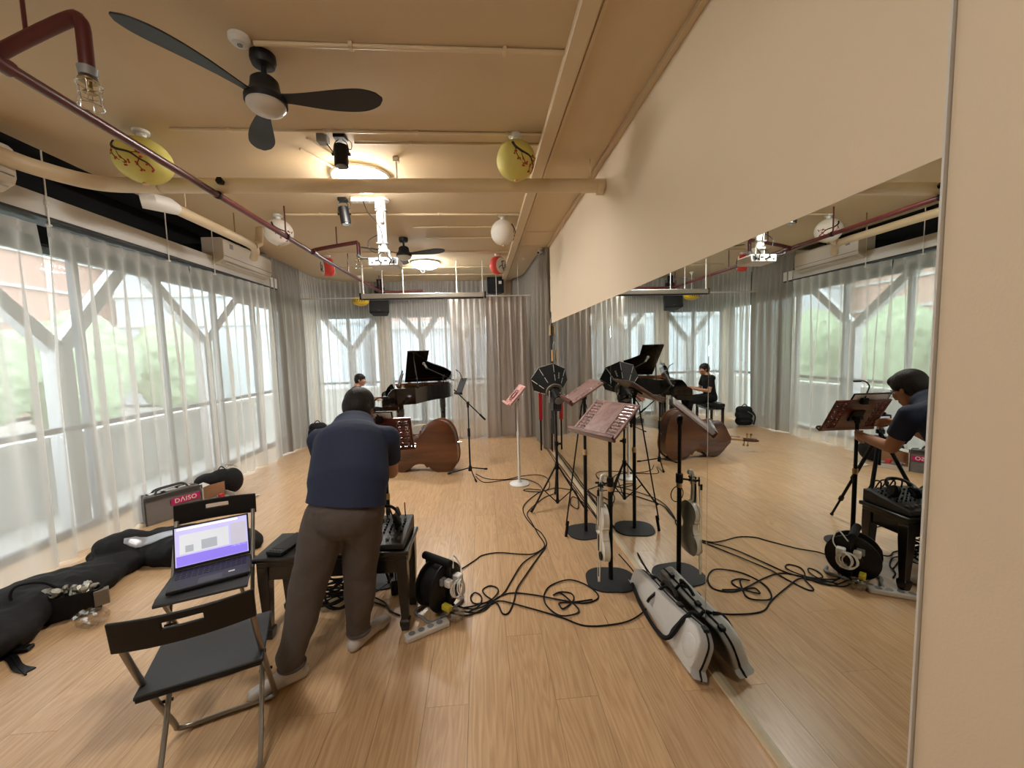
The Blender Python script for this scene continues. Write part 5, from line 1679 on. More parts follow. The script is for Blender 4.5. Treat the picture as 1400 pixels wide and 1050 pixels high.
def folding_chair(label, x, y, rz):
    t = thing('folding_chair', label, 'chair', (x, y, 0), R(rz), 'black folding chairs')
    w = 0.185
    # backrest: curved board with a hand slot
    b = MB()
    tiltv = V((0, -0.16, 0.987))
    def bp(u, v, off):
        yy = -0.085 - 0.022 * (1 - (u / 0.195) ** 2) * -1
        return V((u, -0.075 - 0.030 * (1 - (u / 0.195) ** 2) - off, 0.675)) + tiltv * v
    us = [-0.197, -0.15, -0.10, -0.055, 0.0, 0.055, 0.10, 0.15, 0.197]
    vsl = [0.0, 0.062, 0.085, 0.112]
    vs, fs = [], []
    for off in (0.0, 0.014):
        for v in vsl:
            for u in us:
                vs.append(bp(u, v, off))
    nu = len(us)
    N = nu * len(vsl)
    def hole(r, c):
        return r == 1 and c in (3, 4)
    for r in range(len(vsl) - 1):
        for c in range(nu - 1):
            if hole(r, c):
                continue
            a = r * nu + c
            fs.append((a, a + 1, a + nu + 1, a + nu)); fs.append((N + a, N + a + nu, N + a + nu + 1, N + a + 1))
    def edge(a, b_):
        fs.append((a, b_, N + b_, N + a))
    for c in range(nu - 1):
        edge(c, c + 1); edge((len(vsl) - 1) * nu + c, (len(vsl) - 1) * nu + c + 1)
    for r in range(len(vsl) - 1):
        edge(r * nu, (r + 1) * nu); edge(r * nu + nu - 1, (r + 1) * nu + nu - 1)
    for c in (3, 4):
        edge(nu + c, nu + c + 1); edge(2 * nu + c, 2 * nu + c + 1)
    edge(nu + 3, 2 * nu + 3); edge(nu + 5, 2 * nu + 5)
    b.add(vs, fs)
    b.build('backrest', M_backr, t, bevel=0.004)
    # seat: shallow dished panel
    s = MB()
    nx, ny = 10, 8
    vs, fs = [], []
    for dz in (0.0, -0.016):
        for j in range(ny + 1):
            for i in range(nx + 1):
                u, v = i / nx * 2 - 1, j / ny
                zz = 0.447 + 0.008 * v - 0.012 * (1 - u * u) * math.sin(PI * min(1, v * 1.1)) - (0.012 if v > .95 else 0)
                vs.append(V((u * 0.192, 0.005 + v * 0.335, zz + dz)))
    k = (nx + 1) * (ny + 1)
    for j in range(ny):
        for i in range(nx):
            a = j * (nx + 1) + i
            fs.append((a, a + 1, a + nx + 2, a + nx + 1)); fs.append((k + a, k + a + nx + 1, k + a + nx + 2, k + a + 1))
    for i in range(nx):
        fs.append((i, k + i, k + i + 1, i + 1)); a = ny * (nx + 1) + i; fs.append((a, a + 1, k + a + 1, k + a))
    for j in range(ny):
        a = j * (nx + 1); fs.append((a, a + nx + 1, k + a + nx + 1, k + a)); a += nx; fs.append((a, k + a, k + a + nx + 1, a + nx + 1))
    s.add(vs, fs)
    s.build('seat', M_seat, t, bevel=0.005)
    MB().bx(-0.186, 0.186, 0.0, 0.022, 0.425, 0.440).build('seat_rear_rail', M_backr, t, bevel=0.004)
    # backrest tube runs down to the front floor bar
    wi = w - 0.004
    fr = [V((-wi, -0.075, 0.70)), V((-wi, 0.07, 0.44)), V((-wi, 0.30, 0.09)), V((-wi, 0.335, 0.035)), V((-wi + 0.05, 0.355, 0.0125)), V((0, 0.358, 0.0125)), V((wi - 0.05, 0.355, 0.0125)), V((wi, 0.335, 0.035)), V((wi, 0.30, 0.09)), V((wi, 0.07, 0.44)), V((wi, -0.075, 0.70))]
    MB().tube(cr(fr, 4), 0.0105, 10).build('back_frame', M_tube, t)
    ri = w - 0.028
    rr_ = [V((-ri, 0.31, 0.43)), V((-ri, 0.14, 0.20)), V((-ri, 0.01, 0.05)), V((-ri + 0.012, -0.005, 0.018)), V((-ri + 0.05, -0.01, 0.0115)), V((0, -0.012, 0.0115)), V((ri - 0.05, -0.01, 0.0115)), V((ri - 0.012, -0.005, 0.018)), V((ri, 0.01, 0.05)), V((ri, 0.14, 0.20)), V((ri, 0.31, 0.43))]
    MB().tube(cr(rr_, 4), 0.0095, 10).build('rear_legs', M_tube, t)
    for sx in (-1, 1):
        MB().cyl((sx * (ri - 0.012), 0.205, 0.262), (sx * (wi + 0.013), 0.205, 0.262), 0.006, n=8).build('pivot_bolt', M_black, t)
        MB().cyl((sx * (wi - 0.012), 0.075, 0.432), (sx * (wi + 0.013), 0.075, 0.432), 0.007, n=8).build('seat_pivot', M_black, t)
    return t


folding_chair('empty black folding chair with steel tube legs nearest the camera', -1.055, 1.435, 21.7)
ch2 = folding_chair('black folding chair carrying the open laptop', -1.545, 2.30, -158.3)

# laptop
lp = thing('laptop', 'dark open laptop with a lit lavender screen on the folding chair', 'laptop', (-1.475, 2.15, 0.4575), R(-152))
MB().box((0, 0.0, 0.009), (0.345, 0.235, 0.016)).build('base', mat('laptop_black', (34, 34, 36), 0.4, var=0.05), lp, bevel=0.004)
kbd = MB()
for r in range(5):
    for c in range(13):
        kbd.box((-0.144 + c * 0.024, -0.012 - r * 0.0 - 0.085 + r * 0.022, 0.0175), (0.020, 0.018, 0.002))
o = kbd.build('keys', M_black, lp); o['kind'] = 'stuff'
MB().box((0, 0.075, 0.0173), (0.10, 0.062, 0.001)).build('trackpad', M_darkgrey, lp)
MB().box((0.02, 0.112, 0.012), (0.06, 0.008, 0.004)).build('palm_sticker', M_midgrey, lp)
MB().box((-0.09, 0.055, 0.0176), (0.028, 0.012, 0.001)).build('sticker', M_white, lp)
sm_ = look((0, -0.112, 0.018), (0, -0.30, 0.95), (0, 1, 0.3))      # local y up the lid, local z toward the user
MB().bx(-0.172, 0.172, 0.0, 0.228, -0.008, 0.0, sm_).build('lid', MATS['laptop_black'], lp, bevel=0.003)


def glow(name, c, s):
    return mat(name, c, 0.12, emit=s, var=0.03, scale=6)


scr = MB().bx(-0.164, 0.164, 0.016, 0.220, 0.0002, 0.0010, sm_)
scr.build('screen', glow('screen_lilac', (176, 172, 216), 0.55), lp)
for (x0, x1, y0, y1, m, nm) in ((-0.160, 0.160, 0.018, 0.070, glow('screen_violet', (128, 112, 210), 0.55), 'lower_window'), (-0.145, 0.075, 0.078, 0.180, glow('screen_pale', (196, 200, 206), 0.5), 'video_window'), (0.085, 0.156, 0.060, 0.190, glow('screen_grey', (178, 176, 190), 0.5), 'side_window'), (-0.05, 0.02, 0.085, 0.135, glow('screen_dim', (164, 170, 180), 0.42), 'video_figure'), (-0.120, -0.085, 0.085, 0.12, glow('screen_dim', (164, 170, 180), 0.42), 'video_figure'), (-0.155, 0.120, 0.205, 0.216, glow('screen_bar', (206, 206, 232), 0.8), 'title_bar')):
    MB().bx(x0, x1, y0, y1, 0.0011, 0.0014 if nm != 'video_figure' else 0.0017, sm_).build(nm, m, lp)

# ------------------------------------------------------------------ black bench with sound gear
M_lac = mat('black_lacquer', (20, 18, 18), 0.3, var=0.1, coat=0.3)
bn = thing('piano_bench', 'long black lacquered bench used as a table for the sound gear', 'bench', (-0.875, 2.37, 0), R(-1))
bw_, bd = 0.86, 0.33
MB().box((0, 0, 0.478), (bw_, bd, 0.028)).build('top', M_lac, bn, bevel=0.008, seg=3)
MB().box((0, 0, 0.450), (bw_ - 0.03, bd - 0.03, 0.03)).build('top_rim', M_lac, bn, bevel=0.004)
ap = MB()
for s in (-1, 1):
    ap.box((0, s * (bd / 2 - 0.035), 0.395), (bw_ - 0.12, 0.022, 0.08)); ap.box((s * (bw_ / 2 - 0.04), 0, 0.395), (0.022, bd - 0.1, 0.08))
ap.build('apron', M_lac, bn, bevel=0.003)
for sx in (-1, 1):
    for sy in (-1, 1):
        l = MB()
        cx, cy = sx * (bw_ / 2 - 0.045), sy * (bd / 2 - 0.045)
        lv = [(0.060, 0.436), (0.060, 0.33), (0.040, 0.07), (0.056, 0.06), (0.056, 0.04), (0.042, 0.0005)]
        vs, fs = [], []
        for (s_, z) in lv:
            for a, b in ((-1, -1), (1, -1), (1, 1), (-1, 1)):
                vs.append(V((cx + a * s_ / 2, cy + b * s_ / 2, z)))
        for r in range(len(lv) - 1):
            for i in range(4):
                fs.append((r * 4 + i, r * 4 + (i + 1) % 4, r * 4 + 4 + (i + 1) % 4, r * 4 + 4 + i))
        fs.append((0, 1, 2, 3)); fs.append(tuple(len(vs) - 4 + i for i in range(4)))
        l.add(vs, fs)
        l.build('leg', M_lac, bn, bevel=0.003)

mx_ = thing('audio_mixer', 'black audio mixer with knobs at the right end of the bench', 'mixer', (-0.64, 2.375, 0.4935), R(-2))
mp = [(-0.15, 0.0), (0.15, 0.0), (0.15, 0.085), (0.09, 0.082), (-0.15, 0.03)]
MB().prism(mp, -0.17, 0.17, frame((0, 0, 0), (0, 1, 0), (0, 0, 1), (1, 0, 0))).build('chassis', M_darkgrey, mx_, bevel=0.006)
kn = MB(); fd = MB(); wh = MB()
for c in range(9):
    for r in range(6):
        yy = 0.08 - r * 0.024
        zz = 0.03 + (yy + 0.15) * 0.052 / 0.24
        (kn if (r + c) % 4 else wh).cyl((-0.14 + c * 0.034, yy, zz - 0.001), (-0.14 + c * 0.034, yy - 0.003, zz + 0.012), 0.0065, 0.005, 8)
    fd.box((-0.14 + c * 0.034, -0.105, 0.0475), (0.012, 0.022, 0.012))
o = kn.build('knobs', M_black, mx_); o['kind'] = 'stuff'
o = wh.build('pale_knobs', M_midgrey, mx_); o['kind'] = 'stuff'
fd.build('faders', M_midgrey, mx_)['kind'] = 'stuff'
MB().cyl((0.02, -0.135, 0.034), (0.02, -0.137, 0.052), 0.013, n=12).build('red_knob', mat('knob_red', (190, 34, 30), 0.4), mx_)
MB().cyl((0.12, 0.13, 0.083), (0.118, 0.132, 0.17), 0.004, 0.003, 8).build('antenna', M_black, mx_)
for i in range(4):
    MB().tube(cr([(-0.10 + i * 0.055, 0.12, 0.083), (-0.10 + i * 0.055, 0.12, 0.13), (-0.10 + i * 0.055, 0.165, 0.125), (-0.09 + i * 0.055, 0.20, 0.05)], 5), 0.005, 6).build('plugged_lead', M_black, mx_)

hp_ = thing('headphones', 'black headphones lying on the audio mixer', 'headphones', (-0.60, 2.36, 0.565), R(20))
for s in (-1, 1):
    MB().lathe([(0.0, -0.015), (0.030, -0.018), (0.042, -0.008), (0.044, 0.006), (0.034, 0.018), (0.0, 0.020)], 20, Matrix.Translation((s * 0.06, 0.0, 0.035)) @ Matrix.Rotation(R(70 * s), 4, 'Y')).build('ear_cup', M_black, hp_)
    MB().ring((s * 0.051, 0.0, 0.034), 0.032, 0.010, axis=(1, 0, .3 * s), n=20, m=8).build('ear_pad', M_rubber, hp_)
MB().tube(cr([(-0.068, 0, 0.045), (-0.075, 0.05, 0.065), (-0.045, 0.105, 0.085), (0.0, 0.125, 0.09), (0.045, 0.105, 0.085), (0.075, 0.05, 0.065), (0.068, 0, 0.045)], 6), 0.010, 8).build('headband', M_black, hp_)
for (x, y, w, dd, h, lb, rz) in ((-1.17, 2.36, 0.10, 0.25, 0.022, 'flat black remote controller at the left end of the bench', -14), (-1.03, 2.38, 0.12, 0.24, 0.026, 'flat black device on the bench beside the left controller, behind the man', -4)):
    t = thing('flat_controller', lb, 'controller', (x, y, 0.4925), R(rz))
    MB().box((0, 0, h / 2 + 0.001), (w, dd, h)).build('body', mat('device_black', (36, 35, 36), 0.45), t, bevel=0.004)
    MB().box((0, 0.01, h + 0.0015), (w - 0.02, dd - 0.06, 0.002)).build('panel', M_black, t)
    for k in range(4):
        MB().box((-w * .3 + k * w * .2, -dd / 2 + 0.02, h + 0.002), (0.009, 0.012, 0.004)).build('button', M_darkgrey, t)
t = thing('usb_cable', 'thin black cable rising from the bench past the man', 'cable', (-1.10, 2.55, 0.49))
MB().tube(cr([(-1.10, 2.46, 0.4965), (-1.10, 2.52, 0.60), (-1.125, 2.55, 0.74), (-1.10, 2.60, 0.84), (-1.06, 2.66, 0.92), (-1.03, 2.76, 0.945)], 6), 0.004, 6).build('cable', M_black, t, True)

# cable reel, power strip, plugs
rl = thing('cable_reel', 'black cable reel with white plugs on the floor beside the bench', 'cable reel', (-0.29, 2.40, 0.0), R(-38))
for xx, r in ((-0.10, 0.145), (0.02, 0.15)):
    m = frame((xx, 0, 0.155), (0, 1, 0), (0, 0, 1), (1, 0, 0))
    MB().lathe([(0.0, 0), (r - 0.012, 0), (r, 0.006), (r, 0.016), (r - 0.012, 0.022), (0.055, 0.022), (0.05, 0.03), (0.0, 0.03)], 36, m).build('flange', M_black, rl, bevel=0.002)
MB().cyl((-0.085, 0, 0.155), (0.02, 0, 0.155), 0.118, n=28).build('wound_cable', M_rubber, rl)
MB().tube(cr([(-0.12, 0.13, 0.010), (-0.12, 0.03, 0.010), (-0.12, -0.12, 0.010), (-0.04, -0.14, 0.012), (0.05, -0.13, 0.010), (0.055, 0.12, 0.010), (-0.03, 0.14, 0.012)], 5), 0.010, 8).build('stand_tube', M_midgrey, rl)
for xx in (-0.125, 0.06):
    MB().cyl((xx, 0, 0.012), (xx, 0, 0.31), 0.010, n=8).build('side_tube', M_black, rl)
MB().cyl((-0.15, 0.0, 0.315), (0.08, 0.0, 0.315), 0.024, n=14).build('handle', M_rubber, rl, bevel=0.006)
for a in (35, 125, 305):
    q = V((0.046, 0.075 * math.cos(R(a)), 0.155 + 0.075 * math.sin(R(a))))
    MB().box(q, (0.03, 0.042, 0.042)).build('socket', M_midgrey, rl, bevel=0.004)
MB().box((0.085, 0.055, 0.20), (0.05, 0.05, 0.055)).build('white_plug', M_white, rl, bevel=0.008)
MB().box((0.085, -0.03, 0.21), (0.045, 0.04, 0.045)).build('white_plug', M_white, rl, bevel=0.008)
MB().box((0.09, -0.06, 0.075), (0.06, 0.035, 0.035)).build('yellow_plug', mat('plug_yellow', (214, 196, 60), 0.45), rl, bevel=0.006)
wc = MB()
for k in range(5):
    wc.ring((0.12 + 0.004 * k, 0.0 + 0.008 * k, 0.165 + 0.004 * (k % 2)), 0.042 + 0.005 * (k % 3), 0.004, axis=(1, 0.2 * k - .3, 0.25), n=20, m=6)
wc.tube(cr([(0.11, 0.05, 0.20), (0.07, 0.10, 0.25), (0.03, 0.08, 0.32), (0.08, 0.02, 0.28)], 5), 0.004, 6)
wc.build('white_cord', M_white, rl)
pl = thing('power_strip', 'white power strip on the floor under the cable reel', 'power strip', (-0.36, 2.19, 0.0), R(28))
MB().box((0, 0, 0.019), (0.26, 0.055, 0.034)).build('body', M_offwhite, pl, bevel=0.008)
for k in range(4):
    MB().cyl((-0.09 + k * 0.055, 0, 0.0365), (-0.09 + k * 0.055, 0, 0.0375), 0.019, n=16).build('outlet', M_midgrey, pl)
t = thing('clear_plastic_wrap', 'crumpled clear plastic wrapper under the white plugs', 'plastic wrapper', (-0.26, 2.32, 0))

# floor cables
CAB = {
'black cable arcing from the reel up toward the softbox tripod':[(-0.40,2.54),(-0.35,2.71),(-0.23,2.80),(-0.10,2.95),(-0.04,3.02),(0.09,3.04),(0.26,2.99),(0.37,2.99),(0.47,3.11),(0.45,3.31),(0.42,3.57),(0.40,3.74),(0.45,3.88),(0.62,4.15),(0.76,4.27)],
'long black cable from the reel past the white stand to the front microphone stand':[(-0.26,2.43),(-0.09,2.36),(0.03,2.44),(0.10,2.51),(0.16,2.64),(0.26,2.85),(0.40,3.00),(0.49,3.13),(0.48,3.33),(0.42,3.49),(0.37,3.79),(0.41,4.02),(0.59,4.32),(0.74,4.46),(0.78,4.81),(0.68,4.97),(0.46,4.95),(0.25,4.86),(0.02,4.93),(-0.12,5.14)],
'black cable with the large loop in front of the violin stand':[(-0.27,2.38),(-0.06,2.33),(0.05,2.46),(0.15,2.50),(0.29,2.46),(0.47,2.38),(0.60,2.34),(0.70,2.38),(0.70,2.46),(0.64,2.55),(0.55,2.60),(0.42,2.55),(0.36,2.45),(0.36,2.34),(0.42,2.24),(0.51,2.24),(0.55,2.28),(0.52,2.37),(0.47,2.46),(0.42,2.44),(0.47,2.47),(0.54,2.45),(0.54,2.38),(0.46,2.30),(0.44,2.33),(0.45,2.36),(0.54,2.36),(0.66,2.37)],
'black cable sweeping around the violin stand base to the mirror':[(-0.27,2.36),(-0.13,2.31),(0.01,2.40),(0.08,2.42),(0.23,2.34),(0.42,2.23),(0.55,2.14),(0.72,2.13),(0.85,2.16),(0.98,2.26),(1.03,2.39),(1.04,2.55),(1.04,2.69),(1.02,2.89)],
'black cable with the small loops beside the reel bundle':[(-0.26,2.48),(-0.18,2.39),(-0.02,2.42),(0.05,2.49),(0.06,2.56),(0.01,2.60),(-0.04,2.56),(-0.02,2.49),(0.05,2.40),(0.08,2.30),(0.12,2.31),(0.16,2.42),(0.19,2.54),(0.26,2.68),(0.38,2.91),(0.47,3.07)],
'short curled black cable left of the cable bundle':[(-0.13,2.34),(-0.06,2.40),(-0.05,2.48),(-0.09,2.53),(-0.12,2.49),(-0.09,2.42),(0.03,2.42)],
'black cable running along the mirror foot behind the stands':[(1.00,7.10),(1.02,6.27),(1.01,5.24),(1.03,4.56),(1.04,3.91),(1.04,3.58),(1.05,3.28)],
'second black cable along the mirror foot, closer to the glass':[(1.04,6.25),(1.05,5.22),(1.06,4.40),(1.055,3.72),(1.06,3.49)],
'black cable looped under the softbox tripod':[(0.68,4.37),(0.82,4.45),(0.96,4.38),(1.02,4.31),(0.98,4.03),(0.92,3.81),(0.88,3.95),(0.95,4.15),(1.02,3.96),(1.05,3.56)],
'black cable curled around the round white base':[(-0.12,5.04),(-0.01,4.79),(0.24,4.83),(0.48,4.84),(0.63,4.63),(0.65,4.38),(0.55,4.37),(0.44,4.43),(0.50,4.46),(0.64,4.40)],
'black cable under the bench from the left to the middle':[(-1.15,2.85),(-1.00,2.70),(-0.89,2.66),(-0.78,2.61),(-0.70,2.71),(-0.63,2.79)],
'black cable under the bench curling toward the reel':[(-1.10,2.70),(-0.96,2.57),(-0.82,2.59),(-0.68,2.50),(-0.62,2.41),(-0.55,2.36)],
'black cable under the bench, farthest back':[(-1.30,2.97),(-1.23,3.06),(-1.04,2.99),(-0.89,2.86),(-0.80,2.90),(-0.64,2.80),(-0.50,2.60)],
'black cable under the bench, just behind the right leg of the man':[(-1.08,2.67),(-0.95,2.63),(-0.78,2.53),(-0.66,2.46)],
}
rn = random.Random(11)
for i, (lb, pts) in enumerate(CAB.items()):
    r = 0.0048
    p3 = [(x, y, r + 0.0005 + 0.0045 * (0.5 + 0.5 * math.sin(k * 1.3 + i))) for k, (x, y) in enumerate(pts)]
    t = thing('floor_cable', lb, 'cable', (p3[len(p3) // 2][0], p3[len(p3) // 2][1], 0), group='black cables on the floor')
    MB().tube(cr(p3, 7), r, 7).build('cable', M_rubber, t, True)
ck = thing('cable_coil', 'tangled coil of black cables under the bench', 'cable coil', (-0.98, 2.52, 0))
for k in range(9):
    a = rn.uniform(0.06, 0.13)
    z = 0.012 + 0.020 * k
    c = V((rn.uniform(-.03, .03), rn.uniform(-.03, .03), z))
    pts = [c + V((a * math.cos(q), a * 0.8 * math.sin(q), 0.015 * math.sin(q * 2 + k))) for q in [2 * PI * i / 12 for i in range(12)]]
    MB().tube(cr(pts, 3, True), 0.007, 6, closed=True).build('loop', M_rubber, ck)
t = thing('power_adapter', 'black power adapter standing under the bench', 'adapter', (-0.62, 2.60, 0), R(20))
MB().box((0, 0, 0.05), (0.07, 0.05, 0.10)).build('body', M_black, t, bevel=0.01)
MB().tube(cr([(0, 0, 0.10), (0.0, 0.0, 0.16), (0.04, 0.02, 0.22), (0.03, -0.02, 0.30)], 5), 0.005, 6).build('lead', M_black, t)

# ------------------------------------------------------------------ violin case lying along the mirror
vc = thing('violin_case', 'white oblong violin case with black straps lying along the mirror foot', 'violin case', (1.018, 2.09, 0.0))
M_case = mat('case_white', (206, 204, 200), 0.38, var=0.05, scale=30, bump=0.05)
# profile along y (far -> near), height z and thickness; leaning on the glass
prof = [(0.37, 0.085), (0.36, 0.105), (0.33, 0.122), (0.20, 0.138), (0.0, 0.155), (-0.18, 0.180), (-0.28, 0.198), (-0.33, 0.200), (-0.385, 0.165), (-0.395, 0.11)]
poly_ = [(0.37, 0.015), (0.345, 0.0)][::-1] + prof + [(-0.39, 0.03), (-0.36, 0.0)]
poly_ = [(p.x, p.y) for p in cr([(a, b, 0) for a, b in poly_], 3, True)]
lean = R(20)
cm = Matrix.Translation((-0.035, 0, 0.028)) @ Matrix.Rotation(lean, 4, 'Y') @ frame((0, 0, 0), (0, 1, 0), (0, 0, 1), (1, 0, 0))


def case_half(z0, z1, name, m):
    mb = MB(); n = len(poly_); vs = []
    cx, cy = sum(p[0] for p in poly_) / n, sum(p[1] for p in poly_) / n
    for s_, z in ((1.0, z0), (1.0, z1 * 0.7 + z0 * 0.3), (0.97, z1 * 0.9 + z0 * 0.1), (0.9, z1)):
        vs += [cm @ V((cx + (p[0] - cx) * (1 - (1 - s_) * .35), cy + (p[1] - cy) * s_, z)) for p in poly_]
    fs = [tuple(range(n))[::-1], tuple(3 * n + i for i in range(n))]
    for r in range(3):
        for i in range(n):
            j = (i + 1) % n
            fs.append((r * n + i, r * n + j, (r + 1) * n + j, (r + 1) * n + i))
    mb.add(vs, fs)
    return mb.build(name, m, vc, angle=40)


case_half(0.003, 0.034, 'lid_shell', M_case)
case_half(-0.003, -0.052, 'body_shell', M_case)
MB().tube([cm @ V((p[0], p[1], 0)) for p in poly_], 0.0055, 6, closed=True).build('zip', M_rubber, vc)
for yy, h in ((-0.20, 0.186), (0.08, 0.156)):
    pts = [cm @ V((yy, h + 0.006, 0.045)), cm @ V((yy, h + 0.014, 0.0)), cm @ V((yy - 0.02, h * .6, -0.070)), cm @ V((yy - 0.01, 0.06, -0.072))]
    MB().tube(cr(pts, 4), 0.009, 6).build('strap', M_black, vc)
MB().tube(cr([cm @ V((0.10, 0.165, -0.005)), cm @ V((0.08, 0.20, -0.008)), cm @ V((-0.02, 0.21, -0.008)), cm @ V((-0.06, 0.195, -0.005))], 5), 0.010, 8).build('handle', M_black, vc)
MB().tube(cr([cm @ V((0.30, 0.03, -0.066)), cm @ V((0.10, 0.012, -0.085)), cm @ V((-0.12, 0.015, -0.092)), cm @ V((-0.22, 0.05, -0.085)), cm @ V((-0.24, 0.17, -0.06)), cm @ V((-0.22, 0.194, -0.02))], 6), 0.012, 6).build('shoulder_strap', M_rubber, vc)
for yy, h in ((-0.33, 0.203), (-0.10, 0.174), (0.22, 0.150)):
    MB().box(cm @ V((yy, h, 0.0)), (0.028, 0.035, 0.02)).build('latch', M_black, vc, bevel=0.004)
for q in ((-0.33, 0.11), (-0.32, 0.11)):
    pass
MB().lathe([(0.0, 0.0), (0.055, 0.0), (0.05, 0.004), (0.0, 0.005)], 24, cm @ Matrix.Translation((-0.33, 0.105, -0.0515)) @ Matrix.Rotation(PI, 4, 'X')).build('round_boss', M_case, vc)

# ------------------------------------------------------------------ bags on the left
M_blackcloth = mat('black_bag_cloth', (20, 19, 20), 0.75, var=0.25, scale=10, bump=0.5, bscale=14)
rt = lambda x, y, z, a, b=0.0: Matrix.Translation((x + 0.10, y, z)) @ Matrix.Rotation(R(a), 4, 'Z') @ Matrix.Rotation(R(b), 4, 'Y')
o = blob('gig_bag', [
    ('ell', rt(-2.78, 3.42, 0.07, 20), (0.50, 0.22, 0.13)), ('ell', rt(-2.55, 3.34, 0.06, 5), (0.34, 0.20, 0.14)), ('ell', rt(-2.98, 3.30, 0.12, 40, 10), (0.22, 0.16, 0.13)),
    ('ell', rt(-2.30, 3.45, 0.05, -8), (0.30, 0.14, 0.10)), ('ell', rt(-2.98, 3.02, 0.06, 62), (0.34, 0.15, 0.10)), ('ell', rt(-2.92, 2.86, 0.06, 75), (0.26, 0.16, 0.10)),
    ('ell', rt(-3.02, 2.62, 0.09, 80), (0.40, 0.27, 0.13)), ('ell', rt(-3.05, 2.25, 0.08, 85), (0.42, 0.34, 0.14)), ('ell', rt(-3.1, 1.95, 0.08, 85), (0.35, 0.30, 0.14))],
    M_blackcloth, 0.014, 4, noise=0.045, cuts=[((0, 0, 0.002), (0, 0, -1))])
tag(o, 'large slumped black double bass gig bag along the left curtains', 'gig bag')
gb = o
bpy.context.view_layer.update()
def drape_strip(obj, pts, w, name, m):
    mw_ = obj.matrix_world.inverted()
    vs, fs = [], []
    P = cr([(p[0], p[1], 0) for p in pts], 6)
    for k, p in enumerate(P):
        d = (P[min(k + 1, len(P) - 1)] - P[max(k - 1, 0)]).normalized()
        nn = V((-d.y, d.x, 0))
        wk = w * (0.25 + 0.75 * math.sin(PI * min(1.0, (k + 0.5) / len(P) * 1.2)))
        for q in (-1, -.33, .33, 1):
            o_ = mw_ @ (p + nn * wk * q + V((0, 0, 2)))
            hit, loc_, _n, _i = obj.ray_cast(o_, V((0, 0, -1)))
            z = (obj.matrix_world @ loc_).z if hit else 0.05
            vs.append(p + nn * wk * q + V((0, 0, z + 0.006)))
    for k in range(len(P) - 1):
        for j in range(3):
            fs.append((k * 4 + j, k * 4 + j + 1, k * 4 + 5 + j, k * 4 + 4 + j))
    mb = MB(); mb.add(vs, fs)
    o2 = mb.build(name, m, obj, True)
    so_ = o2.modifiers.new('thick', 'SOLIDIFY'); so_.thickness = 0.003
    return o2
drape_strip(gb, [(-2.82, 3.20), (-2.66, 3.30), (-2.50, 3.38), (-2.33, 3.46)], 0.05, 'reflective_strip', mat('silver_strip', (168, 170, 176), 0.35, 0.4))

tb = thing('tote_bag', 'small black tote bag filled with crumpled foil in front of the gig bag', 'tote bag', (-2.66, 2.60, 0), R(24))
bd_ = MB()
vs = []
for z, w, d in ((0.002, 0.15, 0.05), (0.09, 0.165, 0.065), (0.155, 0.17, 0.055), (0.15, 0.155, 0.045), (0.08, 0.15, 0.05)):
    for i in range(16):
        a = 2 * PI * i / 16
        vs.append(V((w * math.cos(a) * (1 + 0.04 * math.sin(3 * a)), d * math.sin(a) * (1 + 0.1 * math.sin(5 * a + z * 20)), z + 0.008 * math.sin(3 * a))))
fs = [tuple(range(16))[::-1], tuple(64 + i for i in range(16))]
for r in range(4):
    for i in range(16):
        fs.append((r * 16 + i, r * 16 + (i + 1) % 16, (r + 1) * 16 + (i + 1) % 16, (r + 1) * 16 + i))
bd_.add(vs, fs); bd_.build('bag', M_blackcloth, tb)
MB().tube(cr([(-0.14, -0.02, 0.13), (-0.22, -0.03, 0.20), (-0.20, -0.02, 0.275), (-0.10, 0.0, 0.26), (-0.03, 0.03, 0.17)], 6), 0.008, 6).build('handle', M_rubber, tb)
fo = MB(); rn = random.Random(4)
for k in range(22):
    c = V((rn.uniform(-0.13, 0.14), rn.uniform(-.03, .03), rn.uniform(0.135, 0.185)))
    t_ = MB().ball((0, 0, 0), (rn.uniform(.018, .04), rn.uniform(.012, .025), rn.uniform(.012, .028)), 7, 5)
    q = Matrix.Translation(c) @ Matrix.Rotation(rn.uniform(0, 3), 4, 'Z') @ Matrix.Rotation(rn.uniform(-.8, .8), 4, 'Y')
    fo.add([p + V((rn.uniform(-.006, .006), rn.uniform(-.006, .006), rn.uniform(-.006, .006))) for p in t_.v], t_.f, q)
o = fo.build('crumpled_foil', mat('crumpled_foil', (176, 172, 160), 0.35, 0.6, var=0.5, scale=22), tb, angle=20); o['kind'] = 'stuff'
MB().box((0.16, -0.01, 0.09), (0.07, 0.05, 0.10), rz=0.3).build('cardboard_end', mat('grey_card', (122, 112, 98), 0.8), tb, bevel=0.004)


def crumple(name, label, x, y, r, m, seed, cat):
    rn = random.Random(seed)
    mb = MB(); s = MB().ball((0, 0, 0), (r[0], r[1], r[2]), 16, 10)
    vs = []
    for p in s.v:
        q = p * (1 + rn.uniform(-.28, .18))
        q.z = max(0.0015, q.z + r[2] * 0.85)
        vs.append(q + V((x, y, 0)))
    mb.add(vs, s.f)
    return tag(mb.build(name, m, None, angle=12), label, cat)


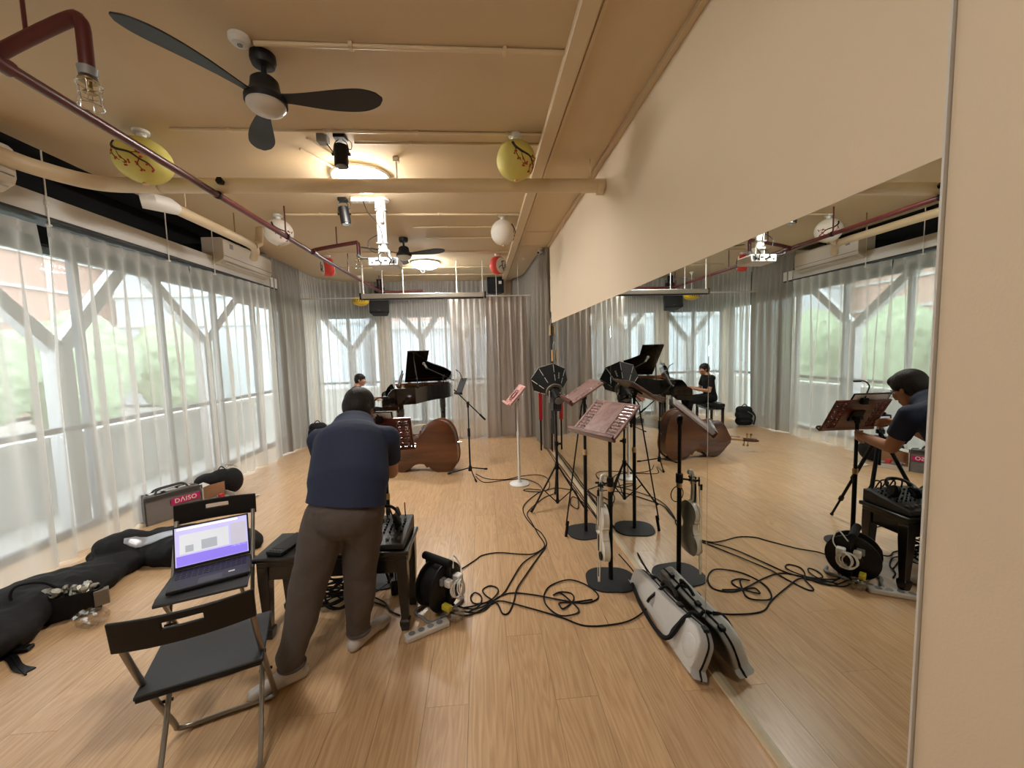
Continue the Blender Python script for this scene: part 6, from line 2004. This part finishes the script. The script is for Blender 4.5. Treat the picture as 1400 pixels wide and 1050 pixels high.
M_film = pane_mat('clear_plastic_film', (0.93, 0.92, 0.90), 0.80)
crumple('plastic_bag', 'crumpled clear plastic bag on the floor beside the foil filled tote', -2.44, 2.50, (0.085, 0.06, 0.055), M_film, 3, 'plastic bag')
bpy.data.objects.remove(bpy.data.objects['clear_plastic_wrap'])
crumple('plastic_wrapper', 'crumpled clear plastic wrapper under the plugs of the cable reel', -0.225, 2.285, (0.075, 0.05, 0.04), M_film, 8, 'plastic wrapper')
st_ = thing('bag_strap', 'loose black strap with buckle on the floor at the left frame edge', 'strap', (-2.62, 2.2, 0))
MB().tube(cr([(-0.10, 0.10, 0.006), (0.0, 0.05, 0.006), (0.12, -0.03, 0.006), (0.22, -0.09, 0.006)], 5), 0.005, 6).build('webbing_edge', M_black, st_)
pv = cr([(-0.12, 0.10, 0), (0.0, 0.05, 0), (0.12, -0.03, 0), (0.21, -0.06, 0)], 6)
mb = MB(); vs = []
for p in pv:
    vs += [p + V((0.008, 0.02, 0.002)), p + V((-0.008, -0.02, 0.002)), p + V((-0.008, -0.02, 0.007)), p + V((0.008, 0.02, 0.007))]
fs = [(0, 1, 2, 3), tuple(len(vs) - 4 + i for i in range(4))]
for i in range(len(pv) - 1):
    for j in range(4):
        fs.append((i * 4 + j, i * 4 + (j + 1) % 4, i * 4 + 4 + (j + 1) % 4, i * 4 + 4 + j))
mb.add(vs, fs); mb.build('webbing', M_black, st_)
MB().box((-0.02, 0.10, 0.014), (0.12, 0.05, 0.024), rz=0.2).build('buckle', M_black, st_, bevel=0.006)

sh = thing('shopping_bag', 'grey shopping bag with a magenta logo patch standing by the left curtains', 'shopping bag', (-3.24, 4.24, 0), R(57))
M_bag = mat('bag_grey_nonwoven', (118, 114, 112), 0.7, var=0.06, scale=40, bump=0.1)
vs = []
rings = [(0.002, 0.235, 0.085), (0.14, 0.240, 0.085), (0.28, 0.232, 0.06), (0.285, 0.220, 0.045), (0.15, 0.220, 0.06)]
for z, w, d in rings:
    for a, b in ((-1, -1), (-.4, -1.04), (.4, -.96), (1, -1), (1.02, 0), (1, 1), (.4, 1.0), (-.4, 1.05), (-1, 1), (-.93, 0)):
        vs.append(V((a * w, b * d, z + 0.012 * math.sin(a * 4) * (z > .2))))
fs = [tuple(range(10))[::-1], tuple(40 + i for i in range(10))]
for r in range(4):
    for i in range(10):
        fs.append((r * 10 + i, r * 10 + (i + 1) % 10, (r + 1) * 10 + (i + 1) % 10, (r + 1) * 10 + i))
mb = MB(); mb.add(vs, fs); mb.build('bag', M_bag, sh, angle=25)
for s in (-1, 1):
    MB().tube(cr([(-0.14, s * 0.055, 0.27), (-0.11, s * 0.02, 0.315), (0.0, s * 0.012, 0.325), (0.11, s * 0.02, 0.32), (0.14, s * 0.055, 0.27)], 5), 0.010, 6).build('handle', mat('bag_dark_trim', (62, 60, 60), 0.7), sh)
for s in (-1, 1):
    MB().box((s * 0.238, -0.086, 0.14), (0.012, 0.006, 0.27)).build('edge_trim', MATS['bag_dark_trim'], sh)
MB().box((0, -0.084, 0.262), (0.455, 0.012, 0.03)).build('top_trim', MATS['bag_dark_trim'], sh)
MB().box((0.09, -0.0905, 0.175), (0.25, 0.004, 0.066)).build('logo_patch', mat('logo_magenta', (190, 22, 104), 0.55), sh)
fc = bpy.data.curves.new('logo_text', 'FONT')
fc.body = 'D\u039bISO'
fc.size = 0.062; fc.extrude = 0.0008; fc.align_x = 'CENTER'; fc.align_y = 'CENTER'; fc.space_character = 1.08; fc.offset = 0.0009
fo_ = bpy.data.objects.new('logo_text', fc); col.objects.link(fo_)
dg = bpy.context.evaluated_depsgraph_get(); dg.update()
me = bpy.data.meshes.new_from_object(fo_.evaluated_get(dg))
bpy.data.objects.remove(fo_)
me.transform(Matrix.Translation((0.09, -0.0935, 0.175)) @ Matrix.Rotation(R(90), 4, 'X'))
me.materials.clear(); me.materials.append(M_white)
fo_ = bpy.data.objects.new('logo_lettering', me); col.objects.link(fo_); fo_.parent = sh
for k, xx in enumerate((-0.13, 0.0, 0.12)):
    MB().box((xx, 0.0, 0.285), (0.09, 0.05, 0.006), rz=0.1 * k).build('paper_inside', M_white, sh)

bk2 = thing('black_bag', 'black soft bag behind the open white carton by the left curtains', 'bag', (-3.12, 4.86, 0), R(20))
blob('bag', [('ell', Matrix.Translation((0, 0, 0.15)), (0.17, 0.12, 0.16)), ('ell', Matrix.Translation((-0.12, -0.05, 0.20)), (0.14, 0.10, 0.09)), ('ell', Matrix.Translation((0.10, 0, 0.16)), (0.11, 0.12, 0.15))], M_blackcloth, 0.014, 3, None).parent = bk2
MB().tube(cr([(-0.04, 0, 0.29), (0.0, 0, 0.34), (0.06, 0.0, 0.28)], 4), 0.006, 6).build('handle', M_rubber, bk2)
wi_ = MB(); rn = random.Random(9)
for k in range(4):
    pts = [V((0.06 + rn.uniform(-.03, .03), rn.uniform(-.04, .04), 0.29)), V((0.07 + rn.uniform(-.05, .08), rn.uniform(-.06, .06), 0.35 + rn.uniform(0, .03))), V((0.12 + rn.uniform(-.02, .05), rn.uniform(-.06, .06), 0.31))]
    wi_.tube(cr(pts, 4), 0.002, 5)
wi_.build('loose_wires', M_midgrey, bk2)
cb_ = thing('carton', 'open white cardboard carton with packaging in it beside the grey shopping bag', 'box', (-3.02, 4.56, 0), R(56))
M_cardw = mat('white_card', (206, 200, 192), 0.75, var=0.03)
M_cardb = mat('brown_card', (166, 122, 88), 0.85, var=0.06)
MB().box((0, 0, 0.004), (0.30, 0.22, 0.006)).build('floor_panel', M_cardb, cb_)
MB().box((0.0, 0.11, 0.10), (0.30, 0.006, 0.19)).build('rear_panel', M_cardb, cb_)
MB().box((-0.15, 0, 0.12), (0.006, 0.22, 0.23)).build('side_panel', M_cardw, cb_)
MB().box((0.15, 0, 0.05), (0.006, 0.22, 0.09)).build('side_panel', M_cardw, cb_)
MB().box((0, -0.11, 0.03), (0.30, 0.006, 0.055)).build('front_panel', M_cardw, cb_)
MB().box((-0.08, 0.05, 0.242), (0.16, 0.15, 0.005), Matrix.Translation((0, 0, 0.0)) @ Matrix.Rotation(R(-12), 4, 'Y')).build('flap', M_cardw, cb_)
rn = random.Random(2)
pk = MB()
for k in range(10):
    t_ = MB().ball((0, 0, 0), (rn.uniform(.02, .04), rn.uniform(.015, .03), rn.uniform(.012, .022)), 7, 5)
    pk.add(t_.v, t_.f, Matrix.Translation((rn.uniform(-.10, .12), rn.uniform(-.07, .07), rn.uniform(.03, .06))) @ Matrix.Rotation(rn.uniform(0, 3), 4, 'Z'))
pk.build('packaging', mat('packaging_grey', (140, 136, 128), 0.6, var=0.5, scale=20), cb_, angle=20)['kind'] = 'stuff'
MB().box((0.04, -0.05, 0.085), (0.055, 0.03, 0.05), rz=0.4).build('red_packet', mat('packet_red', (200, 56, 62), 0.5), cb_, bevel=0.004)
for k, (x, y) in enumerate(((-2.78, 4.62), (-2.66, 4.75))):
    pass
t = thing('paper_sheet', 'crumpled white paper scrap on the floor right of the carton', 'paper', (-2.74, 4.72, 0))
mb = MB(); rn = random.Random(6); vs, fs = [], []
for j in range(5):
    for i in range(6):
        vs.append(V((i * 0.032 - 0.08, j * 0.03 - 0.06, 0.004 + rn.uniform(0, 0.014))))
for j in range(4):
    for i in range(5):
        a = j * 6 + i
        fs.append((a, a + 1, a + 7, a + 6))
mb.add(vs, fs); o = mb.build('sheet', M_white, t, angle=15); so = o.modifiers.new('thick', 'SOLIDIFY'); so.thickness = 0.001

# ------------------------------------------------------------------ people
def head_shapes(M, s=1.0, nose=1.0):
    T = lambda x, y, z: M @ Matrix.Translation((x * s, y * s, z * s))
    sc3 = lambda a, b, c: (a * s, b * s, c * s)
    sh = [('ell', T(0, -0.010, 0.030), sc3(0.074, 0.094, 0.088)),
          ('ell', T(0, 0.030, -0.015), sc3(0.064, 0.064, 0.080)),
          ('ell', T(0, 0.036, -0.068), sc3(0.050, 0.052, 0.046)),
          ('ell', T(0, 0.060, -0.095), sc3(0.026, 0.026, 0.022)),
          ('ell', T(0, 0.084, 0.022), sc3(0.045, 0.016, 0.012))]
    p = lambda x, y, z: M @ V((x * s, y * s, z * s))
    sh.append(('cap', p(0, 0.088, 0.012), 0.009 * s, p(0, 0.110, -0.026), 0.0135 * s))
    for q in (-1, 1):
        sh.append(('cap', p(q * 0.004, 0.100, -0.028), 0.009 * s, p(q * 0.013, 0.097, -0.030), 0.009 * s))
        sh.append(('ell', T(q * 0.076, -0.004, -0.006) @ Matrix.Rotation(q * 0.35, 4, 'Z'), sc3(0.009, 0.021, 0.033)))
        sh.append(('ell', T(q * 0.045, 0.066, -0.018), sc3(0.022, 0.022, 0.022)))
    sh.append(('cap', p(-0.016, 0.086, -0.058), 0.0085 * s, p(0.016, 0.086, -0.058), 0.0085 * s))
    sh.append(('cap', p(-0.013, 0.084, -0.068), 0.0085 * s, p(0.013, 0.084, -0.068), 0.0085 * s))
    return sh


def face_parts(t, M, s=1.0):
    for q in (-1, 1):
        e = MB().ball((0, 0, 0), 0.0125 * s, 14, 10)
        mb = MB(); mb.add(e.v, e.f, M @ Matrix.Translation((q * 0.032 * s, 0.083 * s, 0.002 * s)))
        mb.build('eye', M_white, t, True)
        mb = MB(); mb.add(MB().ball((0, 0, 0), 0.0062 * s, 10, 8).v, MB().ball((0, 0, 0), 0.0062 * s, 10, 8).f, M @ Matrix.Translation((q * 0.032 * s, 0.0905 * s, 0.001 * s)))
        mb.build('iris', M_hair, t, True)
        MB().tube(cr([M @ V((q * a * s, b * s, c * s)) for a, b, c in ((0.014, 0.094, 0.023), (0.032, 0.094, 0.029), (0.050, 0.082, 0.024))], 4), 0.0042 * s, 6).build('eyebrow', M_hair, t, True)
    MB().tube([M @ V((a * s, 0.0945 * s - abs(a) * 0.1, -0.063 * s)) for a in (-0.018, -0.009, 0, 0.009, 0.018)], 0.0024 * s, 5).build('lips', mat('lips', (150, 88, 78), 0.5), t, True)


def hair_shapes(M, s=1.0, long_=0.0):
    T = lambda x, y, z: M @ Matrix.Translation((x * s, y * s, z * s))
    f = lambda a, b, c: (a * s, b * s, c * s)
    return [('ell', T(0, -0.012, 0.048), f(0.081, 0.096, 0.080)), ('ell', T(0, -0.045, 0.012), f(0.078, 0.067, 0.088)),
            ('ell', T(0, 0.035, 0.075 - long_ * 0.02), f(0.064, 0.058, 0.042)), ('ell', T(0.066, -0.006, 0.036), f(0.016, 0.045, 0.048 + long_ * .02)), ('ell', T(-0.066, -0.006, 0.036), f(0.016, 0.045, 0.048 + long_ * .02)),
            ('ell', T(0, -0.055, -0.035), f(0.055, 0.042, 0.045))]


def hand(wrist, d, palmn, curl, side, s=1.0):
    """palm and five fingers: d = pointing direction, palmn = palm facing, side = +1 thumb toward d x palmn"""
    d = V(d).normalized(); n = (V(palmn) - d * V(palmn).dot(d)).normalized(); x = d.cross(n) * side
    W = V(wrist)
    sh = [('cap', W, 0.026 * s, W + d * 0.045 * s, 0.030 * s, n, 0.62), ('cap', W + d * 0.05 * s - x * 0.022 * s, 0.018 * s, W + d * 0.075 * s - x * 0.026 * s, 0.013 * s), ('cap', W + d * 0.05 * s + x * 0.02 * s, 0.019 * s, W + d * 0.078 * s + x * 0.027 * s, 0.013 * s)]
    for i, (off, L) in enumerate(((0.029, 0.070), (0.010, 0.078), (-0.010, 0.073), (-0.028, 0.057))):
        b = W + d * 0.080 * s + x * off * s
        seg = (0.45, 0.30, 0.25)
        ang = 0.0
        dd = d
        r = 0.0088 * s
        p = b
        for k, q in enumerate(seg):
            ang += curl[k]
            dd = d * math.cos(ang) + n * math.sin(ang) + x * off * 1.2
            e = p + dd.normalized() * L * q * s
            sh.append(('cap', p, r, e, r * 0.93)); p = e; r *= 0.93
    b = W + d * 0.022 * s + x * 0.026 * s
    e = b + (d * 0.55 + x * 0.62 + n * 0.40).normalized() * 0.040 * s
    f = e + (d * 0.80 + x * 0.12 + n * 0.60).normalized() * 0.032 * s
    sh += [('cap', b, 0.0135 * s, e, 0.0105 * s), ('cap', e, 0.0105 * s, f, 0.0085 * s)]
    return sh


# --- the man bent over the camera tripod
man = thing('person', 'man in a navy shirt and dark grey trousers bending over a tripod by the bench', 'person', (-0.86, 2.0, 0))
hip = V((-0.715, 2.01, 0.83)); neck = V((-0.760, 2.375, 1.205)); chest = V((-0.745, 2.25, 1.115)); waist = V((-0.725, 2.09, 0.95))
hM = look((-0.765, 2.50, 1.268), (0.02, 0.90, -0.46))
SR, SL = V((-0.555, 2.31, 1.125)), V((-0.935, 2.31, 1.125))
ER, EL = V((-0.575, 2.44, 0.885)), V((-0.985, 2.50, 0.90))
HR, HL = V((-0.640, 2.735, 0.905)), V((-0.985, 2.765, 0.985))
KR, KL = V((-0.685, 2.10, 0.46)), V((-0.905, 1.99, 0.47))
AR, AL = V((-0.725, 2.135, 0.085)), V((-0.985, 1.925, 0.085))
HPr, HPl = V((-0.635, 2.03, 0.80)), V((-0.80, 2.02, 0.80))
side_ = V((1, 0.0, 0))
sh = head_shapes(hM)
sh += [('cap', hM @ V((0, -0.03, -0.06)), 0.052, neck, 0.058), ('cap', neck, 0.075, chest, 0.115, side_, 1.25), ('cap', chest, 0.115, waist, 0.112, side_, 1.30), ('cap', waist, 0.112, hip, 0.118, side_, 1.28)]
for S, E_, H_ in ((SR, ER, HR), (SL, EL, HL)):
    sh += [('cap', chest.lerp(S, .55), 0.075, S, 0.062), ('cap', S, 0.058, E_, 0.041), ('cap', E_, 0.041, H_.lerp(E_, .55), 0.037), ('cap', H_.lerp(E_, .55), 0.037, H_, 0.026)]
for P_, K_, A_ in ((HPr, KR, AR), (HPl, KL, AL)):
    sh += [('cap', P_, 0.088, K_, 0.056), ('cap', K_, 0.056, K_.lerp(A_, .35) + V((0, -0.02, 0)), 0.055), ('cap', K_.lerp(A_, .35) + V((0, -0.02, 0)), 0.055, A_, 0.036)]
def foot(A_, toe, heel_back=0.04):
    d = V((toe[0] - A_.x, toe[1] - A_.y, 0)).normalized()
    h = V((A_.x, A_.y, 0.034)) - d * heel_back
    b = V((toe[0], toe[1], 0.026)) - d * 0.055
    return [('cap', V((A_.x, A_.y, 0.06)), 0.036, h, 0.032), ('cap', V((A_.x, A_.y, 0.062)), 0.034, b, 0.025), ('cap', h, 0.032, b, 0.026), ('cap', b - V((d.y, -d.x, 0)) * 0.012, 0.026, V((toe[0], toe[1], 0.020)) - V((d.y, -d.x, 0)) * 0.014, 0.018), ('cap', b + V((d.y, -d.x, 0)) * 0.012, 0.026, V((toe[0], toe[1], 0.021)) + V((d.y, -d.x, 0)) * 0.012, 0.019)]
toeR, toeL = (-0.625, 2.315), (-1.125, 1.83)
feet = foot(AR, toeR) + foot(AL, toeL)
sh += feet
sh += hand(HR, (-0.55, 0.75, -0.15), (-0.9, -0.4, 0.0), (0.5, 0.75, 0.6), -1)
sh += hand(HL, (0.10, 0.92, -0.10), (0.75, 0.1, -0.65), (0.35, 0.5, 0.4), 1)
body = blob('body', sh, M_skin, 0.0055, 3, man)
face_parts(man, hM)
blob('hair', hair_shapes(hM, 1.11), M_hair, 0.006, 2, man, cuts=[(hM @ V((0, 0.080, 0.0)), hM.to_3x3() @ V((0, 1, -0.25)))])
# glasses
gl_ = MB()
for q in (-1, 1):
    pts = [hM @ V((q * 0.032 + 0.021 * math.cos(a), 0.106, 0.0 + 0.015 * math.sin(a))) for a in [2 * PI * i / 16 for i in range(16)]]
    gl_.tube(pts, 0.0018, 6, closed=True)
    gl_.tube([hM @ V((q * 0.053, 0.106, 0.004)), hM @ V((q * 0.076, 0.06, 0.006)), hM @ V((q * 0.082, 0.0, 0.006)), hM @ V((q * 0.080, -0.015, -0.008))], 0.0018, 6)
gl_.tube([hM @ V((-0.011, 0.107, 0.002)), hM @ V((0.011, 0.107, 0.002))], 0.0018, 6)
gl_.build('glasses', M_black, man, True)
# shirt
M_shirt = mat('navy_tee', (24, 35, 64), 0.8, var=0.10, scale=55, bump=0.12, bscale=30)
sh = [('cap', neck + V((0, -0.012, -0.005)), 0.088, chest, 0.138, side_, 1.36), ('cap', chest, 0.138, waist + V((0.012, 0, 0)), 0.144, side_, 1.44), ('cap', waist + V((0.012, 0, 0)), 0.144, V((-0.712, 1.97, 0.74)), 0.152, side_, 1.34)]
for S, E_ in ((SR, ER), (SL, EL)):
    sh += [('cap', chest.lerp(S, .45), 0.098, S, 0.070), ('cap', S, 0.069, S.lerp(E_, 0.75), 0.062)]
sd = lambda a, b, k: (a.lerp(b, k), (b - a).normalized())
hem = (V((-0.712, 2.0, 0.862)), V((-0.10, -0.22, -1.0)).normalized())
shirt = blob('shirt', sh, M_shirt, 0.008, 4, man, cuts=[hem])
# trim sleeves at the hem, one arm at a time
bmx = bmesh.new(); bmx.from_mesh(shirt.data)
inv = man.matrix_world.inverted()
for S, E_, sgn in ((SR, ER, 1), (SL, EL, -1)):
    c, nrm = sd(inv @ S, inv @ E_, 0.60)
    arm = []
    for v in bmx.verts:
        ab = (inv @ E_) - (inv @ S)
        k = (v.co - (inv @ S)).dot(ab) / ab.length_squared
        if k > 0.3 and ((v.co - (inv @ S)) - ab * k).length < 0.105 and (v.co.x - (inv @ S).x) * sgn > -0.062:
            arm.append(v)
    av = set(arm)
    fcs = [f for f in bmx.faces if all(v in av for v in f.verts)]
    eds = list({e for f in fcs for e in f.edges})
    bmesh.ops.bisect_plane(bmx, geom=fcs + eds + arm, plane_co=c, plane_no=nrm, clear_outer=True)
bmx.to_mesh(shirt.data); bmx.free()
# collar
cpts = [neck + V((0.066 * math.cos(a), -0.012 + 0.058 * math.sin(a), 0.020 + 0.034 * math.sin(a))) for a in [2 * PI * i / 20 for i in range(20)]]
MB().tube(cpts, 0.012, 8, closed=True).build('collar', M_shirt, man, True)
# trousers
M_trs = mat('charcoal_trousers', (84, 76, 72), 0.85, var=0.12, scale=70, bump=0.12, bscale=26)
sh = [('cap', V((-0.715, 2.035, 0.86)), 0.128, hip + V((0, 0, -0.02)), 0.138, side_, 1.26)]
for P_, K_, A_ in ((HPr, KR, AR), (HPl, KL, AL)):
    c_ = K_.lerp(A_, .45)
    sh += [('cap', P_, 0.114, K_, 0.088), ('cap', K_, 0.088, c_, 0.080), ('cap', c_, 0.080, A_ + V((0, 0, 0.05)), 0.062), ('cap', A_ + V((0, 0, 0.055)), 0.064, A_ + V((0, 0, 0.0)), 0.057)]
tr_ = blob('trousers', sh, M_trs, 0.008, 4, man, cuts=[((0, 0, 0.075), (0, 0, -1))], noise=0.022)
for A_ in (AR, AL):
    MB().ring((A_.x, A_.y, 0.088), 0.057, 0.009, n=28, m=8).build('trouser_cuff', M_trs, man, True)
# socks
for A_, toe in ((AR, toeR), (AL, toeL)):
    sk = []
    for s_ in foot(A_, toe):
        sk.append(('cap', s_[1] if s_[1].z > .03 else s_[1], s_[2] + 0.004, s_[3], s_[4] + 0.004))
    sk.append(('cap', V((A_.x, A_.y, 0.06)), 0.042, A_ + V((0, 0, 0.04)), 0.042))
    blob('sock', sk, mat('grey_white_sock', (196, 190, 184), 0.85, var=0.06, scale=120), 0.006, 3, man, cuts=[((0, 0, 0.001), (0, 0, -1))])

# camera on its tripod
tp = thing('tripod', 'black camera tripod in front of the bending man', 'tripod', (-1.03, 2.93, 0))
for a in (88, 208, 328):
    d = V((math.cos(R(a)), math.sin(R(a)), 0))
    top_ = V((0, 0, 0.80)) + d * 0.035
    ft = d * 0.40 + V((0, 0, 0.014))
    MB().cyl(top_, top_.lerp(ft, .48), 0.0145, n=10).build('leg', M_blackmat, tp)
    l = MB().cyl(top_.lerp(ft, .46), top_.lerp(ft, .77), 0.0115, n=10).build('leg_section', M_blackmat, tp)
    MB().cyl(top_.lerp(ft, .75), ft, 0.009, n=10).build('leg_section', M_blackmat, tp)
    for k in (.47, .76):
        MB().cyl(top_.lerp(ft, k - .02), top_.lerp(ft, k + .02), 0.019, n=10).build('leg_lock', M_black, tp)
    MB().cyl(top_.lerp(ft, .985), ft, 0.014, n=10).build('rubber_foot', M_rubber, tp)
MB().cyl((0, 0, 0.76), (0, 0, 0.84), 0.042, n=16).build('shoulder', M_black, tp, bevel=0.005)
MB().cyl((0, 0, 0.60), (0, 0, 0.90), 0.013, n=12).build('centre_column', M_blackmat, tp)
MB().cyl((0, 0, 0.86), (0, 0, 0.895), 0.03, n=14).build('head_base', M_black, tp, bevel=0.004)
MB().ball((0, 0, 0.905), 0.024, 14, 10).build('ball', M_metal, tp)
MB().box((0, 0, 0.928), (0.06, 0.06, 0.014)).build('plate', M_black, tp, bevel=0.003)
MB().cyl((0.03, -0.02, 0.90), (0.12, -0.14, 0.86), 0.008, n=8).build('pan_handle', M_black, tp)
cmr = thing('video_camera', 'small black camera on the tripod head', 'camera', (-1.03, 2.93, 0.936), R(5))
MB().box((0, 0, 0.042), (0.12, 0.06, 0.082)).build('body', M_black, cmr, bevel=0.008)
MB().box((0, 0.0, 0.09), (0.045, 0.045, 0.024)).build('viewfinder_hump', M_black, cmr, bevel=0.006)
MB().cyl((0, 0.028, 0.042), (0, 0.115, 0.042), 0.033, 0.036, 20).build('lens', M_blackmat, cmr)
MB().cyl((0, 0.1145, 0.042), (0, 0.116, 0.042), 0.028, n=20).build('front_glass', M_piano, cmr)
MB().box((0.0, -0.032, 0.045), (0.075, 0.004, 0.05)).build('rear_screen', mat('camera_screen', (150, 160, 172), 0.2, emit=0.5), cmr)

# --- the pianist
pn = thing('person', 'young pianist in a black tee seated at the grand piano', 'person', (-2.40, 7.62, 0))
F_ = V((0.99, 0.14, 0)).normalized()
L_ = V((-F_.y, F_.x, 0))
B0 = V((-2.40, 7.62, 0))
PT = lambda f, l, z: B0 + F_ * f + L_ * l + V((0, 0, z))
hp2 = look(PT(0.115, 0.0, 1.155), F_ + V((0, 0, -0.10)))
nk, ct, ws, hi = PT(0.06, 0, 1.035), PT(0.03, 0, 0.90), PT(0.0, 0, 0.68), PT(-0.02, 0, 0.575)
sh = head_shapes(hp2, 0.95)
sh += [('cap', hp2 @ V((0, -0.03, -0.06)), 0.048, nk, 0.05), ('cap', nk, 0.065, ct, 0.100, L_, 1.3), ('cap', ct, 0.100, ws, 0.098, L_, 1.25), ('cap', ws, 0.098, hi, 0.112, L_, 1.28)]
arms = {}
for s in (-1, 1):
    S, E_, W_h = PT(0.04, s * 0.185, 0.985), PT(0.115, s * 0.235, 0.735), PT(0.385, s * 0.175, 0.785)
    arms[s] = (S, E_)
    sh += [('cap', ct.lerp(S, .5), 0.07, S, 0.054), ('cap', S, 0.050, E_, 0.036), ('cap', E_, 0.036, E_.lerp(W_h, .5), 0.032), ('cap', E_.lerp(W_h, .5), 0.032, W_h, 0.023)]
    sh += hand(W_h, F_ + V((0, 0, -0.02)) - L_ * s * 0.1, (0, 0, -1), (0.25, 0.45, 0.4), -s, 0.95)
    H_, K_, A_ = PT(0.02, s * 0.09, 0.575), PT(0.44, s * 0.15, 0.535), PT(0.42 + (0.08 if s < 0 else 0.0), s * 0.13, 0.09)
    sh += [('cap', H_, 0.085, K_, 0.055), ('cap', K_, 0.055, K_.lerp(A_, .35), 0.052), ('cap', K_.lerp(A_, .35), 0.052, A_, 0.034)]
    sh += [('cap', A_ + V((0, 0, -0.02)), 0.036, A_ + F_ * -0.03 + V((0, 0, -0.055)), 0.032), ('cap', A_ + V((0, 0, -0.02)), 0.034, A_ + F_ * 0.16 + V((0, 0, -0.065)), 0.024), ('cap', A_ + F_ * -0.03 + V((0, 0, -0.055)), 0.032, A_ + F_ * 0.16 + V((0, 0, -0.065)), 0.025)]
blob('body', sh, M_skin, 0.007, 3, pn)
face_parts(pn, hp2, 0.95)
blob('hair', hair_shapes(hp2, 0.98, 1.0), M_hair, 0.007, 2, pn, cuts=[(hp2 @ V((0, 0.082, 0.0)), hp2.to_3x3() @ V((0, 1, -0.15)))])
M_tee = mat('black_tee', (26, 26, 29), 0.85, var=0.12, bump=0.1)
sh = [('cap', nk + V((0, 0, -0.015)), 0.070, ct, 0.114, L_, 1.26), ('cap', ct, 0.114, ws, 0.114, L_, 1.22), ('cap', ws, 0.114, hi, 0.124, L_, 1.24)]
for s in (-1, 1):
    S, E_ = arms[s]
    sh += [('cap', ct.lerp(S, .45), 0.085, S, 0.068), ('cap', S, 0.064, S.lerp(E_, 0.55), 0.056)]
blob('tee_shirt', sh, M_tee, 0.010, 3, pn, cuts=[(PT(0, 0, 0.51), (0, 0, -1))])
sh = [('cap', PT(-0.02, 0, 0.60), 0.118, PT(0.0, 0, 0.585), 0.118, L_, 1.3)]
for s in (-1, 1):
    H_, K_, A_ = PT(0.02, s * 0.09, 0.575), PT(0.44, s * 0.15, 0.535), PT(0.42 + (0.08 if s < 0 else 0.0), s * 0.13, 0.12)
    sh += [('cap', H_, 0.095, K_, 0.068), ('cap', K_, 0.068, A_, 0.056)]
blob('trousers', sh, mat('black_trousers', (22, 21, 23), 0.85, var=0.1), 0.010, 3, pn, cuts=[((0, 0, 0.10), (0, 0, -1))])
for s in (-1, 1):
    A_ = PT(0.42 + (0.08 if s < 0 else 0.0), s * 0.13, 0.09)
    sh = [('cap', A_ + F_ * -0.035 + V((0, 0, -0.05)), 0.038, A_ + F_ * 0.17 + V((0, 0, -0.056)), 0.032)]
    blob('shoe', sh, M_black, 0.008, 2, pn, cuts=[((0, 0, 0.002), (0, 0, -1)), ((0, 0, 0.09), (0, 0, 1))])
